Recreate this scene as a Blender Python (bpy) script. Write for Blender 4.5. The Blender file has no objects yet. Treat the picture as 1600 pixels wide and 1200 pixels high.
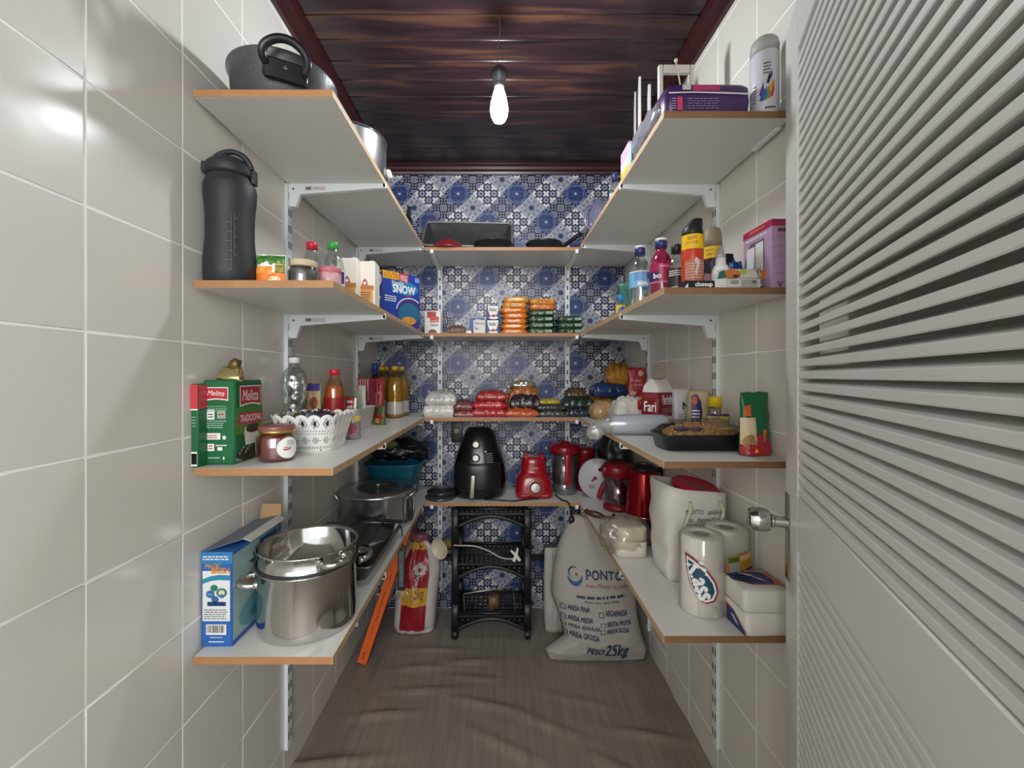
import bpy, bmesh, math, random
from mathutils import Vector, Matrix, noise
R = math.radians
F, CX, CY, CAM = 660.0, 780.0, 588.0, 1.24
C = bpy.context.scene.collection
scn = bpy.context.scene

# ------------------------------------------------------------------ camera, world, light, exposure
cam_d = bpy.data.cameras.new('camera')
cam_d.sensor_width = 36.0
cam_d.lens = 36.0 * F / 1600.0
cam_d.shift_x = (800 - CX) / 1600.0
cam_d.shift_y = (CY - 600) / 1600.0
cam_d.clip_start = 0.02
cam = bpy.data.objects.new('camera', cam_d)
cam.location = (0, 0, CAM)
cam.rotation_euler = (R(90), 0, 0)
C.objects.link(cam)
scn.camera = cam

w = bpy.data.worlds.new('world')
scn.world = w
w.use_nodes = True
w.node_tree.nodes['Background'].inputs[0].default_value = (0.93, 0.97, 1.0, 1)
w.node_tree.nodes['Background'].inputs[1].default_value = 0.62

wl = bpy.data.lights.new('kitchen_window_light', 'AREA')
wl.shape = 'RECTANGLE'
wl.size, wl.size_y = 1.5, 1.3
wl.energy = 22.0
wl.color = (1.0, 0.98, 0.95)
wlo = bpy.data.objects.new('kitchen_window_light', wl)
wlo.location = (-0.15, -1.9, CAM + 0.55)
wlo.rotation_euler = (R(80), 0, R(0))
C.objects.link(wlo)

scn.view_settings.view_transform = 'Standard'
scn.view_settings.look = 'None'
scn.view_settings.gamma = 1.0
scn.view_settings.use_curve_mapping = False
scn.view_settings.exposure = 1.25
BULB_STRENGTH = 105.0

# ------------------------------------------------------------------ helpers
def PX(px, d): return (px - CX) * d / F
def PZ(py, d): return CAM + (CY - py) * d / F
def lin(h):
    h = h.lstrip('#')
    o = []
    for i in (0, 2, 4):
        c = int(h[i:i + 2], 16) / 255.0
        o.append(c / 12.92 if c <= 0.04045 else ((c + 0.055) / 1.055) ** 2.4)
    return (o[0], o[1], o[2], 1.0)

_m = {}
def mat(hexc, rough=0.5, metal=0.0, n=0.06, sc=25.0, bump=0.0, bsc=80.0, spec=0.5, coat=0.0, emit=0.0, bd=0.002):
    """Procedural material: one colour broken up by fine noise, with optional relief."""
    key = (hexc, rough, metal, n, sc, bump, bsc, spec, coat, emit, bd)
    if key in _m: return _m[key]
    m = bpy.data.materials.new('surface_' + hexc.strip('#'))
    m.use_nodes = True
    nt = m.node_tree
    b = nt.nodes['Principled BSDF']
    col = lin(hexc)
    b.inputs['Roughness'].default_value = rough
    b.inputs['Metallic'].default_value = metal
    b.inputs['Specular IOR Level'].default_value = spec
    b.inputs['Coat Weight'].default_value = coat
    b.inputs['Base Color'].default_value = col
    tc = None
    if n > 0 or bump > 0:
        tc = nt.nodes.new('ShaderNodeTexCoord')
    if n > 0:
        t = nt.nodes.new('ShaderNodeTexNoise'); t.inputs['Scale'].default_value = sc; t.inputs['Detail'].default_value = 3
        nt.links.new(tc.outputs['Object'], t.inputs['Vector'])
        mx = nt.nodes.new('ShaderNodeMix'); mx.data_type = 'RGBA'
        mx.inputs[6].default_value = tuple(c * (1 - n) for c in col[:3]) + (1,)
        mx.inputs[7].default_value = tuple(min(1, c * (1 + n)) for c in col[:3]) + (1,)
        nt.links.new(t.outputs['Fac'], mx.inputs[0])
        nt.links.new(mx.outputs[2], b.inputs['Base Color'])
    if bump > 0:
        t2 = nt.nodes.new('ShaderNodeTexNoise'); t2.inputs['Scale'].default_value = bsc; t2.inputs['Detail'].default_value = 2
        nt.links.new(tc.outputs['Object'], t2.inputs['Vector'])
        bp = nt.nodes.new('ShaderNodeBump'); bp.inputs['Strength'].default_value = bump; bp.inputs['Distance'].default_value = bd
        nt.links.new(t2.outputs['Fac'], bp.inputs['Height'])
        nt.links.new(bp.outputs[0], b.inputs['Normal'])
    if emit > 0:
        b.inputs['Emission Color'].default_value = col
        b.inputs['Emission Strength'].default_value = emit
    _m[key] = m
    return m

def bagmat(hexc, n=.2, sc=30, rough=.22):
    return mat(hexc, rough, 0.0, n, sc, .9, 38, .5, .35, 0.0, .006)

def clear(hexc='f4f8f8', gloss=0.16, rough=0.06, haze=0.0):
    """Thin clear plastic or film: tinted transparency, a fresnel gloss and an optional milky haze."""
    key = ('clear', hexc, gloss, rough, haze)
    if key in _m: return _m[key]
    m = bpy.data.materials.new('clear_' + hexc)
    m.use_nodes = True
    nt = m.node_tree
    nt.nodes.remove(nt.nodes['Principled BSDF'])
    out = nt.nodes['Material Output']
    tr = nt.nodes.new('ShaderNodeBsdfTransparent'); tr.inputs[0].default_value = lin(hexc)
    gl = nt.nodes.new('ShaderNodeBsdfGlossy'); gl.inputs['Roughness'].default_value = rough
    gl.inputs['Color'].default_value = (0.9, 0.9, 0.9, 1)
    lw = nt.nodes.new('ShaderNodeLayerWeight'); lw.inputs[0].default_value = 0.35
    ma = nt.nodes.new('ShaderNodeMath'); ma.operation = 'MULTIPLY_ADD'
    ma.inputs[1].default_value = 0.30; ma.inputs[2].default_value = gloss
    nt.links.new(lw.outputs['Fresnel'], ma.inputs[0])
    mx = nt.nodes.new('ShaderNodeMixShader')
    nt.links.new(ma.outputs[0], mx.inputs[0])
    base = tr.outputs[0]
    if haze > 0:
        df = nt.nodes.new('ShaderNodeBsdfDiffuse'); df.inputs[0].default_value = lin(hexc)
        m2 = nt.nodes.new('ShaderNodeMixShader'); m2.inputs[0].default_value = haze
        nt.links.new(tr.outputs[0], m2.inputs[1]); nt.links.new(df.outputs[0], m2.inputs[2])
        base = m2.outputs[0]
    nt.links.new(base, mx.inputs[1]); nt.links.new(gl.outputs[0], mx.inputs[2])
    nt.links.new(mx.outputs[0], out.inputs[0])
    _m[key] = m
    return m

def thing(name, label, cat, loc, rz=0.0, group=None):
    o = bpy.data.objects.new(name, None); C.objects.link(o)
    o.location = loc; o.rotation_euler = (0, 0, rz); o.empty_display_size = 0.02
    o['label'] = label; o['category'] = cat
    if group: o['group'] = group
    return o

def tag(o, label, cat, group=None):
    o['label'] = label; o['category'] = cat
    if group: o['group'] = group
    return o

def obj(name, bm, m, parent=None, smooth=True, ang=38, stuff=False, loc=None):
    if smooth:
        for f in bm.faces: f.smooth = True
        ca = R(ang)
        for e in bm.edges:
            if len(e.link_faces) == 2 and e.calc_face_angle(0) > ca: e.smooth = False
    me = bpy.data.meshes.new(name)
    bm.to_mesh(me); bm.free()
    if m is not None: me.materials.append(m)
    o = bpy.data.objects.new(name, me); C.objects.link(o)
    if parent is not None: o.parent = parent
    if loc is not None: o.location = loc
    if stuff: o['kind'] = 'stuff'
    return o

def struct(name, bm, m, parent=None, **k):
    o = obj(name, bm, m, parent, **k)
    if parent is None: o['kind'] = 'structure'
    return o

def dup_tree(root, loc=None, rz=None, label=None):
    r = root.copy(); C.objects.link(r)
    if loc is not None: r.location = loc
    if rz is not None: r.rotation_euler = (0, 0, rz)
    if label: r['label'] = label
    for ch in list(root.children):
        c = ch.copy(); C.objects.link(c); c.parent = r
        for g in list(ch.children):
            q = g.copy(); C.objects.link(q); q.parent = c
    return r

# ---- mesh builders
def box(x0, x1, y0, y1, z0, z1, bev=0.0, seg=1, bm=None):
    own = bm is None
    if own: bm = bmesh.new()
    v = [bm.verts.new((x, y, z)) for x in (x0, x1) for y in (y0, y1) for z in (z0, z1)]
    fs = [(0, 1, 3, 2), (4, 6, 7, 5), (0, 4, 5, 1), (2, 3, 7, 6), (0, 2, 6, 4), (1, 5, 7, 3)]
    nf = [bm.faces.new([v[i] for i in f]) for f in fs]
    if bev > 0:
        ed = {e for f in nf for e in f.edges}
        bmesh.ops.bevel(bm, geom=list(ed), offset=bev, segments=seg, affect='EDGES', profile=0.6)
    return bm

def rings_surface(bm, rings, cap0=True, cap1=True):
    n = len(rings[0])
    for a, b in zip(rings[:-1], rings[1:]):
        for i in range(n):
            j = (i + 1) % n
            bm.faces.new((a[i], a[j], b[j], b[i]))
    if cap0: bm.faces.new(list(reversed(rings[0])))
    if cap1: bm.faces.new(rings[-1])

def loft(secs, seg=32, cap0=True, cap1=True, bm=None, wob=None):
    """secs: (z, rx, ry, p, ox, oy) superellipse rings, p = 2 round, 6 boxy."""
    if bm is None: bm = bmesh.new()
    rings = []
    for s in secs:
        z, rx, ry = s[0], s[1], s[2]
        p = s[3] if len(s) > 3 else 2.0
        ox = s[4] if len(s) > 4 else 0.0
        oy = s[5] if len(s) > 5 else 0.0
        r = []
        for i in range(seg):
            a = 2 * math.pi * i / seg
            c, sn = math.cos(a), math.sin(a)
            x = math.copysign(abs(c) ** (2 / p), c) * rx + ox
            y = math.copysign(abs(sn) ** (2 / p), sn) * ry + oy
            v = Vector((x, y, z))
            if wob: v = wob(v)
            r.append(bm.verts.new(v))
        rings.append(r)
    rings_surface(bm, rings, cap0, cap1)
    return bm

def lathe(prof, seg=28, cap0=True, cap1=True, bm=None, ox=0, oy=0):
    return loft([(z, r, r, 2, ox, oy) for r, z in prof], seg, cap0, cap1, bm)

def tube(pts, r, seg=8, closed=False, bm=None):
    if bm is None: bm = bmesh.new()
    pts = [Vector(p) for p in pts]
    n = len(pts)
    rings = []
    up = None
    for i in range(n):
        if closed: t = pts[(i + 1) % n] - pts[i - 1]
        elif i == 0: t = pts[1] - pts[0]
        elif i == n - 1: t = pts[-1] - pts[-2]
        else: t = pts[i + 1] - pts[i - 1]
        t.normalize()
        if up is None:
            up = Vector((0, 0, 1)) if abs(t.z) < 0.9 else Vector((1, 0, 0))
        s = t.cross(up); s.normalize()
        up = s.cross(t); up.normalize()
        rr = r[i] if isinstance(r, (list, tuple)) else r
        rings.append([bm.verts.new(pts[i] + s * math.cos(2 * math.pi * k / seg) * rr + up * math.sin(2 * math.pi * k / seg) * rr) for k in range(seg)])
    if closed:
        rings_surface(bm, rings + [rings[0]], False, False)
    else:
        rings_surface(bm, rings)
    return bm

def spline(pts, n=8):
    P = [Vector(p) for p in pts]
    P = [P[0] * 2 - P[1]] + P + [P[-1] * 2 - P[-2]]
    o = []
    for i in range(1, len(P) - 2):
        a, b, c, d = P[i - 1:i + 3]
        for k in range(n):
            t = k / n
            o.append(0.5 * ((2 * b) + (c - a) * t + (2 * a - 5 * b + 4 * c - d) * t * t + (3 * b - a - 3 * c + d) * t ** 3))
    o.append(P[-2])
    return o

def prism(poly, y0, y1, bm=None):
    """poly in XZ extruded along Y."""
    if bm is None: bm = bmesh.new()
    a = [bm.verts.new((x, y0, z)) for x, z in poly]
    b = [bm.verts.new((x, y1, z)) for x, z in poly]
    bm.faces.new(a); bm.faces.new(list(reversed(b)))
    n = len(poly)
    for i in range(n):
        j = (i + 1) % n
        bm.faces.new((a[j], a[i], b[i], b[j]))
    bmesh.ops.recalc_face_normals(bm, faces=bm.faces)
    return bm

def pillow(wd, ln, h, seed=1, amp=0.12, nx=30, ny=22, p=7, flat=0.45, ff=4.0, sag=0.34):
    """A lying filled bag: w along X, l along Y, height h, seam round the rim at flat*h, crumpled by noise."""
    bm = bmesh.new()
    rnd = random.Random(seed)
    off = Vector((rnd.random() * 50, rnd.random() * 50, rnd.random() * 50))
    top, bot = {}, {}
    for i in range(nx + 1):
        for j in range(ny + 1):
            x, y = -1 + 2 * i / nx, -1 + 2 * j / ny
            k = max(0.0, (1 - abs(x) ** p) * (1 - abs(y) ** p)) ** sag
            q = Vector((x * wd, y * ln, 0)) * (ff / max(wd, ln)) + off
            nz = 0.9 * noise.noise(q) + 0.55 - 1.5 * abs(noise.noise(q * 1.7)) + 0.5 * noise.noise(q * 3.1) - 0.5 * abs(noise.noise(q * 4.3))
            ex = x * wd / 2 * (1 + 0.04 * noise.noise(q * 1.5 + Vector((9, 0, 0))))
            ey = y * ln / 2 * (1 + 0.04 * noise.noise(q * 1.5 + Vector((0, 9, 0))))
            zt = h * (flat + (1 - flat) * k * (1 + amp * nz) + amp * 0.25 * nz)
            rim = i in (0, nx) or j in (0, ny)
            top[i, j] = bm.verts.new((ex, ey, zt))
            if rim: bot[i, j] = top[i, j]
            else: bot[i, j] = bm.verts.new((ex, ey, max(0.0, h * flat * (1 - min(1, k * 1.5)))))
    for i in range(nx):
        for j in range(ny):
            bm.faces.new((top[i, j], top[i + 1, j], top[i + 1, j + 1], top[i, j + 1]))
            q = (bot[i, j], bot[i, j + 1], bot[i + 1, j + 1], bot[i + 1, j])
            bm.faces.new(q)
    return bm

def crumple(rx, ry, h, seed=1, amp=0.25, sub=3, ff=3.0):
    """Crumpled plastic: a displaced ball flattened on its underside."""
    bm = bmesh.new()
    bmesh.ops.create_icosphere(bm, subdivisions=sub, radius=1)
    off = Vector((seed * 7.3, seed * 3.1, seed * 5.7))
    for v in bm.verts:
        d = v.co.normalized()
        s = 1 + 0.6 * amp * noise.noise(d * ff * .6 + off) - amp * 0.7 * abs(noise.noise(d * ff * 1.1 + off)) - amp * .3 * abs(noise.noise(d * ff * 2.6 + off)) + amp * 0.15
        z = d.z * s
        z = (z + 1) / 2 if z > -0.75 else 0.02
        v.co = Vector((d.x * s * rx, d.y * s * ry, max(0, z) * h))
    return bm

# ---- printable surfaces: S(u, v) -> point, u across, v up as one faces the surface
class Surf:
    def __init__(s, fn, W, H, flat=False): s.fn, s.W, s.H, s.flat = fn, W, H, flat
    def p(s, u, v, off=0.0):
        a = s.fn(u, v)
        if off == 0: return a
        e = 0.004
        du = s.fn(u + e, v) - s.fn(u - e, v); dv = s.fn(u, v + e) - s.fn(u, v - e)
        n = du.cross(dv)
        if n.length < 1e-12: return a
        return a + n.normalized() * off

def boxS(face, w_, dp, h, z0=0.0):
    if face == 'F': return Surf(lambda u, v: Vector((-w_ / 2 + u * w_, -dp / 2, z0 + v * h)), w_, h, True)
    if face == 'R': return Surf(lambda u, v: Vector((w_ / 2, -dp / 2 + u * dp, z0 + v * h)), dp, h, True)
    if face == 'L': return Surf(lambda u, v: Vector((-w_ / 2, dp / 2 - u * dp, z0 + v * h)), dp, h, True)
    return Surf(lambda u, v: Vector((-w_ / 2 + u * w_, -dp / 2 + v * dp, z0 + h)), w_, dp, True)

def cylS(r0, r1, z0, z1, a0=0.0, span=R(170)):
    def fn(u, v):
        a = a0 + (u - 0.5) * span
        r = r0 + (r1 - r0) * v
        return Vector((r * math.sin(a), -r * math.cos(a), z0 + (z1 - z0) * v))
    return Surf(fn, span * (r0 + r1) / 2, z1 - z0)

def decal(par, S, u0, u1, v0, v1, m, name='printed_label', nu=1, nv=1, off=0.0006, shape=None):
    bm = bmesh.new()
    if shape == 'oval':
        c = bm.verts.new(S.p((u0 + u1) / 2, (v0 + v1) / 2, off))
        prev = None; rings = []
        for k in (0.5, 1.0):
            rings.append([bm.verts.new(S.p((u0 + u1) / 2 + k * math.cos(a) * (u1 - u0) / 2, (v0 + v1) / 2 + k * math.sin(a) * (v1 - v0) / 2, off))
                          for a in [2 * math.pi * i / 28 for i in range(28)]])
        for i in range(28):
            j = (i + 1) % 28
            bm.faces.new((c, rings[0][i], rings[0][j]))
            bm.faces.new((rings[0][i], rings[1][i], rings[1][j], rings[0][j]))
    elif shape:
        bm.faces.new([bm.verts.new((u0 + (u1 - u0) * a, v0 + (v1 - v0) * b, 0)) for a, b in shape])
        if not S.flat:
            bmesh.ops.triangulate(bm, faces=bm.faces)
            for _ in range(2): bmesh.ops.subdivide_edges(bm, edges=bm.edges, cuts=1, use_grid_fill=True)
        for v in bm.verts: v.co = S.p(v.co.x, v.co.y, off)
    else:
        g = [[bm.verts.new(S.p(u0 + (u1 - u0) * i / nu, v0 + (v1 - v0) * j / nv, off)) for i in range(nu + 1)] for j in range(nv + 1)]
        for j in range(nv):
            for i in range(nu):
                bm.faces.new((g[j][i], g[j][i + 1], g[j + 1][i + 1], g[j + 1][i]))
    return obj(name, bm, m, par, smooth=True)

_t = {}
def _text(txt):
    if txt not in _t:
        cu = bpy.data.curves.new('lettering', 'FONT'); cu.body = txt; cu.size = 1.0; cu.resolution_u = 2
        o = bpy.data.objects.new('lettering_tmp', cu)
        me = o.to_mesh()
        vs = [v.co.copy() for v in me.vertices]; fs = [tuple(p.vertices) for p in me.polygons]
        o.to_mesh_clear()
        bpy.data.objects.remove(o); bpy.data.curves.remove(cu)
        if vs:
            x0 = min(v.x for v in vs); x1 = max(v.x for v in vs); y0 = min(v.y for v in vs); y1 = max(v.y for v in vs)
        else: x0 = y0 = 0; x1 = y1 = 1
        _t[txt] = ([(v.x - (x0 + x1) / 2, v.y - (y0 + y1) / 2) for v in vs], fs, x1 - x0, y1 - y0)
    return _t[txt]

def lettering(par, S, txt, u, v, width, m, rot=0.0, off=0.0011, hs=1.0, slant=0.0, bold=0.0, name='lettering'):
    """txt centred on (u, v) of S, its printed width in metres; hs stretches its height."""
    vs, fs, tw, th = _text(txt)
    k = width / tw
    bm = bmesh.new()
    c, s = math.cos(rot), math.sin(rot)
    reps = [(0, 0)] if not bold else [(-bold, 0), (bold, 0), (0, bold), (0, -bold)]
    for ri, (bx, by) in enumerate(reps):
        bv = []
        for x, y in vs:
            x = (x + slant * y) * k + bx; y = y * k * hs + by
            bv.append(bm.verts.new(S.p(u + (x * c - y * s) / S.W, v + (x * s + y * c) / S.H, off + ri * 0.00002)))
        for f in fs:
            try: bm.faces.new([bv[i] for i in f])
            except ValueError: pass
    return obj(name, bm, m, par, smooth=False)

def fine_print(par, S, u0, u1, v0, v1, n, m, seed=1, fill=0.45, name='fine_print'):
    bm = bmesh.new(); rnd = random.Random(seed)
    for i in range(n):
        v = v1 - (v1 - v0) * (i + 0.5) / n; hv = (v1 - v0) / n * fill / 2
        u = u0
        end = u1 - (u1 - u0) * rnd.random() * 0.25
        while u < end:
            l = (u1 - u0) * (0.06 + 0.12 * rnd.random())
            e = min(u + l, end)
            bm.faces.new([bm.verts.new(S.p(a, b, 0.0010)) for a, b in ((u, v - hv), (e, v - hv), (e, v + hv), (u, v + hv))])
            u = e + (u1 - u0) * 0.03
    return obj(name, bm, m, par, smooth=False)

WHITE_INK = '#efeeea'; BLACK_INK = '#141416'
def barcode(par, S, u0, u1, v0, v1, seed=3, vertical=False):
    decal(par, S, u0, u1, v0, v1, mat('#e9e7e2', 0.6), 'barcode_label')
    bm = bmesh.new(); rnd = random.Random(seed)
    t = 0.06
    while t < 0.92:
        l = 0.015 + 0.035 * rnd.random()
        if vertical: q = ((u0 + (u1 - u0) * 0.1, v0 + (v1 - v0) * t), (u0 + (u1 - u0) * 0.9, v0 + (v1 - v0) * t), (u0 + (u1 - u0) * 0.9, v0 + (v1 - v0) * (t + l)), (u0 + (u1 - u0) * 0.1, v0 + (v1 - v0) * (t + l)))
        else: q = ((u0 + (u1 - u0) * t, v0 + (v1 - v0) * 0.2), (u0 + (u1 - u0) * (t + l), v0 + (v1 - v0) * 0.2), (u0 + (u1 - u0) * (t + l), v0 + (v1 - v0) * 0.92), (u0 + (u1 - u0) * t, v0 + (v1 - v0) * 0.92))
        bm.faces.new([bm.verts.new(S.p(a, b, 0.0010)) for a, b in q])
        t += l + 0.02 + 0.03 * rnd.random()
    return obj('barcode', bm, mat(BLACK_INK, 0.7), par, smooth=False)

L1, L2, L3, L4 = CAM + 0.605, CAM + 0.203, CAM - 0.194, CAM - 0.592
XL, XR, YB = -0.655, 0.675, 2.264          # wall faces
IL, IR, YS = -0.352, 0.376, 1.978          # inner shelf edges, front edge of the back shelves
FL, FR = 0.892, 0.964                      # front ends of the side shelves
CEIL = CAM + 1.118
# ------------------------------------------------------------------ shader expression nodes
class E:
    nt = None
    def __init__(s, k): s.k = k
    @staticmethod
    def op(o, *a):
        n = E.nt.nodes.new('ShaderNodeMath'); n.operation = o
        for i, x in enumerate(a):
            if isinstance(x, E): E.nt.links.new(x.k, n.inputs[i])
            else: n.inputs[i].default_value = x
        return E(n.outputs[0])
    def __add__(s, o): return E.op('ADD', s, o)
    def __radd__(s, o): return E.op('ADD', o, s)
    def __sub__(s, o): return E.op('SUBTRACT', s, o)
    def __rsub__(s, o): return E.op('SUBTRACT', o, s)
    def __mul__(s, o): return E.op('MULTIPLY', s, o)
    def __rmul__(s, o): return E.op('MULTIPLY', o, s)
    def __lt__(s, o): return E.op('LESS_THAN', s, o)
    def __gt__(s, o): return E.op('GREATER_THAN', s, o)
    def abs(s): return E.op('ABSOLUTE', s)
def emin(a, b): return E.op('MINIMUM', a, b)
def emax(a, b): return E.op('MAXIMUM', a, b)
def hyp(a, b): return E.op('SQRT', a * a + b * b)
def band(x, lo, hi): return (x > lo) * (x < hi)

def tile_print(kind):
    m = bpy.data.materials.new('blue_print_' + kind)
    m.use_nodes = True
    nt = m.node_tree; E.nt = nt
    b = nt.nodes['Principled BSDF']; b.inputs['Roughness'].default_value = 0.38
    tc = nt.nodes.new('ShaderNodeTexCoord'); sp = nt.nodes.new('ShaderNodeSeparateXYZ')
    nt.links.new(tc.outputs['Object'], sp.inputs[0])
    x = E(sp.outputs[0]) * (1 / 0.0786); y = E(sp.outputs[2]) * (1 / 0.0757)
    X, Y = x.abs(), y.abs()
    mx, mn = emax(X, Y), emin(X, Y)
    r = hyp(X, Y); dd = (X - Y).abs(); s1 = X + Y
    ang = E.op('ARCTAN2', y, x)
    layers = []
    W, NAVY, MID, GREY = (0.82, 0.83, 0.84), (0.010, 0.014, 0.045), (0.028, 0.052, 0.17), (0.33, 0.345, 0.405)
    def xshape(cx, cy, w_, l_):
        ax, ay = (mx - cx).abs(), (mn - cy).abs()
        return ((ax - ay).abs() < w_) * (emax(ax, ay) < l_)
    if kind == 'blue':
        base = MID
        sq = E.op('POWER', E.op('POWER', X, 3.5) + E.op('POWER', Y, 3.5), 1 / 3.5)
        lobe = sq + 0.035 * E.op('COSINE', ang * 8.0)
        layers.append((lobe > 0.60, (0.010, 0.015, 0.05)))
        layers.append((band(lobe, 0.545, 0.605), (0.17, 0.22, 0.42)))
        for cx, cy in ((0.30, 0.30), (0.34, 0.0), (0.0, 0.34)):
            layers.append((hyp(X - cx, Y - cy) < 0.085, (0.014, 0.024, 0.09)))
        layers.append((s1 < 0.12, (0.36, 0.41, 0.58)))
        layers.append((band(hyp(mx - 0.80, mn), 0.10, 0.15), (0.20, 0.25, 0.44)))
    elif kind == 'grey':
        base = GREY
        pet = E.op('COSINE', ang * 8.0)
        layers.append((band(r, 0.20, 0.60) * (pet < -0.78), (0.13, 0.14, 0.20)))
        layers.append((band(r + 0.05 * pet, 0.46, 0.49), (0.16, 0.17, 0.23)))
        layers.append((band(hyp(mx - 0.66, mn), 0.10, 0.16), (0.50, 0.51, 0.54)))
        layers.append((hyp(mx - 0.66, mn) < 0.07, (0.13, 0.14, 0.22)))
        layers.append((band(s1, 0.94, 0.97), (0.18, 0.19, 0.26)))
        layers.append((r < 0.19, (0.035, 0.05, 0.14)))
        layers.append((r < 0.08, (0.010, 0.014, 0.05)))
    elif kind == 'cross':
        base = (0.009, 0.014, 0.050)
        q = hyp(mx - 0.45, mn)
        qa = E.op('ARCTAN2', mn, mx - 0.45)
        layers.append((q + 0.022 * E.op('COSINE', qa * 8.0) < 0.185, (0.31, 0.33, 0.42)))
        layers.append((q < 0.07, (0.006, 0.008, 0.03)))
        for cx, cy in ((0, 0), (0.45, 0.45), (0.90, 0)):
            layers.append((xshape(cx, cy, 0.105, 0.195), W))
            layers.append((xshape(cx, cy, 0.018, 0.175), (0.26, 0.22, 0.12)))
    else:
        base = (0.009, 0.014, 0.050)
        ln = (0.50, 0.53, 0.62)
        for cx, cy in ((0, 0), (0.48, 0.48), (0.96, 0)):
            ax, ay = (mx - cx).abs(), (mn - cy).abs()
            sq = E.op('POWER', E.op('POWER', ax, 4.0) + E.op('POWER', ay, 4.0), 0.25)
            layers.append((band(sq, 0.19, 0.225), ln))
            layers.append((band(hyp(ax - 0.075, ay - 0.075), 0.035, 0.062), ln))
        ax, ay = (mx - 0.48).abs(), mn
        layers.append((((ax - ay).abs() < 0.05) * band(emax(ax, ay), 0.075, 0.17), ln))
        layers.append((((ax - ay).abs() < 0.022) * band(emax(ax, ay), 0.09, 0.155), (0.02, 0.025, 0.06)))
    cur = nt.nodes.new('ShaderNodeRGB'); cur.outputs[0].default_value = base + (1,)
    o = cur.outputs[0]
    for msk, col in layers:
        mxn = nt.nodes.new('ShaderNodeMix'); mxn.data_type = 'RGBA'
        nt.links.new(msk.k, mxn.inputs[0]); nt.links.new(o, mxn.inputs[6]); mxn.inputs[7].default_value = col + (1,)
        o = mxn.outputs[2]
    nt.links.new(o, b.inputs['Base Color'])
    return m

# ------------------------------------------------------------------ walls with their tiles
def tile_mat(name, hexc, rough):
    m = bpy.data.materials.new(name); m.use_nodes = True
    nt = m.node_tree; b = nt.nodes['Principled BSDF']
    b.inputs['Roughness'].default_value = rough
    tc = nt.nodes.new('ShaderNodeTexCoord'); oi = nt.nodes.new('ShaderNodeObjectInfo')
    t = nt.nodes.new('ShaderNodeTexNoise'); t.inputs['Scale'].default_value = 9
    nt.links.new(tc.outputs['Object'], t.inputs['Vector'])
    c = lin(hexc)
    mx = nt.nodes.new('ShaderNodeMix'); mx.data_type = 'RGBA'
    mx.inputs[6].default_value = tuple(x * 0.965 for x in c[:3]) + (1,); mx.inputs[7].default_value = c
    nt.links.new(oi.outputs['Random'], mx.inputs[0]); nt.links.new(mx.outputs[2], b.inputs['Base Color'])
    bp = nt.nodes.new('ShaderNodeBump'); bp.inputs['Strength'].default_value = 0.25; bp.inputs['Distance'].default_value = 0.002
    nt.links.new(t.outputs['Fac'], bp.inputs['Height']); nt.links.new(bp.outputs[0], b.inputs['Normal'])
    return m
TILE = tile_mat('glazed_tile', '#e0dcd3', 0.20)
GROUT = mat('#fbfaf6', 0.8, n=0.02)

def side_wall(name, xf, sgn, ys, zs, y0, y1):
    """xf = tile face; sgn = +1 when the room lies on the +X side. Tiles between the joint lines ys, zs."""
    xb = xf - sgn * 0.0009
    a, b_ = sorted((xb, xb - sgn * 0.1))
    wl_ = struct(name, box(a, b_, y0, y1, -0.05, CEIL + 0.1), GROUT, smooth=False)
    cache = {}
    rnd = random.Random(5)
    for i in range(len(ys) - 1):
        for j in range(len(zs) - 1):
            dy, dz = ys[i + 1] - ys[i] - 0.0032, zs[j + 1] - zs[j] - 0.0032
            key = (round(dy, 4), round(dz, 4))
            if key not in cache:
                bm = box(-0.006, 0.0, -dy / 2, dy / 2, -dz / 2, dz / 2, 0.0012)
                t = obj('tile', bm, TILE, wl_); cache[key] = t.data
            else:
                t = bpy.data.objects.new('tile', cache[key]); C.objects.link(t); t.parent = wl_
            t.location = (xf, (ys[i] + ys[i + 1]) / 2, (zs[j] + zs[j + 1]) / 2)
            rz = 0.0 if sgn > 0 else math.pi
            t.rotation_euler = (0, R(0.12) * rnd.uniform(-1, 1), rz + R(0.12) * rnd.uniform(-1, 1))
    return wl_
zrows = [0.0] + [CAM + 0.071 + 0.199 * k for k in range(-6, 6)] + [CEIL]
ycl = [-0.45] + [0.668 + 0.205 * k for k in range(-4, 8)] + [YB]
side_wall('wall_left', XL, 1, ycl, zrows, -0.45, YB + 0.1)
ycr = [0.18] + [1.108 + 0.197 * k for k in range(-3, 6)] + [YB]
zrr = [0.0] + [CAM - 0.136 + 0.199 * k for k in range(-5, 7)] + [CEIL]
side_wall('wall_right', XR, -1, ycr, zrr, 0.17, YB + 0.1)

struct('wall_front', box(0.315, XR + 0.1, 0.10, 0.18, -0.05, CEIL + 0.1), mat('#d8d6d0', 0.6), smooth=False)  # unseen wall at the hinge side, added to keep the space behind the door dark
wb = struct('wall_back', box(XL - 0.1, XR + 0.1, YB + 0.0012, YB + 0.1, -0.05, CEIL + 0.1), mat('#c9cbd2', 0.8), smooth=False)
prints = {k: tile_print(k) for k in ('blue', 'grey', 'cross', 'navy')}
HX, HZ = 0.0786, 0.0757
def clip_poly(poly, x0, x1, z0, z1):
    for ax, lim, sg in ((0, x0, 1), (0, x1, -1), (1, z0, 1), (1, z1, -1)):
        out = []
        for i in range(len(poly)):
            a, b_ = poly[i - 1], poly[i]
            ia, ib = (a[ax] - lim) * sg >= 0, (b_[ax] - lim) * sg >= 0
            if ia != ib:
                t = (lim - a[ax]) / (b_[ax] - a[ax])
                out.append((a[0] + (b_[0] - a[0]) * t, a[1] + (b_[1] - a[1]) * t))
            if ib: out.append(b_)
        poly = out
        if not poly: return []
    return poly
_full = {}
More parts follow.
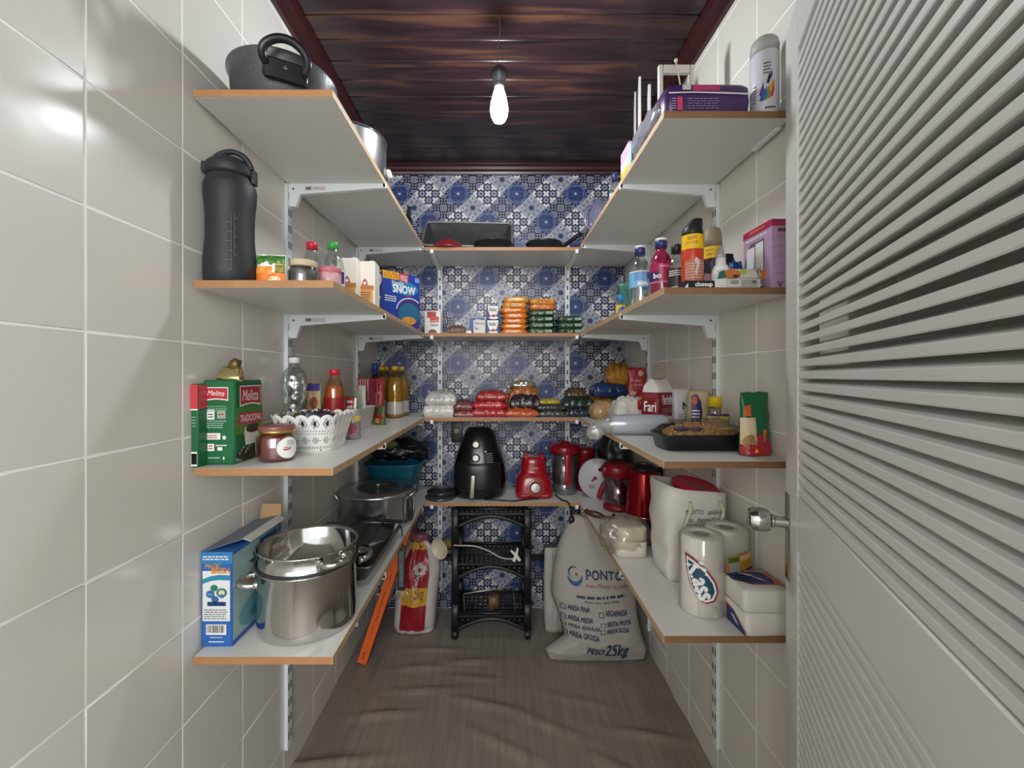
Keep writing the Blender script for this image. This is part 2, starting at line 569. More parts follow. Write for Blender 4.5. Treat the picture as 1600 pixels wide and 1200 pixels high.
for j in range(-28, 8):
    for i in range(-9, 12):
        if (i + j) % 2: continue
        cx, cz = -0.063 + HX * i, CAM + 0.8267 + HZ * j
        g = 0.9965
        full = [(cx + HX * g, cz), (cx, cz + HZ * g), (cx - HX * g, cz), (cx, cz - HZ * g)]
        pl = clip_poly(full, XL + 0.001, XR - 0.001, 0.001, CEIL - 0.001)
        if len(pl) < 3: continue
        ar = abs(sum(pl[k - 1][0] * pl[k][1] - pl[k][0] * pl[k - 1][1] for k in range(len(pl)))) / 2
        if ar < 4e-4: continue
        ev = ((i + j) // 2) % 2 == 0
        kind = ('blue' if j % 2 == 0 else 'grey') if ev else ('cross' if j % 2 == 0 else 'navy')
        whole = len(pl) == 4 and ar > 2 * HX * HZ * g * g * 0.999
        if whole and kind in _full:
            o = bpy.data.objects.new('tile', _full[kind]); C.objects.link(o); o.parent = wb
        else:
            o = obj('tile', prism([(x - cx, z - cz) for x, z in pl], -0.0008, 0.0008), prints[kind], wb, smooth=False)
            if whole: _full[kind] = o.data
        o.location = (cx, YB + 0.0004, cz)

# ------------------------------------------------------------------ floor: loose vinyl sheet, rumpled
def floor_mat():
    m = bpy.data.materials.new('vinyl_floor'); m.use_nodes = True
    nt = m.node_tree; b = nt.nodes['Principled BSDF']; b.inputs['Roughness'].default_value = 0.42
    tc = nt.nodes.new('ShaderNodeTexCoord')
    mp = nt.nodes.new('ShaderNodeMapping'); mp.inputs['Scale'].default_value = (26, 1.6, 1)
    nt.links.new(tc.outputs['Object'], mp.inputs[0])
    t = nt.nodes.new('ShaderNodeTexNoise'); t.inputs['Scale'].default_value = 2.6; t.inputs['Detail'].default_value = 6; t.inputs['Distortion'].default_value = 0.4
    nt.links.new(mp.outputs[0], t.inputs['Vector'])
    cr = nt.nodes.new('ShaderNodeValToRGB')
    cr.color_ramp.elements[0].position = 0.30; cr.color_ramp.elements[0].color = lin('#81786e')
    cr.color_ramp.elements[1].position = 0.72; cr.color_ramp.elements[1].color = lin('#968c81')
    nt.links.new(t.outputs['Fac'], cr.inputs[0]); nt.links.new(cr.outputs[0], b.inputs['Base Color'])
    return m
rid = [(-0.57, 1.35, 0.16, 0.016, 0.010, 0.15), (-0.30, 1.92, 0.12, 0.011, 0.006, 0.0), (-0.33, 1.80, 0.10, 0.012, 0.007, 0.05), (-0.30, 1.67, 0.12, 0.012, 0.006, 0.04),
       (-0.13, 1.84, 0.11, 0.010, 0.006, 0.05), (-0.10, 1.74, 0.10, 0.010, 0.005, -0.1), (-0.05, 1.60, 0.16, 0.012, 0.005, -0.25), (0.18, 1.50, 0.15, 0.014, 0.006, -0.45),
       (0.30, 1.62, 0.12, 0.012, 0.005, -0.3), (0.52, 1.46, 0.12, 0.010, 0.009, -0.2), (0.02, 1.42, 0.15, 0.014, 0.005, -0.5), (-0.42, 1.55, 0.1, 0.014, 0.007, 0.1), (0.38, 1.34, 0.12, 0.014, 0.006, -0.6)]
def floor_z(x, y):
    z = 0.004 * noise.noise(Vector((x * 5, y * 7, 3)))
    for cx, cy, lx, ly, a, rot in rid:
        dx, dy = x - cx, y - cy
        u = dx * math.cos(rot) + dy * math.sin(rot); v = -dx * math.sin(rot) + dy * math.cos(rot)
        z += 1.7 * a * math.exp(-(u / lx) ** 2 - (v / ly) ** 2)
    return z
bm = bmesh.new()
nx, ny = 70, 190
gv = [[None] * (ny + 1) for _ in range(nx + 1)]
for i in range(nx + 1):
    for j in range(ny + 1):
        x = XL + (XR - XL) * i / nx; y = -0.45 + (YB + 0.45) * j / ny
        z = floor_z(x, y) if 0.9 < y < 2.1 else 0.0016 * noise.noise(Vector((x * 5, y * 7, 3)))
        edge = min(x - XL, XR - x)
        if edge < 0.03: z += 0.012 * (1 - edge / 0.03) * (0.5 + 0.5 * noise.noise(Vector((x * 3, y * 9, 8))))
        gv[i][j] = bm.verts.new((x, y, z - 0.002))
for i in range(nx):
    for j in range(ny):
        bm.faces.new((gv[i][j], gv[i + 1][j], gv[i + 1][j + 1], gv[i][j + 1]))
fl = struct('floor', bm, floor_mat(), ang=80)
struct('floor_reflect_helper', box(-1.6, 1.6, -3.2, -0.4501, -0.03, 0.0), mat('#dad6cf', 0.35, n=.05), smooth=False)  # unseen floor behind the camera, added only for the steel to reflect
struct('wall_reflect_helper', box(-1.6, -0.95, -2.4, -0.56, 0.0, 2.4), mat('#cfccc6', 0.6), smooth=False)  # out-of-view wall piece, put in only to show in steel reflections
sb = struct('floor_slab', box(XL - 0.1, XR + 0.1, -0.45, YB + 0.1, -0.12, -0.03), mat('#8f8a83', 0.8), smooth=False)

# ------------------------------------------------------------------ ceiling of dark boards and its cornice
def plank_mat():
    m = bpy.data.materials.new('dark_board'); m.use_nodes = True
    nt = m.node_tree; b = nt.nodes['Principled BSDF']; b.inputs['Roughness'].default_value = 0.30
    tc = nt.nodes.new('ShaderNodeTexCoord'); oi = nt.nodes.new('ShaderNodeObjectInfo')
    ad = nt.nodes.new('ShaderNodeVectorMath'); ad.operation = 'ADD'
    sc_ = nt.nodes.new('ShaderNodeVectorMath'); sc_.operation = 'SCALE'; sc_.inputs[0].default_value = (3.1, 17, 0); nt.links.new(oi.outputs['Random'], sc_.inputs['Scale'])
    nt.links.new(tc.outputs['Object'], ad.inputs[0]); nt.links.new(sc_.outputs[0], ad.inputs[1])
    mp = nt.nodes.new('ShaderNodeMapping'); mp.inputs['Scale'].default_value = (1.0, 9, 9)
    nt.links.new(ad.outputs[0], mp.inputs[0])
    t = nt.nodes.new('ShaderNodeTexNoise'); t.inputs['Scale'].default_value = 2.0; t.inputs['Detail'].default_value = 4; t.inputs['Distortion'].default_value = 0.7
    nt.links.new(mp.outputs[0], t.inputs['Vector'])
    cr = nt.nodes.new('ShaderNodeValToRGB')
    cr.color_ramp.elements[0].position = 0.35; cr.color_ramp.elements[0].color = lin('#211619')
    cr.color_ramp.elements[1].position = 0.72; cr.color_ramp.elements[1].color = lin('#5f3f2d')
    e = cr.color_ramp.elements.new(0.55); e.color = lin('#362327')
    nt.links.new(t.outputs['Fac'], cr.inputs[0])
    mx = nt.nodes.new('ShaderNodeMix'); mx.data_type = 'RGBA'; mx.blend_type = 'MULTIPLY'; mx.inputs[0].default_value = 1.0
    v = nt.nodes.new('ShaderNodeMath'); v.operation = 'MULTIPLY_ADD'; v.inputs[1].default_value = 0.5; v.inputs[2].default_value = 0.7
    nt.links.new(oi.outputs['Random'], v.inputs[0])
    nt.links.new(cr.outputs[0], mx.inputs[6]); nt.links.new(v.outputs[0], mx.inputs[7])
    nt.links.new(mx.outputs[2], b.inputs['Base Color'])
    return m
ce = struct('ceiling', box(XL - 0.1, XR + 0.1, -0.45, YB + 0.1, CEIL + 0.012, CEIL + 0.1), mat('#1c1110', 0.8), smooth=False)
PM = plank_mat(); pw = 0.0955; pme = None
for k in range(-18, 11):
    y0 = 1.308 + pw * k
    if y0 > YB or y0 < -0.46: continue
    if pme is None:
        bm = box(-(XR - XL) / 2, (XR - XL) / 2, 0.0004, pw - 0.0004, 0.0, 0.012, 0.004)
        o = obj('plank', bm, PM, ce); pme = o.data
    else:
        o = bpy.data.objects.new('plank', pme); C.objects.link(o); o.parent = ce
    o.location = ((XL + XR) / 2, y0, CEIL)
CM = mat('#381416', 0.35, n=0.25, sc=6)
def cornice(name, a, b_, inward):
    a, b_, inw = Vector(a), Vector(b_), Vector(inward)
    prof = [(0, 0), (0.052, 0), (0.052, -0.010), (0.040, -0.014), (0.034, -0.026), (0.018, -0.030), (0.014, -0.042), (0, -0.042)]
    bm = bmesh.new()
    r1 = [bm.verts.new(a + inw * u + Vector((0, 0, CEIL + z))) for u, z in prof]
    r2 = [bm.verts.new(b_ + inw * u + Vector((0, 0, CEIL + z))) for u, z in prof]
    rings_surface(bm, [r1, r2]); bmesh.ops.recalc_face_normals(bm, faces=bm.faces)
    return struct(name, bm, CM, ang=20)
cornice('trim_1', (XL, -0.45, 0), (XL, YB - 0.002, 0), (1, 0, 0))
cornice('trim_2', (XR, 0.18, 0), (XR, YB - 0.002, 0), (-1, 0, 0))
cornice('trim_3', (XL, YB - 0.002, 0), (XR, YB - 0.002, 0), (0, -1, 0))

# ------------------------------------------------------------------ louvred door standing open
DIRX, DIRY = -0.397, -0.918
door = bpy.data.objects.new('door_1', None); C.objects.link(door)
door.location = (0.59, 0.87, 0.0); door.rotation_euler = (0, 0, math.atan2(DIRY, DIRX)); door['kind'] = 'structure'
DM = mat('#d9d8d2', 0.42, n=0.025, sc=14, bump=0.05, bsc=200)
DW, DT, SW = 0.76, 0.034, 0.0965
ztop = CAM + 0.70
obj('stile', box(0, SW, 0, DT, 0.012, ztop, 0.002), DM, door)
obj('stile', box(DW - SW, DW, 0, DT, 0.012, ztop, 0.002), DM, door)
for a, b_ in ((CAM + 0.604, ztop), (CAM - 0.324, CAM - 0.222), (0.012, 0.14)):
    obj('rail', box(SW, DW - SW, 0.0, DT, a, b_, 0.002), DM, door)
sl = None
def slats(z0, z1, th=0.0215):
    global sl
    n = int(round((z1 - z0) / th)); th = (z1 - z0) / n
    for k in range(n):
        if sl is None:
            bm = bmesh.new()
            sec = [(0.0025, 0.0), (0.0015, 0.0015), (0.0015, 0.0105), (0.0025, 0.0118), (0.032, 0.0223), (0.032, 0.0105)]
            r1 = [bm.verts.new((SW - 0.006, y, z)) for y, z in sec]; r2 = [bm.verts.new((DW - SW + 0.006, y, z)) for y, z in sec]
            rings_surface(bm, [r1, r2]); bmesh.ops.recalc_face_normals(bm, faces=bm.faces)
            o = obj('slat', bm, DM, door, ang=25); sl = o.data
        else:
            o = bpy.data.objects.new('slat', sl); C.objects.link(o); o.parent = door
        o.location = (0, 0, z0 + th * k)
slats(CAM - 0.222 + 0.002, CAM + 0.604 - 0.004)
slats(0.142, CAM - 0.324)
CH = mat('#c8c8c8', 0.14, 1.0, n=0.02)
obj('lock_plate', box(0.008, 0.040, -0.003, 0.0, PZ(905, 0.85), PZ(770, 0.85), 0.0015), CH, door)
kz = PZ(813, 0.86)
kb = lathe([(0.011, 0.0), (0.011, 0.022), (0.0135, 0.024), (0.0135, 0.028)], 20)
kb2 = lathe([(0.012, 0.028), (0.021, 0.032), (0.0235, 0.038), (0.0235, 0.058), (0.021, 0.066), (0.016, 0.069)], 28)
rot = Matrix.Rotation(R(90), 4, 'X')
for b_ in (kb, kb2): bmesh.ops.transform(b_, matrix=Matrix.Translation((0.026, -0.002, kz)) @ rot, verts=b_.verts)
kn = obj('door_knob', kb2, CH, door); obj('knob_shaft', kb, CH, kn)

# ------------------------------------------------------------------ shelves
BOARD = mat('#dcdcd6', 0.38, n=0.02)
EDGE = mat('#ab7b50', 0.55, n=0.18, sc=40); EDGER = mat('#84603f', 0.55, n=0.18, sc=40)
EDGE2 = mat('#c3a47e', 0.6, n=0.14, sc=40)
def shelf(nm, label, x0, x1, y0, y1, zt, edges):
    t = thing('shelf_board', label, 'shelf', (0, 0, 0), group='white laminate shelf boards')
    th = 0.016; e = 0.0012
    obj('board', box(x0, x1, y0, y1, zt - th, zt, 0.0004), BOARD, t, smooth=False)
    for ed, m in edges:
        if ed == 'front': bb = box(x0, x1, y0 - e, y0, zt - th + 0.0003, zt - 0.0003)
        elif ed == 'xmax': bb = box(x1, x1 + e, y0 - e, y1, zt - th + 0.0003, zt - 0.0003)
        else: bb = box(x0 - e, x0, y0 - e, y1, zt - th + 0.0003, zt - 0.0003)
        obj('edge_band', bb, m, t, smooth=False)
nmz = ((L1, 'topmost'), (L2, 'second highest'), (L3, 'third highest'), (L4, 'lowest'))
for z, nm in nmz:
    shelf('l', 'white side shelf along the wall away from the louvred door, %s of its four' % nm, XL + 0.010, IL, FL, YB - 0.004, z, (('front', EDGE), ('xmax', EDGE2)))
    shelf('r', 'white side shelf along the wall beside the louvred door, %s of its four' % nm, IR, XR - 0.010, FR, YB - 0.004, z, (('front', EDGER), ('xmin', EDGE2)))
    shelf('b', 'white shelf across the blue patterned wall, %s of its four' % nm, IL + 0.002, IR - 0.002, YS, YB - 0.004, z, (('front', EDGE),))

RAIL = mat('#dfe6e6', 0.35, n=0.02)
SLOT = mat('#3a3f44', 0.8, n=0)
def rail(label, x, y, face, z0, z1):
    t = thing('slotted_rail', label, 'rail', (x, y, z0), rz={'W': R(90), 'E': R(-90), 'B': 0.0}[face], group='white slotted shelf rails')
    h = z1 - z0
    obj('channel', box(-0.0125, 0.0125, -0.012, 0, 0, h, 0.0012), RAIL, t)
    bm = bmesh.new()
    n = int(h / 0.05)
    for k in range(n):
        z = 0.03 + k * 0.05
        for dx in ((-0.0035, 0.0035),) if face == 'B' else ((-0.009, -0.004), (0.004, 0.009)):
            box(dx[0], dx[1], -0.0124, -0.0119, z, z + 0.022, bm=bm)
    obj('slots', bm, SLOT, t, smooth=False, stuff=True)
yl1, yl2, yr1, yr2 = 1.298, 1.935, 1.303, 1.90
rail('white slotted rail on the tiled side wall behind the empty water bottle, nearer of two', XL, yl1, 'W', 0.10, CAM + 0.588)
rail('white slotted rail on the tiled side wall beside the oil bottles, farther of two', XL, yl2, 'W', 0.10, CAM + 0.588)
rail('white slotted rail on the wall beside the louvred door, nearer of two', XR, yr1, 'E', 0.10, CAM + 0.588)
rail('white slotted rail on the wall beside the louvred door, farther of two', XR, yr2, 'E', 0.10, CAM + 0.588)
rail('white slotted rail on the blue patterned wall behind the air fryer side', PX(688, YB), YB, 'B', 0.12, CAM + 0.70)
rail('white slotted rail on the blue patterned wall above the blender jar', PX(886, YB), YB, 'B', 0.12, CAM + 0.70)
BR = mat('#e8eeee', 0.35, n=0.02)
STK = mat('#e6dfe0', 0.6); STK2 = mat('#7d7078', 0.7)
def bracket(label, x, y, zt, face, ln):
    """Pressed-steel arm: local +X runs out from the wall under the board."""
    t = thing('shelf_bracket', label, 'bracket', (x, y, zt), rz={'W': 0.0, 'E': math.pi, 'B': R(-90)}[face], group='white shelf brackets')
    poly = [(0.012, 0.0), (ln, 0.0), (ln, -0.012), (0.046, -0.032), (0.034, -0.070), (0.016, -0.070), (0.012, -0.066)]
    obj('arm', prism(poly, -0.007, 0.007), BR, t, smooth=False)
    obj('front_lip', box(ln - 0.006, ln + 0.001, -0.007, 0.007, -0.010, 0.005), BR, t, smooth=False)
    sg = -1 if face != 'E' else 1
    yy = sg * 0.0074
    rr = bmesh.new()
    bmesh.ops.create_circle(rr, cap_ends=True, radius=0.0032, segments=14, matrix=Matrix.Translation((0.026, yy, -0.016)) @ Matrix.Rotation(R(90), 4, 'X'))
    obj('screw_hole', rr, SLOT, t, smooth=False)
    if face == 'W':
        S = Surf(lambda u, v: Vector((0.060 + 0.065 * u, -0.0072, -0.022 + 0.014 * v)), 0.065, 0.014)
        decal(t, S, 0, 1, 0, 1, STK, 'price_sticker')
        decal(t, S, 0.06, 0.32, 0.2, 0.85, STK2, 'barcode', off=0.001)
        fine_print(t, S, 0.40, 0.98, 0.15, 0.85, 3, STK2, fill=0.35)
for z, nm in nmz:
    zt = z - 0.016
    for y, q in ((yl1, 'nearer'), (yl2, 'farther')):
        bracket('white bracket under the %s side shelf away from the door, %s of two' % (nm, q), XL, y, zt, 'W', 0.306)
    for y, q in ((yr1, 'nearer'), (yr2, 'farther')):
        bracket('white bracket under the %s side shelf by the door, %s of two' % (nm, q), XR, y, zt, 'E', 0.302)
    for x, q in ((PX(688, YB), 'nearer the oil bottles'), (PX(886, YB), 'nearer the red kettle')):
        bracket('white bracket under the %s shelf on the blue wall, %s' % (nm, q), x, YB, zt, 'B', 0.288)
t = thing('white_strip', 'thin white plastic strip under the topmost shelf beside the door', 'strip', (XR - 0.016, 1.045, L1 - 0.016))
obj('strip_body', box(-0.006, 0.006, -0.05, 0.05, -0.007, 0, 0.001), BR, t)

# ------------------------------------------------------------------ bare bulb on its flex
t = thing('hanging_bulb', 'bare glowing light bulb hanging on a thin flex from the dark ceiling', 'light bulb', (0.0, 1.31, CEIL))
bz = -(CEIL - (CAM + 0.955))
obj('flex', tube(spline([(0, 0, 0.002), (0.002, 0, -0.05), (-0.004, 0, -0.10), (0.018, 0, -0.135), (0.026, 0.0, -0.118), (0.012, 0, -0.112), (-0.006, 0, -0.130), (0, 0, bz + 0.004)], 6), 0.0016, 6), mat('#54504e', 0.6), t)
obj('lamp_holder', lathe([(0.006, bz + 0.006), (0.017, bz), (0.024, bz - 0.010), (0.025, bz - 0.026), (0.018, bz - 0.040), (0.0155, bz - 0.052), (0.0155, bz - 0.060)], 24), mat('#2a2a2c', 0.4), t)
bulb_m = bpy.data.materials.new('glowing_glass'); bulb_m.use_nodes = True
bb = bulb_m.node_tree.nodes['Principled BSDF']
bb.inputs['Emission Color'].default_value = (0.90, 0.95, 1.0, 1); bb.inputs['Emission Strength'].default_value = BULB_STRENGTH
obj('glass_bulb', lathe([(0.012, bz - 0.060), (0.014, bz - 0.066), (0.020, bz - 0.085), (0.0265, bz - 0.115), (0.0275, bz - 0.130), (0.025, bz - 0.148), (0.017, bz - 0.163), (0.006, bz - 0.170)], 24), bulb_m, t)
# ================================================================== shared object builders
PET = clear('f2f7f6', 0.14, 0.05)
FILM = clear('f4f4f2', 0.07, 0.12, haze=0.12)
GLASS = clear('f1f4f2', 0.12, 0.03)

def carton(nm, label, cat, x, y, z, w_, dp, h, m, rz=0.0, group=None, bev=0.0015, pn='carton_body'):
    t = thing(nm, label, cat, (x, y, z), rz, group)
    obj(pn, box(-w_ / 2, w_ / 2, -dp / 2, dp / 2, 0, h, bev), m, t)
    return t, {f: boxS(f, w_, dp, h) for f in 'FRLT'}

def slab_pack(nm, label, cat, x, y, z, w_, dp, h, m, rz=0.0, seed=1, group=None, amp=0.06, pn='wrapper'):
    """A filled, rounded packet lying flat."""
    t = thing(nm, label, cat, (x, y, z), rz, group)
    rn = random.Random(seed); off = Vector((rn.random() * 40, rn.random() * 40, rn.random() * 40))
    def wob(v):
        s = 1 + amp * noise.noise(v * 28 + off) + amp * .8 * (noise.noise(v * 75 + off) - .6 * abs(noise.noise(v * 50 + off)))
        return Vector((v.x * s, v.y * s, v.z * (1 + amp * 1.4 * noise.noise(Vector((v.x * 22, v.y * 22, 0)) + off))))
    e = 5
    bm = loft([(0.0, w_ * .45, dp * .45, e), (h * .10, w_ * .485, dp * .485, e), (h * .3, w_ * .49, dp * .498, e), (h * .5, w_ * .505, dp * .5, e), (h * .72, w_ * .49, dp * .495, e), (h * .9, w_ * .475, dp * .48, e), (h, w_ * .42, dp * .42, 4), (h * 1.02, w_ * .2, dp * .2, 3)], 56, wob=wob)
    for s in (-1, 1):
        bb = box(min(s * w_ * .47, s * w_ * .545), max(s * w_ * .47, s * w_ * .545), -dp * .42, dp * .42, h * .42, h * .48)
        tmp = bpy.data.meshes.new('tmp'); bb.to_mesh(tmp); bb.free(); bm.from_mesh(tmp); bpy.data.meshes.remove(tmp)
    obj(pn, bm, m, t, ang=60)
    return t, Surf(lambda u, v: Vector((-w_ / 2 + u * w_, -dp * 0.515, v * h)), w_, h)

def bag(nm, label, cat, x0, x1, y0, y1, d, ln, m, shelf_z=None, rz=0.0, seed=1, amp=0.16, group=None, p=4, flat=0.38, pn='bag_body', dx=0.0, ff=4.0, sag=0.5):
    w_ = (x1 - x0) * d / F; zb = PZ(y1, d); h = max(0.012, (y1 - y0) * d / F)
    if shelf_z is not None: h += zb - shelf_z; zb = shelf_z
    t = thing(nm, label, cat, (PX((x0 + x1) / 2, d) + dx, d + ln / 2, zb), rz, group)
    obj(pn, pillow(w_, ln, h, seed, amp, p=p, flat=flat, ff=ff, sag=sag), m, t, ang=70)
    return t, w_, h

def bottle(nm, label, x, y, z, prof, m, cap_h, cap_r, cap_m, group=None, liquid=None, liq_m=None, rz=0.0, wob=None, cat='bottle', seg=28):
    t = thing(nm, label, cat, (x, y, z), rz, group)
    obj('bottle_body', loft([(zz, r, r) for r, zz in prof], seg, True, True, wob=wob), m, t)
    top = prof[-1][1]
    bm = lathe([(cap_r, top - 0.003), (cap_r, top + cap_h * .85), (cap_r * .88, top + cap_h)], 24)
    obj('cap', bm, cap_m, t)
    if liquid:
        obj('liquid', loft([(max(zz, 0.002), r * 0.94, r * 0.94) for r, zz in liquid], seg, wob=wob), liq_m, t)
    return t

def pouchS(w_, h, dp, top=0.12, seed=1, amp=0.004, tw=1.0):
    """Front skin of a standing pouch; thick at the foot, a flat seam at the head."""
    off = Vector((seed * 3.7, seed * 1.9, 0))
    def fn(u, v, s=-1):
        k = max(0.0, 1 - abs(2 * u - 1) ** 3) ** .5
        tv = max(0.0, min(1.0, (1 - v) / (1 - top))) ** .55 if v > 0 else 1
        ww = w_ * (1 + (tw - 1) * v)
        y = s * dp / 2 * (0.04 + k * tv * 0.96) + amp * noise.noise(Vector((u * 5, v * 6, s)) + off) * k
        return Vector(((u - .5) * ww, y, v * h + amp * .6 * noise.noise(Vector((u * 4, 7, s)) + off) * (v > .9)))
    return fn
def pouch(nm, label, cat, x, y, z, w_, h, dp, m, rz=0.0, seed=1, amp=0.004, group=None, top=0.12, pn='pouch_body', tw=1.0, tilt=0.0):
    t = thing(nm, label, cat, (x, y, z), rz, group)
    if tilt: t.rotation_euler = (tilt, 0, rz)
    fn = pouchS(w_, h, dp, top, seed, amp, tw)
    bm = bmesh.new(); nu, nv = 16, 20
    f = [[bm.verts.new(fn(i / nu, j / nv, -1)) for i in range(nu + 1)] for j in range(nv + 1)]
    b = [[(f[j][i] if i in (0, nu) else bm.verts.new(fn(i / nu, j / nv, 1))) for i in range(nu + 1)] for j in range(nv + 1)]
    for j in range(nv):
        for i in range(nu):
            bm.faces.new((f[j][i], f[j][i + 1], f[j + 1][i + 1], f[j + 1][i]))
            bm.faces.new((b[j][i], b[j + 1][i], b[j + 1][i + 1], b[j][i + 1]))
    for j, fl_ in ((0, 1), (nv, -1)):
        for i in range(nu):
            q = [f[j][i], f[j][i + 1], b[j][i + 1], b[j][i]]
            q = list(dict.fromkeys(q))
            if len(q) > 2: bm.faces.new(q if fl_ < 0 else q[::-1])
    obj(pn, bm, m, t, ang=70)
    return t, Surf(lambda u, v: fn(u, v, -1), w_, h)

WI, BI = mat(WHITE_INK, .6, n=.02), mat(BLACK_INK, .6, n=0)
RED, DRED, GOLD = mat('#c0202c', .4), mat('#8d1220', .4), mat('#d7b25a', .25, 0.9, n=.1)
NAVYI, YEL, ORG = mat('#1c2b6e', .45), mat('#f0c413', .45), mat('#ef7f22', .4)

# ================================================================== topmost side shelf away from the door
BLK = mat('#47484a', .36, n=.5, sc=260, bump=.3, bsc=220)
BK = mat('#17181a', .32, n=.1)
def loop_handle(par, ang, r, z, wd, out, m, rad=0.008, lift=0.0, nm='handle', n=10):
    pts = []
    for i in range(n + 1):
        a = math.pi * i / n
        lx, ly = -wd / 2 * math.cos(a), out * math.sin(a) ** .7
        pts.append((r + ly, lx, z + lift * math.sin(a)))
    c, s = math.cos(ang), math.sin(ang)
    pts = [(c * x - s * y, s * x + c * y, zz) for x, y, zz in pts]
    return obj(nm, tube(spline(pts, 2), rad, 10), m, par)

t = thing('cooking_pot', 'black speckled cooking pot with a big loop handle at the shelf end', 'pot', (-0.515, 1.012, L1))
obj('pot_body', lathe([(0.100, 0), (0.107, 0.004), (0.113, 0.085), (0.119, 0.093), (0.119, 0.097), (0.112, 0.097), (0.109, 0.088), (0.103, 0.010), (0.0, 0.008)], 56), BLK, t)
for a in (R(-62), R(118)):
    c, s = math.cos(a), math.sin(a)
    pl = loft([(0.028, .006, .040, 4), (0.034, .012, .044, 4), (.062, .013, .044, 4), (0.068, .008, .040, 4)], 24)
    bmesh.ops.transform(pl, matrix=Matrix.Rotation(a, 4, 'Z') @ Matrix.Translation((0.119, 0, 0)), verts=pl.verts)
    hp = obj('handle_plate', pl, BK, t)
    pts = [(0.124, -0.036, 0.052), (0.138, -0.044, .064), (0.146, -0.036, .080), (0.150, -0.014, .094), (0.150, 0.012, .096), (0.146, 0.034, .084), (0.138, 0.043, .066), (0.124, 0.036, 0.050)]
    obj('handle', tube(spline([(c * x - s * y, s * x + c * y, z) for x, y, z in pts], 5), 0.0085, 12), BK, t)
    sc_ = lathe([(0.0045, 0), (0.003, 0.0025)], 14)
    bmesh.ops.transform(sc_, matrix=Matrix.Rotation(a, 4, 'Z') @ Matrix.Translation((0.1315, 0, .050)) @ Matrix.Rotation(R(90), 4, 'Y'), verts=sc_.verts)
    obj('screw', sc_, mat('#c9c9c9', .2, 1.0), t)

ALU = mat('#c2c3c4', .28, 1.0, n=.06, sc=60, bump=.04, bsc=120)
STEEL = mat('#d0cfcc', .09, 1.0, n=.03)
STEEL2 = mat('#a9a7a3', .22, 1.0, n=.05)
t = thing('saucepan', 'brushed silver pan with dark domed lid behind the black pot', 'pot', (-0.511, 1.45, L1))
obj('pan_body', lathe([(0.108, 0), (0.116, 0.006), (0.120, 0.195), (0.122, 0.2)], 48), ALU, t)
lid = obj('lid', lathe([(0.123, 0.2), (0.121, 0.206), (0.10, .216), (0.06, .226), (0, .23)], 48), mat('#3a3d42', .18, n=.05), t)
obj('lid_knob', lathe([(0.008, .228), (0.008, .238), (0.018, .244), (0.016, .256), (0, .258)], 20), BK, lid)
h_ = loft([(0.0, .010, .007, 3), (0.004, .016, .010, 3), (.014, .016, .010, 3), (.018, .010, .006, 3)], 16)
bmesh.ops.transform(h_, matrix=Matrix.Translation((0.117, 0.03, .10)) @ Matrix.Rotation(R(70), 4, 'Y'), verts=h_.verts)
obj('handle', h_, mat('#d8d4c8', .4), t)
t = thing('frying_pan', 'black pan with a knobbed handle at the back of the topmost shelf', 'pan', (-0.49, 1.83, L1))
obj('pan_body', lathe([(0.095, 0), (0.105, .01), (0.115, .075), (0.112, .075), (0.10, .012), (0, .010)], 40), BK, t)
obj('handle', tube(spline([(0.10, -.03, .065), (0.108, -.042, .09), (0.112, -.05, .112)], 5), [.009] * 10 + [.013], 10), BK, t)

# ================================================================== second side shelf away from the door
BKM = mat('#22262a', .55, n=.08, sc=60)
t = thing('water_jug', 'large matt black water jug with carry-loop lid beside the soup packet', 'jug', (-0.600, 0.943, L2), rz=R(8))
def grip(v):
    k = math.exp(-((v.z - 0.125) / 0.055) ** 4)
    a = math.atan2(v.y, v.x)
    s = 1 - 0.10 * k * (0.35 + 0.65 * (0.5 + 0.5 * math.cos(2 * a)))
    return Vector((v.x * s, v.y * s, v.z))
obj('jug_body', loft([(0, .047, .047), (.003, .051, .051), (.03, .052, .052), (.06, .052, .052), (.075, .052, .052), (.10, .052, .052), (.125, .052, .052), (.15, .052, .052), (.17, .052, .052), (.19, .052, .052), (.212, .052, .052), (.222, .050, .050), (.232, .0455, .0455), (.240, .044, .044)], 48, wob=grip), BKM, t)
cap = obj('lid', loft([(.238, .047, .047), (.243, .049, .049), (.256, .049, .049), (.262, .047, .047), (.270, .040, .040), (.277, .030, .030), (.280, .018, .018)], 40), BKM, t)
obj('hinge', box(-.056, -.044, -.012, .012, .246, .270, .004, 2), BKM, cap)
obj('latch', box(.046, .054, -.010, .010, .226, .258, .003, 2), BKM, cap)
obj('carry_loop', tube(spline([(-.030, -.012, .272), (-.012, -.016, .284), (.012, -.018, .289), (.034, -.016, .281), (.046, -.012, .264), (.047, -.010, .256)], 5), .0062, 10), BKM, cap)
S = cylS(.0525, .0525, .02, .15, a0=R(28), span=R(60))
GL = mat('#6f6a62', .6, n=0)
bm = bmesh.new()
for u0, u1, v0, v1 in [(.46, .475, .02, .95), (.56, .572, .25, .98)] + [(.28 if k % 2 else .34, .46, .03 + .155 * k, .04 + .155 * k) for k in range(6)] + [(.572, .66, .28 + .15 * k, .288 + .15 * k) for k in range(5)]:
    g = [bm.verts.new(S.p(a, b, .0012)) for a, b in ((u0, v0), (u1, v0), (u1, v1), (u0, v1))]
    bm.faces.new(g)
for v in bm.verts:
    k = math.exp(-((v.co.z - 0.125) / 0.055) ** 4); s = 1 - 0.03 * k; v.co.x *= s; v.co.y *= s
obj('scale_marks', bm, GL, t, smooth=False)

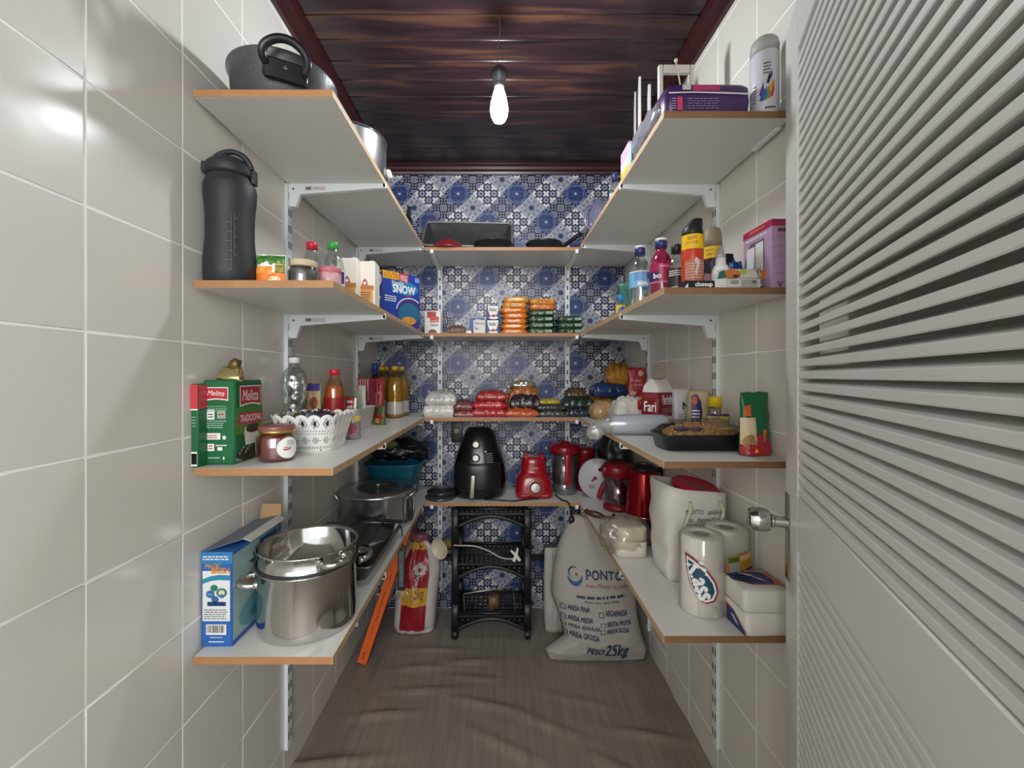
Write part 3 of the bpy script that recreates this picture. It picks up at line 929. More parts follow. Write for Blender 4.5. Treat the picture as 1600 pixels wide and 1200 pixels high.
t, S = pouch('soup_packet', 'orange and white soup packet with green leaves, beside the black jug', 'packet', -0.516, 0.958, L2, .064, .072, .02, mat('#f3efe4', .35), rz=R(6), seed=4)
decal(t, S, .02, .98, .02, .42, ORG, nu=10, nv=6)
decal(t, S, .02, .55, .38, .62, mat('#f09a3c', .4), nu=8, nv=4, off=.0009)
decal(t, S, .03, .97, .80, .97, mat('#2f6b25', .4), nu=10, nv=3)
for k in range(7): decal(t, S, .02 + .13 * k, .20 + .13 * k, .68 + .05 * (k % 3), .86, mat('#3f7f2b', .4), 'leaf_print', shape='oval', off=.0009)
decal(t, S, .66, .96, .42, .76, mat('#5b6428', .4), nu=4, nv=4, off=.0009)
fine_print(t, S, .68, .94, .45, .73, 4, YEL)
decal(t, S, .45, .85, .05, .30, mat('#fbe3b8', .4), shape='oval', off=.0011)
fine_print(t, S, .48, .80, .10, .26, 2, mat('#c2541d', .5))

t = thing('seasoning_jar', 'small glass jar of dark and pale bits with a beige lid', 'jar', (-0.466, 1.005, L2))
obj('jar_body', lathe([(.030, 0), (.033, .004), (.034, .045), (.030, .054), (.027, .057)], 28), GLASS, t)
def chips(v): return v * (1 + .10 * noise.noise(v * 180))
m_ch = mat('#57534f', .5, n=.95, sc=85)
obj('contents', loft([(.003, .029, .029), (.01, .032, .032), (.045, .032, .032), (.050, .027, .027)], 28, wob=chips), m_ch, t)
obj('lid', lathe([(.029, .055), (.031, .057), (.031, .068), (.029, .070)], 28), mat('#cdb99a', .5), t)
t = thing('small_jar', 'small pink patterned jar between the seasoning jar and the bottles', 'jar', (-0.425, 1.06, L2))
obj('jar_body', lathe([(.024, 0), (.027, .004), (.028, .05), (.025, .056)], 24), mat('#d9a3ab', .35, n=.5, sc=70), t)
obj('lid', lathe([(.026, .054), (.028, .056), (.028, .066), (.026, .068)], 24), mat('#c9707e', .4, n=.3, sc=40), t)
P1 = [(.025, 0), (.030, .004), (.031, .02), (.030, .05), (.031, .09), (.0305, .108), (.026, .128), (.017, .146), (.0135, .152), (.0135, .160)]
t = bottle('water_bottle', 'clear plastic bottle with a red cap behind the small jars', -.532, 1.2, L2, P1, PET, .016, .0155, mat('#d01f3c', .35), None)
t2 = bottle('water_bottle', 'clear plastic bottle with a green cap and blue label beside the cartons', -.472, 1.2, L2, P1, PET, .016, .0155, mat('#3fa04a', .35), None)
S = cylS(.0315, .0315, .03, .095, 0, R(360))
decal(t2, S, 0, 1, 0, 1, mat('#f0f0f2', .4), nu=28, nv=1)
decal(t2, S, .52, .74, .42, .95, mat('#27357c', .4), nu=10, nv=1, off=.001)
S = cylS(.0315, .0315, .03, .085, 0, R(360))
decal(t, S, 0, 1, 0, 1, mat('#e8b8c4', .4, n=.2), nu=28, nv=1)

CART = mat('#efe9dc', .45, n=.02)
for i, (px, y, lb) in enumerate(((541, 1.39, 'white cream carton with orange print next to the green capped bottle'), (569, 1.43, 'white cream carton with orange print next to the blue box'))):
    x = PX(px, y - .035)
    t, fs = carton('cream_carton', lb, 'carton', x, y, L2, .066, .066, .178, CART, rz=R(3), group='cream cartons on the side shelf')
    obj('spout_cap', lathe([(.011, .178), (.011, .187), (.010, .188)], 20, ox=.012, oy=.008), WI, t)
    S = fs['F']
    decal(t, S, .10, .90, .06, .52, mat('#e0a35a', .5), shape=[(0, .30), (.2, .05), (.5, 0), (.8, .05), (1, .30), (1, .86), (.92, 1), (.08, 1), (0, .86)])
    decal(t, S, .12, .88, .09, .20, mat('#e7c052', .5), shape='oval', off=.0009)
    decal(t, S, .06, .94, .46, .55, mat('#c98445', .5), off=.0010)
    decal(t, S, .34, .66, .54, .68, mat('#c23b33', .5), shape=[(0, 0), (1, 0), (.85, .6), (.5, 1), (.15, .6)], off=.0009)
    decal(t, S, .42, .58, .56, .62, WI, shape='oval', off=.0012)
    fine_print(t, S, .2, .8, .22, .44, 5, mat('#7a3a1c', .6), seed=i + 2)
    lettering(t, S, 'CREME DE LEITE', .5, .505, .05, mat('#7a3a1c', .6))

bx = Vector((-.458, 1.66)); ex = Vector((.122, .130)).normalized(); ang = math.atan2(ex.y, ex.x)
nrm = Vector((-ex.y, ex.x)); ctr = bx + ex * .089 + nrm * .026
SN = mat('#1d3f96', .35, n=.08, sc=10)
t, fs = carton('cereal_box', 'large blue cereal box with white lettering and a yellow top flash', 'box', ctr.x, ctr.y, L2, .178, .052, .217, SN, rz=ang)
S = fs['F']
decal(t, S, .0, .42, .86, 1.0, mat('#f0a81e', .4), shape=[(0, 0), (1, 0), (1, 1), (0, 1)], off=.0008)
lettering(t, S, 'LEVE 800g', .21, .955, .066, BI, hs=1.2)
lettering(t, S, 'PAGUE 650g', .21, .893, .066, BI, hs=1.2)
decal(t, S, .43, .67, .84, 1.0, mat('#b3223f', .4), off=.0008)
lettering(t, S, 'GR\u00c1TIS', .55, .955, .036, WI, hs=1.2)
lettering(t, S, '150g', .55, .885, .032, WI, hs=1.2)
decal(t, S, .86, .98, .88, .96, mat('#9fb3c8', .5)); fine_print(t, S, .87, .97, .89, .95, 2, SN)
decal(t, S, .22, .95, .60, .86, mat('#1f7fae', .4), shape='oval', off=.0005)
lettering(t, S, 'Nestl\u00e9', .39, .80, .055, WI, hs=1.3)
lettering(t, S, 'SNOW', .56, .70, .108, WI, hs=1.3, bold=.0012)
lettering(t, S, 'FLAKES', .66, .59, .036, RED)
fine_print(t, S, .05, .36, .44, .56, 3, WI)
decal(t, S, .34, 1.0, .02, .54, mat('#3f2f78', .4), shape=[(.1, 0), (1, 0), (1, 1), (.45, 1), (.15, .9), (0, .6)], off=.0008)
decal(t, S, .40, 1.0, .05, .46, mat('#23648a', .4), shape='oval', off=.0010)
ring = bmesh.new()
for k in range(24):
    a0, a1 = math.pi * (.05 + .9 * k / 24), math.pi * (.05 + .9 * (k + 1) / 24)
    q = [(.72 + r_ * .36 * math.cos(a), .28 + r_ * .26 * math.sin(a)) for r_, a in ((1, a0), (1.08, a0), (1.08, a1), (1, a1))]
    if max(u for u, v in q) < 1: ring.faces.new([ring.verts.new(S.p(u, v, .0013)) for u, v in reversed(q)])
obj('printed_arc', ring, mat('#c9d8ee', .4), t, smooth=False)
decal(t, S, .50, .88, .05, .20, mat('#c98a3c', .45, n=.4, sc=60), shape='oval', off=.0014)
S = fs['L']
decal(t, S, .05, .9, .72, .95, WI, shape='oval'); decal(t, S, .1, .9, .97, 1.0, mat('#f0a81e', .4))
decal(t, S, .2, .9, .05, .28, mat('#dfe6f2', .5), shape=[(0, 0), (.7, 0), (1, .5), (.6, 1), (.3, .5)])
decal(t, S, .15, .8, .40, .55, mat('#dfe6f2', .5), shape=[(0, 0), (.6, .2), (1, .8), (.4, 1), (.3, .5)])

# ================================================================== counter-height side shelf away from the door
GRN = mat('#17643a', .42, n=.08, sc=10); GRN2 = mat('#3f7a33', .42)
CRED = mat('#b3293a', .42)
t, fs = carton('coffee_pack', 'slim red and green coffee brick standing against the tiled wall', 'packet', -.6462, .925, L3, .016, .06, .178, GRN, bev=.003, pn='wrapper')
for f in 'FR': decal(t, fs[f], .02, .98, .70, .99, mat('#c9404e', .35, n=.15, sc=40))
decal(t, fs['F'], .0, 1, .685, .70, WI, off=.0009)
decal(t, fs['F'], .1, .9, .02, .19, WI); barcode(t, fs['F'], .14, .86, .04, .17, vertical=True)
fine_print(t, fs['F'], .2, .8, .48, .62, 4, mat('#7fa58c', .6))
cx_, cy_ = -.579, .925
rzc = R(1.5)
wv = Vector((math.cos(rzc), math.sin(rzc))); dv = Vector((-wv.y, wv.x))
W_, D_, H_ = .070, .112, .186
ctr = Vector((cx_ - .004, cy_)) - wv * W_ / 2 + dv * D_ / 2
t, fs = carton('coffee_pack', 'big green coffee packet with red badges, its gold foil top open', 'packet', ctr.x + .004, ctr.y, L3, W_, D_, H_, GRN, rz=rzc, bev=.004, pn='wrapper')
def foil(name, secs, m, sd, loc):
    o = obj(name, loft(secs, 22, True, True, wob=lambda v: v + Vector((noise.noise(v * 90 + Vector((sd, 0, 0))), noise.noise(v * 90 + Vector((0, sd, 0))), .4 * noise.noise(v * 70))) * .006), m, t, ang=25); o.location = loc; return o
foil('foil_top', [(-.004, .028, .018, 4), (.010, .026, .015, 4), (.022, .022, .009, 3, .002), (.030, .018, .004, 3, .004)], mat('#d9c98e', .16, 1.0, n=.3, sc=30), 3, (.006, -.022, H_))
foil('foil_curl', [(.020, .012, .006, 3, .004), (.030, .013, .008, 3, .008), (.044, .009, .006, 3, .010), (.050, .003, .003, 2, .009)], mat('#6b5a35', .35, .6, n=.3), 8, (.006, -.022, H_))
flag = [(0, 0), (.25, .07), (.5, .10), (.75, .07), (1, 0), (1, 1), (0, 1)]
S = fs['F']
decal(t, S, .10, .80, .755, .915, WI, shape=flag); decal(t, S, .12, .78, .77, .905, CRED, shape=flag, off=.0010)
lettering(t, S, 'Melitta', .45, .845, .036, WI, slant=.3, hs=1.2, off=.0015, rot=R(-3))
fine_print(t, S, .12, .78, .62, .70, 3, mat('#7fae92', .6))
decal(t, S, .15, .38, .535, .65, WI); fine_print(t, S, .19, .34, .55, .61, 2, BI)
decal(t, S, .46, .72, .545, .645, mat('#9aa79b', .6)); fine_print(t, S, .5, .68, .58, .61, 1, CRED)
fine_print(t, S, .15, .78, .43, .53, 4, mat('#9fc2ac', .6), seed=4)
decal(t, S, .08, .56, .30, .375, WI); fine_print(t, S, .1, .5, .31, .36, 2, CRED, seed=7)
decal(t, S, .62, .74, .30, .345, WI, shape=[(.2, 0), (.8, 0), (1, .8), (.5, 1), (0, .8)])
decal(t, S, .17, .37, .165, .25, WI); fine_print(t, S, .2, .34, .18, .24, 2, CRED, seed=9)
decal(t, S, .47, .62, .17, .21, WI); fine_print(t, S, .42, .78, .215, .245, 1, WI)
fine_print(t, S, .2, .56, .075, .095, 1, WI); decal(t, S, .64, .69, .06, .10, WI, shape='oval')
S = fs['R']
decal(t, S, .0, 1, .50, .68, mat('#3a7f35', .45), nu=1); decal(t, S, 0, 1, .34, .52, mat('#567f2e', .45))
decal(t, S, .16, .92, .675, .93, WI, shape=flag); decal(t, S, .18, .90, .695, .918, CRED, shape=flag, off=.0010)
lettering(t, S, 'Melitta', .54, .81, .064, WI, slant=.3, hs=1.5, off=.0015)
decal(t, S, .10, .98, .455, .605, mat('#b02a38', .5), off=.0010, shape=[(0, .05), (1, 0), (1, .92), (.04, 1)])
lettering(t, S, 'TRADICIONAL', .55, .53, .088, WI, hs=1.7, off=.0015)
decal(t, S, .30, .96, .20, .42, mat('#e6e0d4', .5), shape=[(.08, 0), (.8, 0), (1, .75), (.95, 1), (.05, 1), (0, .7)], off=.0012)
decal(t, S, .36, .90, .34, .45, mat('#3a2417', .5), shape='oval', off=.0016)
decal(t, S, .05, .9, .02, .17, mat('#33291f', .5, n=.6, sc=60), shape='oval', off=.0014)
for k in range(6): decal(t, S, .10 + .07 * k, .17 + .07 * k, .10 + .03 * (k % 3), .14 + .03 * (k % 3), mat('#8a8474', .5), 'bean_print', shape='oval', off=.0018)
lettering(t, S, '500g', .12, .045, .02, WI)

t = thing('honey_jar', 'squat glass jar of dark red jam with a gold-edged lid', 'jar', (-.517, .982, L3))
obj('jam', lathe([(.034, .003), (.039, .010), (.0395, .052), (.034, .060)], 36), mat('#7b1f23', .12, n=.2, sc=18, coat=.6), t)
obj('jar_body', lathe([(.036, 0), (.041, .006), (.042, .012), (.042, .052), (.037, .062), (.034, .064), (.034, .068)], 40), GLASS, t)
ld = obj('lid', lathe([(.0375, .066), (.039, .067), (.039, .079), (.0375, .081)], 40), mat('#84504a', .35, n=.15, sc=30), t)
obj('lid_rim', lathe([(.0378, .0655), (.0394, .066), (.0394, .0705), (.0378, .071)], 40), GOLD, ld)
S = cylS(.0422, .0422, .008, .056, R(62), R(70))
decal(t, S, 0, 1, .0, 1, WI, shape='oval'); lettering(t, S, 'Mel', .45, .50, .016, mat('#a3243a', .5), slant=.4, hs=.8)
decal(t, S, .22, .62, .38, .50, mat('#a3243a', .5), shape=[(0, .3), (.3, .6), (.6, .4), (1, 1), (.8, .2), (.4, 0)], off=.0012)
fine_print(t, S, .42, .82, .62, .86, 3, mat('#9a8f8f', .6))
S = cylS(.0422, .0422, .008, .056, R(-74), R(50)); decal(t, S, 0, 1, 0, 1, WI, shape='oval')

# lace-edged basket: every hole is cut through its wall
def lace_basket():
    x0, x1, y0, y1 = -.582, -.416, 1.047, 1.238
    cx, cy = (x0 + x1) / 2, (y0 + y1) / 2
    t = thing('lace_basket', 'white plastic lace-cut basket filled with packets', 'basket', (cx, cy, L3))
    hh = .090
    def ring_pt(s, k):
        hx, hy, rc = (x1 - x0) / 2 - .018 * (1 - k), (y1 - y0) / 2 - .022 * (1 - k), .042
        ax, ay = hx - rc, hy - rc
        segs = [2 * ax, math.pi / 2 * rc, 2 * ay, math.pi / 2 * rc] * 2
        tot = sum(segs); q = s * tot
        pos = [(-ax, -hy, 1, 0), (ax, -ay, None, R(-90)), (hx, -ay, 0, 1), (ax, ay, None, 0), (ax, hy, -1, 0), (-ax, ay, None, R(90)), (-hx, ay, 0, -1), (-ax, -ay, None, R(180))]
        for L, p_ in zip(segs, pos):
            if q <= L + 1e-9:
                if p_[2] is None:
                    a = p_[3] + q / rc
                    return p_[0] + rc * math.cos(a), p_[1] + rc * math.sin(a)
                return p_[0] + p_[2] * q, p_[1] + p_[3] * q
            q -= L
        return pos[0][0], pos[0][1]
    per, rep, nv = 12, 20, 26
    nu = per * rep
    def hole(i, j):
        a = i % per; v = j
        if v in (2, 3): return a % 3 == (0 if v == 2 else 1) and True
        if 6 <= v <= 10:
            return (abs(a - 5.5) + abs(v - 8) * 1.1 < 4.6) and (a + v) % 2 == 0
        if v in (13, 15): return a % 3 == (v // 2) % 3
        if 17 <= v <= 23:
            dd_ = abs(a - 5.5) * .9 + abs(v - 20)
            return (dd_ < 1.7) or (2.3 < dd_ < 4.3 and (a + v) % 2 == 0)
        return False
    bm = bmesh.new(); vs = {}
    for j in range(nv + 1):
        for i in range(nu):
            zc = 1 + (.10 * abs(math.sin(math.pi * i / per)) ** .7 - .04) * max(0, (j - 17) / 9)
            k = j / nv * zc
            if 11 <= j <= 12: off = .0015
            else: off = 0
            x, y = ring_pt((i + .0) / nu, k)
            vs[i, j] = bm.verts.new((x * (1 + off), y * (1 + off), .002 + hh * k))
    for j in range(nv):
        for i in range(nu):
            if not hole(i, j):
                i2 = (i + 1) % nu
                bm.faces.new((vs[i, j], vs[i2, j], vs[i2, j + 1], vs[i, j + 1]))
    bmesh.ops.delete(bm, geom=[v for v in bm.verts if not v.link_faces], context='VERTS')
    m = mat('#eceae6', .4, n=.02)
    o = obj('basket_wall', bm, m, t, ang=30)
    sm = o.modifiers.new('wall', 'SOLIDIFY'); sm.thickness = .0018; sm.offset = -1
    bm = bmesh.new(); a = [bm.verts.new((*ring_pt(i / 64, 0), .0)) for i in range(64)]; b = [bm.verts.new((*ring_pt(i / 64, 0), .003)) for i in range(64)]
    rings_surface(bm, [a, b]); obj('basket_floor', bm, m, t)
    return cx, cy
bcx, bcy = lace_basket()
bl = [('green', '#55652f', -.545, 1.10, .09, .045, .055, 2, R(20)), ('blue and grey', '#4f6475', -.485, 1.105, .085, .05, .058, 5, R(-15)), ('dark maroon', '#5a1f2a', -.462, 1.13, .04, .07, .058, 7, R(5)), ('dark navy', '#2c3242', -.492, 1.165, .06, .06, .060, 9, R(30)), ('brown', '#6d4f3c', -.535, 1.165, .06, .06, .058, 12, R(-30))]
for nm, hx, x, y, w_, ln, h, sd, rz in bl:
    t = thing('food_packet', '%s foil food packet lying inside the white lace basket' % nm, 'packet', (x, y, L3 + .0045), rz, 'packets in the lace basket')
    obj('wrapper', pillow(w_, ln, h * 1.42, sd, .25), mat(hx, .3, n=.35, sc=40), t, ang=70)

def spiral(v):
    a = math.atan2(v.y, v.x); k = max(0, min(1, (v.z - .02) / .02)) * max(0, min(1, (.205 - v.z) / .015))
    s = 1 + .045 * k * math.sin(3 * a + v.z * 190)
    return Vector((v.x * s, v.y * s, v.z))
pr = [(.026, 0), (.034, .003), (.036, .010)] + [(.0355 - .0055 * math.exp(-((z - .118) / .028) ** 2), z) for z in [.02 + .006 * i for i in range(28)]] + [(.034, .194), (.030, .206), (.022, .217), (.0145, .223), (.0135, .226), (.0135, .236)]
t = bottle('water_bottle', 'large empty clear bottle with spiral ribs and a white cap behind the lace basket', -.612, 1.262, L3, pr, clear('eef3f2', .20, .05), .014, .0155, WI, wob=spiral, seg=40)

t, S = pouch('spice_packet', 'tan packet with a purple top leaning behind the lace basket', 'packet', PX(489, 1.34), 1.345, L3, .050, .172, .02, mat('#c0a478', .5), rz=R(-8), seed=6, tilt=0)
decal(t, S, .04, .96, .86, .99, mat('#43357d', .5), nu=8, nv=2)
decal(t, S, .3, .85, .52, .75, mat('#8d4a33', .5), shape='oval')
t, S = pouch('herb_packet', 'dark green herb packet tucked behind the tan packet', 'packet', PX(480, 1.42), 1.41, L3, .05, .155, .02, mat('#3d4f2a', .45, n=.3), seed=8)
t, S = pouch('snack_packet', 'yellow packet standing behind the orange juice bottle', 'packet', PX(522, 1.56), 1.575, L3, .105, .118, .025, mat('#d9bf2e', .4, n=.1), seed=9)
pj = [(.026, 0), (.030, .004), (.031, .03), (.030, .06), (.0285, .075), (.030, .09), (.0315, .115), (.031, .14), (.026, .165), (.018, .185), (.0155, .192), (.0155, .200)]
t = bottle('juice_bottle', 'orange juice bottle with a red label and red cap', -.540, 1.385, L3, pj, clear('f6e3c0', .10, .04), .017, .0165, mat('#cf2b35', .35), liquid=[(r, z) for r, z in pj if z < .185], liq_m=mat('#c86d22', .25, n=.1, coat=.5))
S = cylS(.0318, .0322, .035, .125, 0, R(300))
decal(t, S, 0, 1, .0, 1.0, mat('#9c1f24', .3, n=.15), nu=30, nv=6, shape=None)
decal(t, S, .36, .64, .10, .38, mat('#e8c98f', .4), shape='oval', off=.0011)
fine_print(t, S, .38, .62, .18, .32, 2, RED)

# white bin holding packets
t = thing('storage_bin', 'white plastic bin holding packets beside the oil bottles', 'bin', (-.553, 1.545, L3))
WP = mat('#dcd8d4', .4, n=.03)
bm = loft([(0, .058, .10, 7), (.004, .060, .104, 7), (.078, .073, .118, 7), (.080, .076, .121, 7), (.080, .070, .115, 7), (.008, .057, .10, 7), (.006, .03, .05, 4)], 48)
obj('bin_body', bm, WP, t)
for nm, hx, x, y, w_, h, rz, sd in (('green sauce sachet with a red end', '#2f7a3a', -.535, 1.465, .085, .115, R(-8), 3), ('white and green sachet at the back', '#d9dcd2', -.530, 1.625, .05, .150, R(-40), 5), ('pale yellow sachet at the wall', '#cdbb63', -.59, 1.53, .05, .11, R(20), 11)):
    tt, S = pouch('sauce_sachet', '%s inside the white plastic bin' % nm, 'sachet', x, y, L3 + .009, w_, h, .03, mat(hx, .35, n=.12, sc=40), rz=rz, seed=sd, tw=1.05)
    if sd == 3:
        decal(tt, S, .58, .90, .55, .97, mat('#b52a34', .4), nu=4, nv=6); decal(tt, S, .92, .99, .55, .97, WI, nu=2, nv=6)
        fine_print(tt, S, .63, .86, .62, .92, 2, WI); decal(tt, S, .1, .5, .6, .9, mat('#4f9a4a', .4), shape='oval')
t = thing('sauce_pot', 'small clear plastic pot with a yellow and pink label', 'pot', (PX(549, 1.30), 1.315, L3))
obj('pot_body', lathe([(.018, 0), (.023, .003), (.023, .080), (.021, .088), (.021, .094)], 26), clear('eceaea', .14, .06, haze=.25), t)
obj('contents', lathe([(.018, .002), (.0215, .006), (.0215, .048)], 26), mat('#a9808a', .35, n=.3, sc=60), t)
S = cylS(.0233, .0233, .04, .078, 0, R(250)); decal(t, S, 0, 1, .45, .85, mat('#dccb6b', .5), nu=20); decal(t, S, .3, .7, -.6, .3, mat('#b0526b', .5), shape='oval')
t, S = pouch('spice_sachet', 'green and red spice sachet lying against the bin near the oil', 'sachet', PX(594, 1.70), 1.70, L3, .055, .075, .03, mat('#5c6b3a', .4, n=.3), rz=R(-35), seed=14)
decal(t, S, .35, .95, .1, .6, mat('#a8352f', .45), shape='oval'); decal(t, S, .2, .8, .1, .35, mat('#d9bb5a', .45), shape='oval', off=.001)

t, fs = carton('tea_box', 'red striped box with a blue base standing near the rail', 'box', PX(568, 1.72), 1.75, L3, .056, .05, .186, mat('#9c2a36', .45), rz=R(-6))
decal(t, fs['F'], 0, 1, 0, .42, mat('#2f4f7c', .5))
for k in range(5): decal(t, fs['F'], .06 + .19 * k, .13 + .19 * k, .50, .98, WI, 'stripe_print', shape=[(.4, 0), (1, 0), (.6, 1), (0, 1)])
t, S = pouch('coffee_pouch', 'plain red pouch between the tea box and the oil bottles', 'pouch', PX(588, 1.80), 1.825, L3, .054, .185, .035, mat('#9e2631', .4, n=.1), rz=R(5), seed=3)
decal(t, S, .2, .8, .55, .75, mat('#c25a54', .5), shape=[(0, .2), (1, .5), (1, .8), (0, .5)])
t = bottle('sauce_bottle', 'dark bottle with a tall blue cap beside the oil bottles', PX(583, 2.0), 2.03, L3, [(.026, 0), (.030, .004), (.031, .13), (.027, .165), (.014, .195), (.012, .205)], mat('#2a1c16', .12, n=.1), .05, .0155, mat('#26408a', .4))
OIL = clear('e6bf30', .10, .04, haze=.5)
po = [(.032, 0), (.038, .004), (.039, .012), (.038, .07), (.036, .085), (.0385, .10), (.039, .14), (.036, .165), (.028, .19), (.017, .210), (.0135, .216), (.0135, .226)]
for px, y, lb in ((617, 1.985, 'oil bottle with yellow cap, front one of the outer pair by the blue wall'), (627, 2.085, 'oil bottle with yellow cap, rear one of the outer pair by the blue wall'), (596, 2.095, 'oil bottle with yellow cap, rear one beside the dark bottle'), (603, 2.17, 'oil bottle with yellow cap, farthest, in the corner')):
    x = PX(px, y)
    t = bottle('oil_bottle', lb, x, y, L3, po, clear('f3e6b0', .10, .03), .016, .0155, mat('#e9b42a', .4), group='cooking oil bottles', liquid=[(r, z) for r, z in po if z < .2], liq_m=OIL)
    S = cylS(.0388, .0378, .018, .075, 0, R(330))
    decal(t, S, 0, 1, 0, 1, clear('eceae0', .1, .2, haze=.55), nu=30, nv=1)

# ================================================================== lowest side shelf away from the door
t = thing('toy_box', 'tall blue cardboard box with orange title and open flaps beside the steel pots', 'box', (-.6185, 1.028, L4))
BW, BD, BH = .069, .205, .207
BB = mat('#2458a3', .42, n=.1, sc=14); TAN = mat('#b08a62', .7, n=.12)
bm = box(-BW / 2, BW / 2, -BD / 2, BD / 2, 0, BH, .001)
obj('carton_body', bm, BB, t)
def flap(name, quad, m, par=t, th=.0015):
    bm = bmesh.new(); q = [Vector(p) for p in quad]; n_ = (q[1] - q[0]).cross(q[2] - q[0]).normalized() * th
    a = [bm.verts.new(p) for p in q]; b = [bm.verts.new(p - n_) for p in q]
    bm.faces.new(a); bm.faces.new(b[::-1])
    for i in range(4): bm.faces.new((a[(i + 1) % 4], a[i], b[i], b[(i + 1) % 4]))
    return obj(name, bm, m, par, smooth=False)
flap('rear_flap', [(-BW / 2 + .012, BD / 2, BH), (BW / 2, BD / 2, BH), (BW / 2 - .006, BD / 2 + .012, BH + .040), (-BW / 2 + .012, BD / 2 + .012, BH + .040)], TAN)
fo_ = flap('top_flap', [(-BW / 2, -BD / 2, BH), (BW / 2 - .004, -BD / 2 + .045, BH + .012), (BW / 2 - .004, BD / 2, BH + .014), (-BW / 2, BD / 2, BH + .002)], mat('#6f7680', .5, n=.2))
flap('tuck_flap', [(BW / 2 - .006, -BD / 2 + .045, BH + .013), (BW / 2 + .012, -BD / 2 + .050, BH + .004), (BW / 2 + .014, BD / 2 - .004, BH + .006), (BW / 2 - .006, BD / 2, BH + .015)], mat('#c5c5bf', .6))
S = boxS('F', BW, BD, BH)
decal(t, S, .03, .95, .0, 1, mat('#2a63b0', .42), off=.0004)
decal(t, S, 0, 1, .88, 1, mat('#2f7fb5', .45), off=.0005); fine_print(t, S, .06, .9, .91, .965, 2, WI)
decal(t, S, .05, .92, .27, .80, mat('#e2e3e0', .5), off=.0006)
decal(t, S, .03, .93, .66, .76, mat('#2d86ab', .5), shape=[(0, 0), (.3, .35), (.6, .45), (1, .4), (1, .95), (.6, 1), (.3, .85), (0, .5)], off=.0009)
for a, b, hx in (('MAGIC', .40, '#a98c6a'), ('BRUSH', .62, '#d98a2c')):
    lettering(t, S, a, b, .855 if a == 'MAGIC' else .805, .034 if a == 'MAGIC' else .038, mat(hx, .5), hs=1.35, bold=.0006, off=.0016)
for u, v, r_, hx in ((.42, .62, .12, '#2c7a63'), (.30, .555, .14, '#2668a8'), (.45, .50, .12, '#2c6a9c'), (.66, .57, .17, '#2e6f86')): decal(t, S, u - r_, u + r_, v - r_ * .29, v + r_ * .29, mat(hx, .5), shape='oval', off=.0010)
decal(t, S, .56, .76, .54, .60, mat('#d8d2a0', .5), shape='oval', off=.0013); decal(t, S, .62, .72, .515, .555, mat('#2668a8', .5), off=.0014)
lettering(t, S, '4 em 1', .30, .555, .012, WI, off=.0014)
decal(t, S, .20, .80, .43, .475, mat('#2b4f8c', .5), off=.001); fine_print(t, S, .24, .76, .435, .47, 2, WI)
fine_print(t, S, .1, .85, .285, .40, 5, mat('#70757c', .6))
barcode(t, S, .16, .80, .125, .235); fine_print(t, S, .3, .7, .09, .105, 1, WI); fine_print(t, S, .25, .75, .04, .065, 1, WI)
S = boxS('R', BW, BD, BH)
decal(t, S, .0, .93, .06, .97, mat('#8fa7a6', .5, n=.15, sc=12)); decal(t, S, .1, .9, .05, .4, mat('#5f8f98', .5), shape='oval', off=.0009)
decal(t, S, .28, .55, .72, .86, mat('#45545c', .5), shape=[(0, .4), (.4, .5), (.3, 1), (.6, .6), (1, .7), (.6, .3), (.4, 0)], off=.0011)
decal(t, S, .5, .9, .80, .95, mat('#2d4f86', .5), off=.0010); decal(t, S, .12, .5, .55, .62, mat('#b5824d', .5), off=.0010)
decal(t, S, .3, .7, .12, .26, mat('#3a7c8a', .5), shape='oval', off=.0012)

def steel_loop(par, a, r, z, wd, out, nm='handle', rad=.0055):
    return loop_handle(par, a, r, z, wd, out, STEEL, rad, 0.004, nm)
t = thing('stock_pot', 'tall polished steel stock pot standing beside the blue box', 'pot', (-.464, 1.028, L4))
obj('pot_body', lathe([(.103, 0), (.109, .004), (.111, .012), (.111, .03), (.111, .143), (.114, .147), (.114, .149), (.109, .149), (.108, .14), (.105, .01), (0, .008)], 72), STEEL, t)
for a in (R(214), R(34)):
    hd = steel_loop(t, a, .112, .128, .062, .036, rad=.0075)
    for s in (-1, 1):
        bm = lathe([(.010, 0), (.008, .005)], 14)
        bmesh.ops.transform(bm, matrix=Matrix.Rotation(a, 4, 'Z') @ Matrix.Translation((.112, s * .030, .128)) @ Matrix.Rotation(R(90), 4, 'Y'), verts=bm.verts)
        obj('handle_boss', bm, STEEL, hd)
t = thing('steamer_insert', 'polished steel steamer pan sitting on the tall stock pot', 'pot', (-.464, 1.03, L4 + .1492))
obj('pan_body', lathe([(.100, -.05), (.106, -.046), (.1075, .0), (.1075, .0012), (.113, .002), (.1135, .006), (.109, .010), (.109, .036), (.1145, .040), (.1145, .043), (.110, .043), (.106, .036), (.105, -.030), (.085, -.032), (.083, -.036), (0, -.037)], 72), STEEL, t)
gk = obj('seal_ring', lathe([(.1140, .0015), (.1155, .003), (.1155, .0065), (.1140, .008), (.112, .0065), (.112, .003)], 72, False, False), mat('#2a2a2a', .5), t)
for a in (R(-38), R(142)):
    hd = steel_loop(t, a, .109, .024, .064, .034, rad=.0072)
    for s in (-1, 1):
        bm = lathe([(.010, 0), (.008, .005)], 14)
        bmesh.ops.transform(bm, matrix=Matrix.Rotation(a, 4, 'Z') @ Matrix.Translation((.108, s * .031, .024)) @ Matrix.Rotation(R(90), 4, 'Y'), verts=bm.verts)
        obj('handle_boss', bm, STEEL, hd)

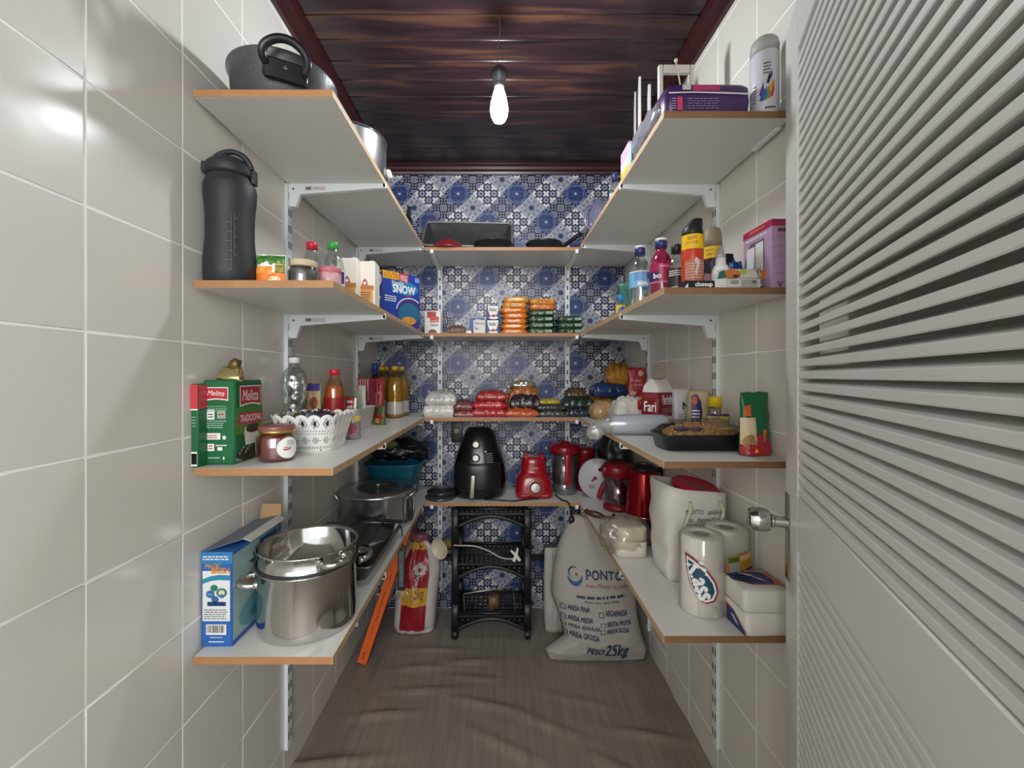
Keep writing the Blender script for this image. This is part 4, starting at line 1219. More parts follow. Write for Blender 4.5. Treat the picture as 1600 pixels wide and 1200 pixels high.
# roasting tin with utensils
t = thing('roasting_tin', 'long grey roasting tin lying between the steel pots and the aluminium pot', 'tin', (-.50, 1.38, L4))
TIN = mat('#8d8d8a', .32, 1.0, n=.1, sc=20)
bm = loft([(0, .110, .155, 14), (.002, .114, .160, 14), (.050, .133, .178, 14), (.052, .145, .19, 14), (.049, .145, .19, 14), (.047, .130, .175, 14), (.006, .112, .157, 14), (.004, .05, .07, 8)], 64)
obj('tin_body', bm, TIN, t)
DG = mat('#2e3034', .4, n=.1)
t = thing('serving_fork', 'long fork with a black wire loop laid across the roasting tin rim', 'utensil', (-.43, 1.55, L4 + .056))
obj('handle', tube(spline([(-.02, .01, .006), (.03, .0, .006), (.09, -.01, .006)], 5), [.006] * 11, 8), mat('#1c1d1f', .5), t)
obj('prongs', tube(spline([(-.02, .01, .006), (-.08, -.01, .004), (-.12, -.10, -.005)], 5), .003, 8), mat('#1c1d1f', .45), t)
obj('hanging_loop', tube([(.0 + .012 * math.cos(a), .0, .018 + .012 * math.sin(a)) for a in [2 * math.pi * i / 16 for i in range(16)]], .0018, 6, closed=True), mat('#232323', .4), t)
t = thing('ladle', 'dark ladle resting inside the roasting tin', 'utensil', (-.455, 1.36, L4 + .008))
obj('bowl', lathe([(.0, 0), (.022, .004), (.032, .018), (.036, .032), (.034, .032), (.030, .018), (.02, .007), (0, .004)], 28), DG, t)
obj('handle', tube(spline([(.02, .02, .03), (.035, .06, .062), (.05, .14, .075)], 6), .005, 8), DG, t)
dpx, dd_ = 625, 1.60
t = thing('skewer_grip', 'utensil with a marbled grey grip and wire prongs hanging off the lowest shelf edge', 'utensil', (PX(627, 1.56), 1.56, PZ(852, 1.56)))
obj('hook_wire', tube(spline([(-.035, .05, .062), (-.02, .03, .070), (.0, .008, .055), (.004, 0, .015), (.004, 0, .0)], 6), .0026, 8), mat('#1d1d1f', .4), t)
ob = obj('grip', box(-.012, .014, -.006, .006, -.165, 0, .003, 2), mat('#1b1c1e', .45), t)
S = Surf(lambda u, v: Vector((-.007 + .016 * u, -.0061, -.150 + .13 * v)), .016, .13)
decal(t, S, 0, 1, 0, 1, mat('#5d656b', .3, n=.75, sc=45), 'marbled_inlay')
wp = bmesh.new()
for x, y, e in ((-.010, -.004, -.035), (-.004, .004, -.012), (.004, -.003, .008), (.010, .004, .045), (.014, -.002, .030)):
    tube([(x, y * .5, -.160), ((x + e * .4), y, -.185), (x + e * .9, y * 2, -.207)], .0013, 5, bm=wp)
obj('wire_prongs', wp, mat('#cfcfcf', .25, 1.0), t)

# aluminium pot
t = thing('aluminium_pot', 'wide aluminium pot with a flat lid and wire loop handles', 'pot', (-.498, 1.735, L4))
obj('pot_body', lathe([(.138, 0), (.144, .004), (.147, .02), (.147, .122), (.149, .126), (.147, .128)], 72), ALU, t)
ld = obj('lid', lathe([(.151, .122), (.1525, .124), (.1525, .131), (.149, .134), (.13, .135), (.120, .138), (.07, .140), (.060, .134), (.0, .133)], 72), ALU, t)
obj('lid_knob', lathe([(.006, .132), (.006, .140), (.009, .144), (.009, .152), (.0, .153)], 18), ALU, ld)
for a in (R(-20), R(200)):
    c, s = math.cos(a), math.sin(a)
    pts = [(.149, -.032, .04), (.151, -.032, .10), (.158, -.030, .118), (.176, -.022, .132), (.180, 0, .136), (.176, .022, .132), (.158, .030, .118), (.151, .032, .10), (.149, .032, .04)]
    if a > 1: pts = [(min(x, .170), y, z) for x, y, z in pts]
    obj('handle', tube(spline([(c * x - s * y, s * x + c * y, z) for x, y, z in pts], 4), .0036, 8), mat('#d9d9d6', .2, 1.0), t)

t = thing('plastic_basin', 'teal plastic basin in the corner behind the aluminium pot', 'basin', (-.508, 2.085, L4))
TEAL = mat('#136a80', .35, n=.05)
obj('basin_body', loft([(0, .085, .085, 3.5), (.004, .09, .09, 3.5), (.165, .128, .125, 4), (.172, .139, .135, 4), (.178, .139, .135, 4), (.178, .132, .128, 4), (.166, .123, .12, 4), (.01, .085, .085, 3.5), (.008, .04, .04, 3)], 56), TEAL, t)
t = thing('plastic_bag', 'crumpled black plastic bag heaped on the teal basin', 'bag', (-.492, 2.095, L4 + .1795))
obj('bag_body', crumple(.135, .115, .105, 3, .55, 4, 3.2), mat('#1b1d22', .22, n=.2), t, ang=80)
obj('bag_fold', crumple(.05, .05, .07, 9, .4, 3, 2.5), mat('#171a24', .25), t, ang=80).location = (.10, .0, .0)
t = thing('cloth', 'folded olive yellow cloth on the black bag near the shelf corner', 'cloth', (-.535, 1.975, L4 + .255))
obj('cloth_body', crumple(.065, .03, .045, 11, .3, 3, 2.5), mat('#6e6a35', .8), t, ang=80)
for k, (r_, lb) in enumerate(((.075, 'dark round lid lying under another lid beside the air fryer'), (.070, 'grey round lid lying on top of the other lid beside the air fryer'))):
    z = L4 + .026 * k
    t = thing('pan_lid', lb, 'lid', (-.285 + .004 * k, 2.06, z), group='pan lids beside the air fryer')
    obj('lid_body', lathe([(r_ * .96, 0), (r_, .003), (r_, .010), (r_ * .93, .014), (r_ * .6, .022), (r_ * .55, .025), (0, .025)], 48), mat('#3d4246' if k else '#565a5c', .25, .5, n=.1), t)
# ================================================================== top shelf across the blue wall
t = thing('baking_tray', 'large dark baking tray standing tilted against the blue patterned wall', 'tray', (PX(731, 2.15), 2.075, L1 + .036))
t.rotation_euler = (R(50), R(1.0), 0)
TRM = mat('#5c5e5c', .38, .6, n=.35, sc=30)
bm = loft([(0, .196, .083, 12), (.002, .20, .087, 12), (.040, .212, .098, 12), (.041, .224, .108, 12), (.044, .224, .108, 12), (.043, .210, .096, 12), (.006, .197, .084, 12), (.004, .1, .04, 8)], 64)
bmesh.ops.transform(bm, matrix=Matrix.Translation((0, .108, -.044)), verts=bm.verts)
obj('tray_body', bm, TRM, t)
rim = [(math.copysign(abs(math.cos(a)) ** (2 / 12), math.cos(a)) * .224, math.copysign(abs(math.sin(a)) ** (2 / 12), math.sin(a)) * .108 + .108, -.001) for a in [2 * math.pi * i / 64 for i in range(64)]]
obj('rolled_rim', tube(rim, .0055, 8, closed=True), mat('#8b8e8a', .45, .4, n=.35, sc=25), t)
t = thing('red_bowl', 'dark red bowl upside down in front of the baking tray', 'bowl', (PX(700, 2.03), 2.03, L1))
obj('bowl_body', lathe([(.075, 0), (.077, .003), (.074, .010), (.06, .030), (.04, .040), (.03, .042), (.03, .048), (0, .048)], 40), mat('#7d2229', .3, n=.05), t)
t = thing('baking_tin', 'small round black baking tin between the red bowl and the frying pan', 'tin', (PX(770, 2.03), 2.07, L1))
obj('tin_body', lathe([(.080, 0), (.084, .003), (.092, .036), (.097, .038), (.097, .041), (.090, .040), (.082, .006), (0, .005)], 48), BK, t)
t = thing('frying_pan', 'black frying pan with its handle raised towards the door side', 'pan', (PX(850, 2.07), 2.07, L1))
obj('pan_body', lathe([(.062, 0), (.066, .003), (.085, .036), (.090, .042), (.088, .044), (.064, .008), (0, .006)], 48), BK, t)
obj('handle', tube(spline([(.078, .01, .030), (.10, .02, .040), (.14, .025, .070), (.185, .02, .104)], 6), [.008] * 6 + [.011] * 13, 10), BK, t)

# ================================================================== second shelf across the blue wall
t, fs = carton('flour_pack', 'white milk powder packet with red squares in the corner beside the blue box', 'packet', PX(675, 2.08), 2.11, L2, .082, .05, .122, mat('#e9e6e1', .4), bev=.004, pn='wrapper', rz=R(4))
S = fs['F']
decal(t, S, .18, .72, .70, .95, mat('#b3202c', .4)); decal(t, S, .35, .88, .52, .76, mat('#c8322f', .4), off=.0009)
lettering(t, S, 'leite', .62, .42, .035, BI); decal(t, S, .25, .75, -.02, .24, mat('#8a5238', .5), shape='oval'); fine_print(t, S, .4, .85, .55, .60, 1, WI)
t, w_, h = bag('bean_bag', 'small clear bag of brown beans on the second shelf', 'bag', 697, 728, 508, 523, 2.04, .10, mat('#6d5344', .35, n=.6, sc=120), L2, seed=4)
t, w_, h = bag('film_bag', 'scrap of clear plastic film next to the bean bag', 'bag', 725, 738, 513, 523, 2.05, .06, clear('e8eaea', .2, .1, haze=.3), L2, seed=6)
t, fs = carton('cornstarch_box', 'small pale box with a curved dark logo on the second shelf', 'box', PX(749, 2.03), 2.06, L2, .059, .045, .068, mat('#d6d3cc', .5), pn='carton_body')
lettering(t, fs['F'], 'Maizena', .52, .78, .046, mat('#4a4f5a', .5), slant=.2, hs=1.2)
decal(t, fs['F'], .12, .42, .32, .55, mat('#2b2f38', .5), shape=[(0, 1), (.2, .3), (.5, 0), (.8, .2), (1, .8), (.6, .4), (.3, .6), (.2, 1)])
t, fs = carton('biscuit_packet', 'blue packet standing behind the small pale box', 'packet', PX(745, 2.14), 2.14, L2, .068, .04, .088, mat('#264a9a', .4, n=.1))
decal(t, fs['F'], .4, .8, .84, .94, WI)
for k, lb in enumerate(('navy and white carton on the second shelf, lower one of the stack of two', 'navy and white carton on the second shelf, upper one of the stack of two')):
    t, fs = carton('sugar_carton', lb, 'carton', PX(769.5, 2.02) + .001 * k, 2.055, L2 + .0695 * k, .063, .05, .069, mat('#22306e', .42), group='navy cartons', rz=R(2 * k))
    S = fs['F']
    decal(t, S, .10, .94, .18, .96, WI, shape=[(.5, 0), (.8, .18), (.95, .55), (1, 1), (0, 1), (.05, .55), (.2, .18)])
    lettering(t, S, 'Italac', .52, .72, .036, mat('#2a3c34', .5), hs=1.5, bold=.0004)
    decal(t, S, .2, .9, .02, .24, mat('#e5e2e0', .5), shape='oval', off=.0010); decal(t, S, .40, .72, .18, .36, mat('#a8322c', .5), shape='oval', off=.0013)
OR1, OR2, OR3 = bagmat('#d9741f', .4, 35), bagmat('#d9943a', .45, 40), bagmat('#d1782e', .4, 50)
z = L2
rn = random.Random(3)
hts = [.026, .026, .025, .027, .026, .026, .028]
for k in range(7):
    m = (OR1, OR1, OR3, OR1, OR1, OR2, OR2)[k]
    wd = .122 + rn.uniform(-.006, .008)
    ords = ('bottom one', 'second from the bottom', 'third from the bottom', 'middle one', 'third from the top', 'second from the top', 'topmost one')
    t, S = slab_pack('pasta_packet', 'orange packet in the tall stack beside the navy cartons, %s' % ords[k], 'packet', PX(803, 2.03) + rn.uniform(-.006, .006) + (.008 if k == 6 else 0), 2.085, z, wd, .11, hts[k], m, rz=R(rn.uniform(-4, 4)), seed=k + 2, group='orange packets in the tall stack')
    z += hts[k] - .0005
    fine_print(t, S, .25, .75, .35, .7, 1, mat('#f2d9b4', .4) if k != 5 else mat('#a5481c', .4), seed=k)
    if k in (1, 5, 6): decal(t, S, .3, .8, .3, .75, mat('#efc98e', .3), nu=8, shape='oval')
z = L2
GR1 = bagmat('#1d4327', .3, 40)
def green(px, z, k, lb, grp):
    t, S = slab_pack('coffee_packet', lb, 'packet', PX(px, 2.03) + rn.uniform(-.003, .003), 2.085, z, .128, .10, .030, GR1, rz=R(rn.uniform(-2, 2)), seed=20 + k + int(px), group=grp, amp=.04)
    decal(t, S, .08, .28, .30, .62, mat('#7a4a35', .45), shape=[(0, .1), (.8, .4), (1, 1), (.2, .7)]); lettering(t, S, 'Caf\u00e9', .48, .48, .026, mat('#b9bfa8', .5), slant=.2, rot=R(6))
    decal(t, S, .66, .92, .28, .74, mat('#a9b8a6', .5), shape=[(.04, 0), (1, .06), (.96, 1), (0, .92)]); fine_print(t, S, .69, .89, .36, .68, 2, mat('#4c6a50', .5), seed=k)
for k in range(4):
    green(846, z, k, 'dark green packet in the middle stack under two orange ones, %s' % ('bottom one', 'second from the bottom', 'third from the bottom', 'topmost green one')[k], 'green packets in the middle stack'); z += .0296
for k in range(2):
    t, S = slab_pack('pasta_packet', 'orange packet on top of the green middle stack, %s' % ('lower one', 'upper one')[k], 'packet', PX(848, 2.03), 2.085, z, .126, .11, .027, OR3 if k == 0 else OR2, rz=R(-3 + 5 * k), seed=31 + k, group='orange packets on the green stack')
    fine_print(t, S, .3, .8, .3, .7, 1, mat('#a5481c', .4), seed=k); z += .0265
z = L2
for k in range(3):
    green(891, z, k, 'dark green packet in the short stack by the wall rail, %s' % ('bottom one', 'middle one', 'top one')[k], 'green packets in the short stack'); z += .0296

# ================================================================== counter-height shelf across the blue wall
WB = bagmat('#d5d3cd', .12, 20)
t, w_, h = bag('white_bag', 'white plastic bag of sugar lying lowest beside the oil bottles', 'bag', 661, 709, 634, 653, 1.995, .17, WB, L3, seed=3, p=9, flat=.5, sag=.25)
S = Surf(lambda u, v: Vector(((u - .5) * w_, -.088, v * h)), w_, h)
t, w_, h = bag('white_bag', 'grey-white plastic bag lying on top of the white bag of sugar', 'bag', 663, 713, 613, 635, 2.0, .15, bagmat('#bdbcb6', .2, 18), None, seed=8, p=5, flat=.35)
BEAN = bagmat('#9a5a52', .5, 90)
bag('bean_bag', 'clear bag of pinkish beans at the shelf edge beside the white bags', 'bag', 709, 741, 643, 653, 1.99, .10, BEAN, L3, seed=5, amp=.3)
bag('bean_bag', 'bag of brownish beans lying on the pinkish bean bag', 'bag', 708, 739, 627, 643, 2.0, .12, bagmat('#6f3d3d', .4, 70), None, seed=7, amp=.25)
RB = bagmat('#a82a2e', .25, 25)
bag('red_bag', 'glossy red bag in the heap of three red bags, bottom one', 'bag', 734, 794, 638, 653, 1.995, .16, RB, L3, seed=11, group='red bags', p=7)
bag('red_bag', 'glossy red bag in the heap of three red bags, middle one', 'bag', 737, 792, 625, 640, 2.0, .15, bagmat('#b52b35', .2, 30), None, seed=12, group='red bags', amp=.22)
bag('red_bag', 'glossy red bag with a yellow edge in the heap of three red bags, top one', 'bag', 743, 793, 612, 627, 2.0, .15, bagmat('#a83226', .3, 22), None, seed=13, group='red bags', amp=.22)
bag('orange_bag', 'flat glossy orange bag at the shelf edge below the dark purple bag', 'bag', 787, 844, 639, 653, 1.99, .12, bagmat('#c05a2a', .3, 40), L3, seed=15, amp=.35, p=3)
bag('dark_bag', 'dark purple bag lying between the orange bags', 'bag', 796, 846, 619, 641, 2.03, .14, bagmat('#2b2128', .3, 30), None, seed=16, amp=.3)
t, w_, h = bag('orange_bag', 'orange bag with a clear gathered top standing behind the dark purple bag', 'bag', 793, 844, 606, 640, 2.09, .10, bagmat('#a9622a', .3, 25), L3, seed=17, amp=.2)
obj('clear_top', crumple(.07, .03, .05, 6, .5, 3, 3), clear('e6e2d0', .2, .1, haze=.15), t, ang=80).location = (0, 0, h - .012)
obj('tie', tube(spline([(-.02, 0, h), (-.022, -.004, h + .03), (-.02, 0, h + .05)], 4), .004, 6), bagmat('#b8933c', .15, 30), t)
GB = bagmat('#4a4c46', .5, 60)
bag('lentil_bag', 'grey green speckled bag, lowest of the flat stack by the wall rail', 'bag', 841, 889, 641, 653, 1.995, .13, GB, L3, seed=21, amp=.2)
bag('lentil_bag', 'dark grey speckled bag, second of the flat stack by the wall rail', 'bag', 838, 886, 631, 642, 2.0, .13, bagmat('#37383a', .5, 50), None, seed=22, amp=.2)
bag('seed_bag', 'flat yellow bag on top of the grey bags by the wall rail', 'bag', 843, 876, 624, 632, 2.0, .10, bagmat('#b29a22', .2, 30), None, seed=23, amp=.2)
bag('dark_bag', 'navy and grey bag at the shelf corner under the dark green bag', 'bag', 883, 927, 638, 653, 1.995, .13, bagmat('#2a313b', .5, 40), L3, seed=24, amp=.3)
bag('dark_bag', 'dark green bag lying above the navy bag at the shelf corner', 'bag', 880, 932, 622, 640, 2.01, .15, bagmat('#233026', .5, 30), None, seed=25, amp=.35)
bag('brown_bag', 'crumpled brown bag on top behind the dark green bag', 'bag', 886, 917, 609, 624, 2.06, .12, bagmat('#55432f', .4, 30), None, seed=26, amp=.4)

# corner by the door wall
bag('bread_bag', 'clear bag of pale tan rolls lying at the corner of the counter shelf', 'bag', 927, 978, 627, 652, 1.87, .14, bagmat('#b59467', .25, 25), L3, seed=31, p=2.6, amp=.1)
bag('orange_bag', 'golden orange bag behind the bag of tan rolls', 'bag', 922, 965, 618, 645, 2.03, .12, bagmat('#b27a1f', .3, 30), L3, seed=32, amp=.2)
bag('noodle_bag', 'blue foil noodle packet lying on the bags in the corner', 'bag', 928, 982, 600, 621, 1.96, .12, bagmat('#1c335f', .25, 30), None, seed=33, p=6, amp=.15)
t, w_, h = bag('chips_bag', 'yellow and orange bag heaped on the blue foil packet in the corner', 'bag', 950, 990, 571, 602, 2.0, .11, bagmat('#b8812f', .5, 16), None, seed=34, amp=.35, p=2.5)
t, S = pouch('sauce_pouch', 'red pouch with yellow base standing in the corner by the tiled wall', 'pouch', PX(996, 1.83), 1.84, L3, .077, .232, .035, mat('#a3212b', .35, n=.05), rz=R(-5), seed=5, top=.06)
decal(t, S, .1, .96, .12, .46, mat('#c9a91c', .4), nu=10, nv=6, shape=None); decal(t, S, .05, .5, .38, .66, mat('#a3212b', .4), nu=6, nv=6, off=.0012)
decal(t, S, .56, .84, .84, .94, mat('#d8b9a8', .4), shape='oval', off=.0012)
lettering(t, S, 'Molho', .42, .76, .045, mat('#e0a9a4', .5), slant=.3, off=.0016); lettering(t, S, 'tradicional', .45, .68, .05, mat('#e0a9a4', .5), off=.0016)
lettering(t, S, 'ZIP', .28, .52, .026, WI, off=.002)

# ================================================================== lowest shelf across the blue wall
AF = mat('#0f1011', .22, n=.1); AF2 = mat('#17181a', .3, n=.1)
t = thing('air_fryer', 'black egg-shaped air fryer with two pale dials and a steel handle', 'air fryer', (PX(749, 2.13), 2.122, L4))
obj('fryer_body', loft([(0, .105, .095, 2.4), (.006, .118, .106, 2.4), (.03, .127, .114, 2.4), (.09, .132, .118, 2.4), (.15, .128, .114, 2.4), (.21, .112, .102, 2.4), (.27, .090, .084, 2.4), (.315, .070, .068, 2.3), (.333, .058, .056, 2.2), (.338, .03, .03, 2), ], 56), AF, t)
def egg(a0, span, z0, z1):
    zz = [0.03, .09, .15, .21, .27, .315]; rx = [.127, .132, .128, .112, .090, .070]; ry = [.114, .118, .114, .102, .084, .068]
    def fn(u, v):
        z = z0 + (z1 - z0) * v
        k = max(0, min(4, next((i for i in range(5) if z <= zz[i + 1]), 4)))
        f_ = (z - zz[k]) / (zz[k + 1] - zz[k]); X_, Y_ = rx[k] + (rx[k + 1] - rx[k]) * f_, ry[k] + (ry[k + 1] - ry[k]) * f_
        a = a0 + (u - .5) * span; s_, c_ = math.sin(a), math.cos(a); p = 2.4
        return Vector((math.copysign(abs(s_) ** (2 / p), s_) * X_, -math.copysign(abs(c_) ** (2 / p), c_) * Y_, z))
    return Surf(fn, span * .12, z1 - z0)
S = egg(0, R(130), .04, .30)
dw = obj('drawer_panel', bmesh.new(), None, t)
bm = bmesh.new(); g = [[bm.verts.new(S.p(.06 + .88 * i / 16, .52 * j / 8, .003)) for i in range(17)] for j in range(9)]
for j in range(8):
    for i in range(16): bm.faces.new((g[j][i], g[j][i + 1], g[j + 1][i + 1], g[j + 1][i]))
bm.to_mesh(dw.data); bm.free(); dw.data.materials.append(AF2)
for p_ in dw.data.polygons: p_.use_smooth = True
sd_ = dw.modifiers.new('panel', 'SOLIDIFY'); sd_.thickness = .003; sd_.offset = -1
hb = box(-.010, .010, -.160, -.146, .022, .128, .004, 2)
bmesh.ops.transform(hb, matrix=Matrix.Translation((-.030, .006, 0)) @ Matrix.Rotation(R(4), 4, 'Y'), verts=hb.verts)
hd = obj('drawer_handle', hb, mat('#a5a099', .3, .7, n=.2, sc=40), dw)
for z in (.030, .120): obj('handle_post', box(-.038, -.024, -.150, -.108, z - .006, z + .006, .002), AF2, dw)
for z, nm in ((.262, 'temperature_dial'), (.200, 'timer_dial')):
    y = -.090 if z > .23 else -.106
    bm = lathe([(.016, 0), (.016, .010), (.013, .013), (0, .0135)], 28)
    bmesh.ops.transform(bm, matrix=Matrix.Translation((-.012, y + .004, z)) @ Matrix.Rotation(R(78), 4, 'X'), verts=bm.verts)
    k_ = obj(nm, bm, mat('#aaa69b', .35, .3, n=.1), t)
    bm = lathe([(.021, -.002), (.021, .002), (.019, .003)], 32)
    bmesh.ops.transform(bm, matrix=Matrix.Translation((-.012, y + .004, z)) @ Matrix.Rotation(R(78), 4, 'X'), verts=bm.verts)
    obj('dial_ring', bm, AF2, k_)
S2 = egg(0, R(130), .14, .24); GI = mat('#9a9a98', .6, n=0)
fine_print(t, S2, .12, .30, .18, .28, 2, GI); lettering(t, S2, 'AIR FRYER', .74, .22, .040, GI)
fine_print(t, S2, .62, .76, .35, .85, 5, mat('#7d7d7b', .6)); decal(t, S2, .60, .64, .88, .93, WI, shape='oval')

RP = mat('#9c0f1e', .22, n=.06, coat=.4)
t = thing('blender', 'red blender motor base with a silver dial beside the air fryer', 'blender', (PX(834, 2.1), 2.115, L4))
obj('motor_housing', loft([(0, .086, .078, 4.5), (.006, .092, .084, 4.5), (.03, .092, .084, 4.5), (.09, .082, .075, 4), (.112, .072, .068, 4), (.118, .064, .062, 3.5), (.128, .062, .060, 3), (.165, .062, .060, 2.6), (.185, .060, .058, 2.6), (.192, .055, .053, 2.6), (.194, .03, .03, 2)], 52), RP, t)
for k in range(4):
    a = R(45 + 90 * k); obj('collar_lug', box(.055 * math.cos(a) - .010, .055 * math.cos(a) + .010, .053 * math.sin(a) - .008, .053 * math.sin(a) + .008, .185, .206, .003), RP, t)
bm = lathe([(.028, 0), (.028, .006), (.024, .016), (.021, .019), (0, .0195)], 36)
bmesh.ops.transform(bm, matrix=Matrix.Translation((.002, -.079, .056)) @ Matrix.Rotation(R(83), 4, 'X'), verts=bm.verts)
kn = obj('speed_dial', bm, mat('#b9b6b0', .22, .9, n=.15, sc=30), t)
bm = lathe([(.0385, 0), (.0395, .003), (.037, .004), (.036, 0)], 40, False, False)
bmesh.ops.transform(bm, matrix=Matrix.Translation((.002, -.0795, .056)) @ Matrix.Rotation(R(83), 4, 'X'), verts=bm.verts)
obj('dial_ring', bm, mat('#b06a55', .3, .5), kn)
S = Surf(lambda u, v: Vector(((u - .5) * .12, -.062 - .0005 * v, .128 + .05 * v)), .12, .05)
lettering(t, S, 'MONDIAL', .5, .34, .036, mat('#d9bfc0', .4), bold=.0003)
S = Surf(lambda u, v: Vector(((u - .5) * .17, -.0845, .004 + .02 * v)), .17, .02); fine_print(t, S, .12, .3, .5, .9, 1, mat('#d0a5a5', .5)); fine_print(t, S, .7, .88, .5, .9, 1, mat('#d0a5a5', .5))
S = Surf(lambda u, v: Vector(((u - .5) * .15, -.0765 + .002 * v, .085 + .03 * v)), .15, .03); decal(t, S, .30, .33, .5, .65, WI, shape='oval')
cord = [(-.08, .02, .004), (-.12, -.02, .004), (-.115, -.06, .004), (-.075, -.098, .004), (-.14, -.112, .004), (-.20, -.10, .004), (-.26, -.085, .004)]
obj('power_cord', tube(spline([(.02, -.085, .004), (-.02, -.090, .004), (-.06, -.105, .004), (-.115, -.122, .004), (-.175, -.110, .004), (-.24, -.10, .004)], 6), .0035, 8), mat('#131314', .4), t)

t = thing('blender_jar', 'clear blender jar with a red lid and red handle beside its base', 'jar', (PX(883, 2.13), 2.15, L4))
obj('jar_body', lathe([(.048, 0), (.056, .004), (.056, .05), (.060, .06), (.070, .215), (.068, .215), (.058, .062), (.053, .05), (.05, .008), (0, .006)], 44), clear('dde3e3', .16, .05, haze=.03), t)
obj('base_ring', lathe([(.054, .002), (.0575, .006), (.0575, .05), (.054, .055)], 40, False, False), clear('b9c0c2', .2, .1, haze=.2), t)
ld = obj('lid', lathe([(.073, .205), (.077, .212), (.077, .236), (.070, .246), (.04, .252), (.025, .252), (.022, .262), (0, .263)], 44), mat('#8a1020', .25), t)
hd = obj('handle', loft([(.062, .013, .010, 4), (.07, .015, .012, 4), (.2, .016, .013, 4), (.215, .013, .010, 4)], 24), RP, t); hd.location = (.004, -.082, 0)
obj('blade', lathe([(.020, .012), (.024, .018), (.014, .03), (.006, .034), (.004, .045)], 20), mat('#b0b0b0', .3, 1.0), t)
t = thing('power_plug', 'black cord with its plug hanging over the shelf edge by the blender jar', 'plug', (PX(888, 1.972), 1.97, L4))
obj('cord', tube(spline([(-.045, .12, .006), (-.035, .08, .004), (-.020, .03, .004), (-.004, .005, .005), (.004, -.008, -.010), (.010, -.010, -.045), (.014, -.010, -.06)], 6), .0038, 8), mat('#131314', .4), t)
pl = obj('plug_body', loft([(-.092, .011, .008, 4), (-.085, .014, .010, 4), (-.07, .014, .010, 3), (-.055, .007, .006, 2)], 20), mat('#151517', .4), t); pl.location = (.014, -.010, 0)
pb = bmesh.new()
for s in (-.006, .006): tube([(.014 + s, -.010, -.091), (.014 + s, -.010, -.110)], .002, 8, bm=pb)
obj('pins', pb, mat('#c9c9c4', .25, 1.0), pl).location = (-.014, .010, 0)
# ================================================================== topmost shelf beside the door
t = thing('spray_can', 'white spray can with a grey cap and rainbow splash print near the door', 'can', (.628, 1.0, L1))
obj('can_body', lathe([(.029, 0), (.0305, .002), (.0305, .148), (.0295, .152)], 32), mat('#c9c8d0', .35, n=.03), t)
obj('cap', lathe([(.0302, .150), (.0302, .172), (.028, .182), (.022, .189), (.012, .1925), (0, .193)], 32), mat('#a7a5a2', .5), t)
S = cylS(.0306, .0306, 0, .15, R(-25), R(110))
for k, (hx, u, v, du, dv) in enumerate((('#d9602a', .62, .36, .16, .14), ('#e09a2c', .68, .44, .12, .12), ('#4a9a55', .52, .33, .14, .12), ('#2f63a8', .42, .32, .16, .12), ('#6a3a8c', .36, .40, .10, .12), ('#c23a4a', .72, .38, .08, .14), ('#202028', .58, .55, .08, .10), ('#2c3a66', .66, .60, .06, .08))):
    decal(t, S, u - du, u + du * .8, v - dv, v + dv * .9, mat(hx, .4), 'splash_print', off=.0006 + .0002 * k, shape=[(0, .1), (.5, 0), (.9, .4), (.8, .8), (1, 1), (.6, .8), (.3, .5)])
fine_print(t, S, .40, .66, .60, .80, 4, mat('#5d5c66', .6)); fine_print(t, S, .45, .85, .06, .12, 1, mat('#3c3c44', .6)); fine_print(t, S, .02, .16, .2, .5, 6, mat('#6d6c78', .6))

PUR = mat('#3f2559', .35, n=.12, sc=20)
t = thing('diaper_pack', 'flat purple pack with a white stripe at the end of the topmost shelf', 'pack', (.484, 1.105, L1))
obj('wrapper', loft([(0, .096, .126, 12), (.006, .1, .13, 12), (.035, .1015, .1315, 12), (.064, .1, .13, 12), (.071, .096, .126, 10), (.073, .08, .11, 6)], 64, wob=lambda v: v * (1 + .006 * noise.noise(v * 25))), PUR, t)
S = Surf(lambda u, v: Vector(((u - .5) * .196, -.1335, .004 + .062 * v)), .196, .062)
decal(t, S, .02, .99, .62, .74, mat('#d3cfd6', .4), nu=12, shape=[(0, .35), (.3, .6), (.7, .3), (1, 0), (1, .5), (.7, .8), (.3, 1), (0, .8)])
decal(t, S, .12, .18, .05, .55, mat('#c63a5e', .4)); fine_print(t, S, .24, .62, .08, .52, 5, mat('#7d6a92', .5)); fine_print(t, S, .06, .11, .08, .52, 5, mat('#a08fb5', .5))
decal(t, S, .30, .62, .76, .98, mat('#a83262', .4), off=.0010); decal(t, S, .18, .28, .80, .98, mat('#b9b4bc', .5), off=.0009)
tw_ = obj('clear_end', crumple(.022, .10, .070, 4, .5, 3, 4), clear('e9e6ec', .25, .1, haze=.35), t, ang=60); tw_.location = (-.098, .0, .0)
WD = mat('#d3d0ca', .45, n=.04, sc=30)
t = thing('wooden_frame', 'white open frame with a string tag standing behind the purple pack', 'frame', (PX(1056, 1.265), 1.265, L1))
bm = bmesh.new()
for a in ((-.053, -.040, 0, .325), (.040, .053, 0, .325), (-.0395, .0395, .300, .325), (-.0395, .0395, 0, .025)): box(a[0], a[1], -.007, .007, a[2], a[3], .002, bm=bm)
obj('frame_bars', bm, WD, t)
sg = obj('hanging_string', tube(spline([(-.004, -.010, .332), (.002, -.012, .30), (.006, -.012, .27), (.010, -.012, .25)], 5), .0022, 6), mat('#cbbfa4', .8), t)
obj('string_knot', crumple(.006, .006, .014, 2, .3, 2), mat('#cbbfa4', .8), sg).location = (-.004, -.010, .326)
obj('tag', prism([(-.024, .208), (.026, .208), (.026, .238), (.014, .252), (-.012, .252), (-.024, .238)], -.014, -.0115), mat('#6d4e42', .6, n=.1), t, smooth=False)
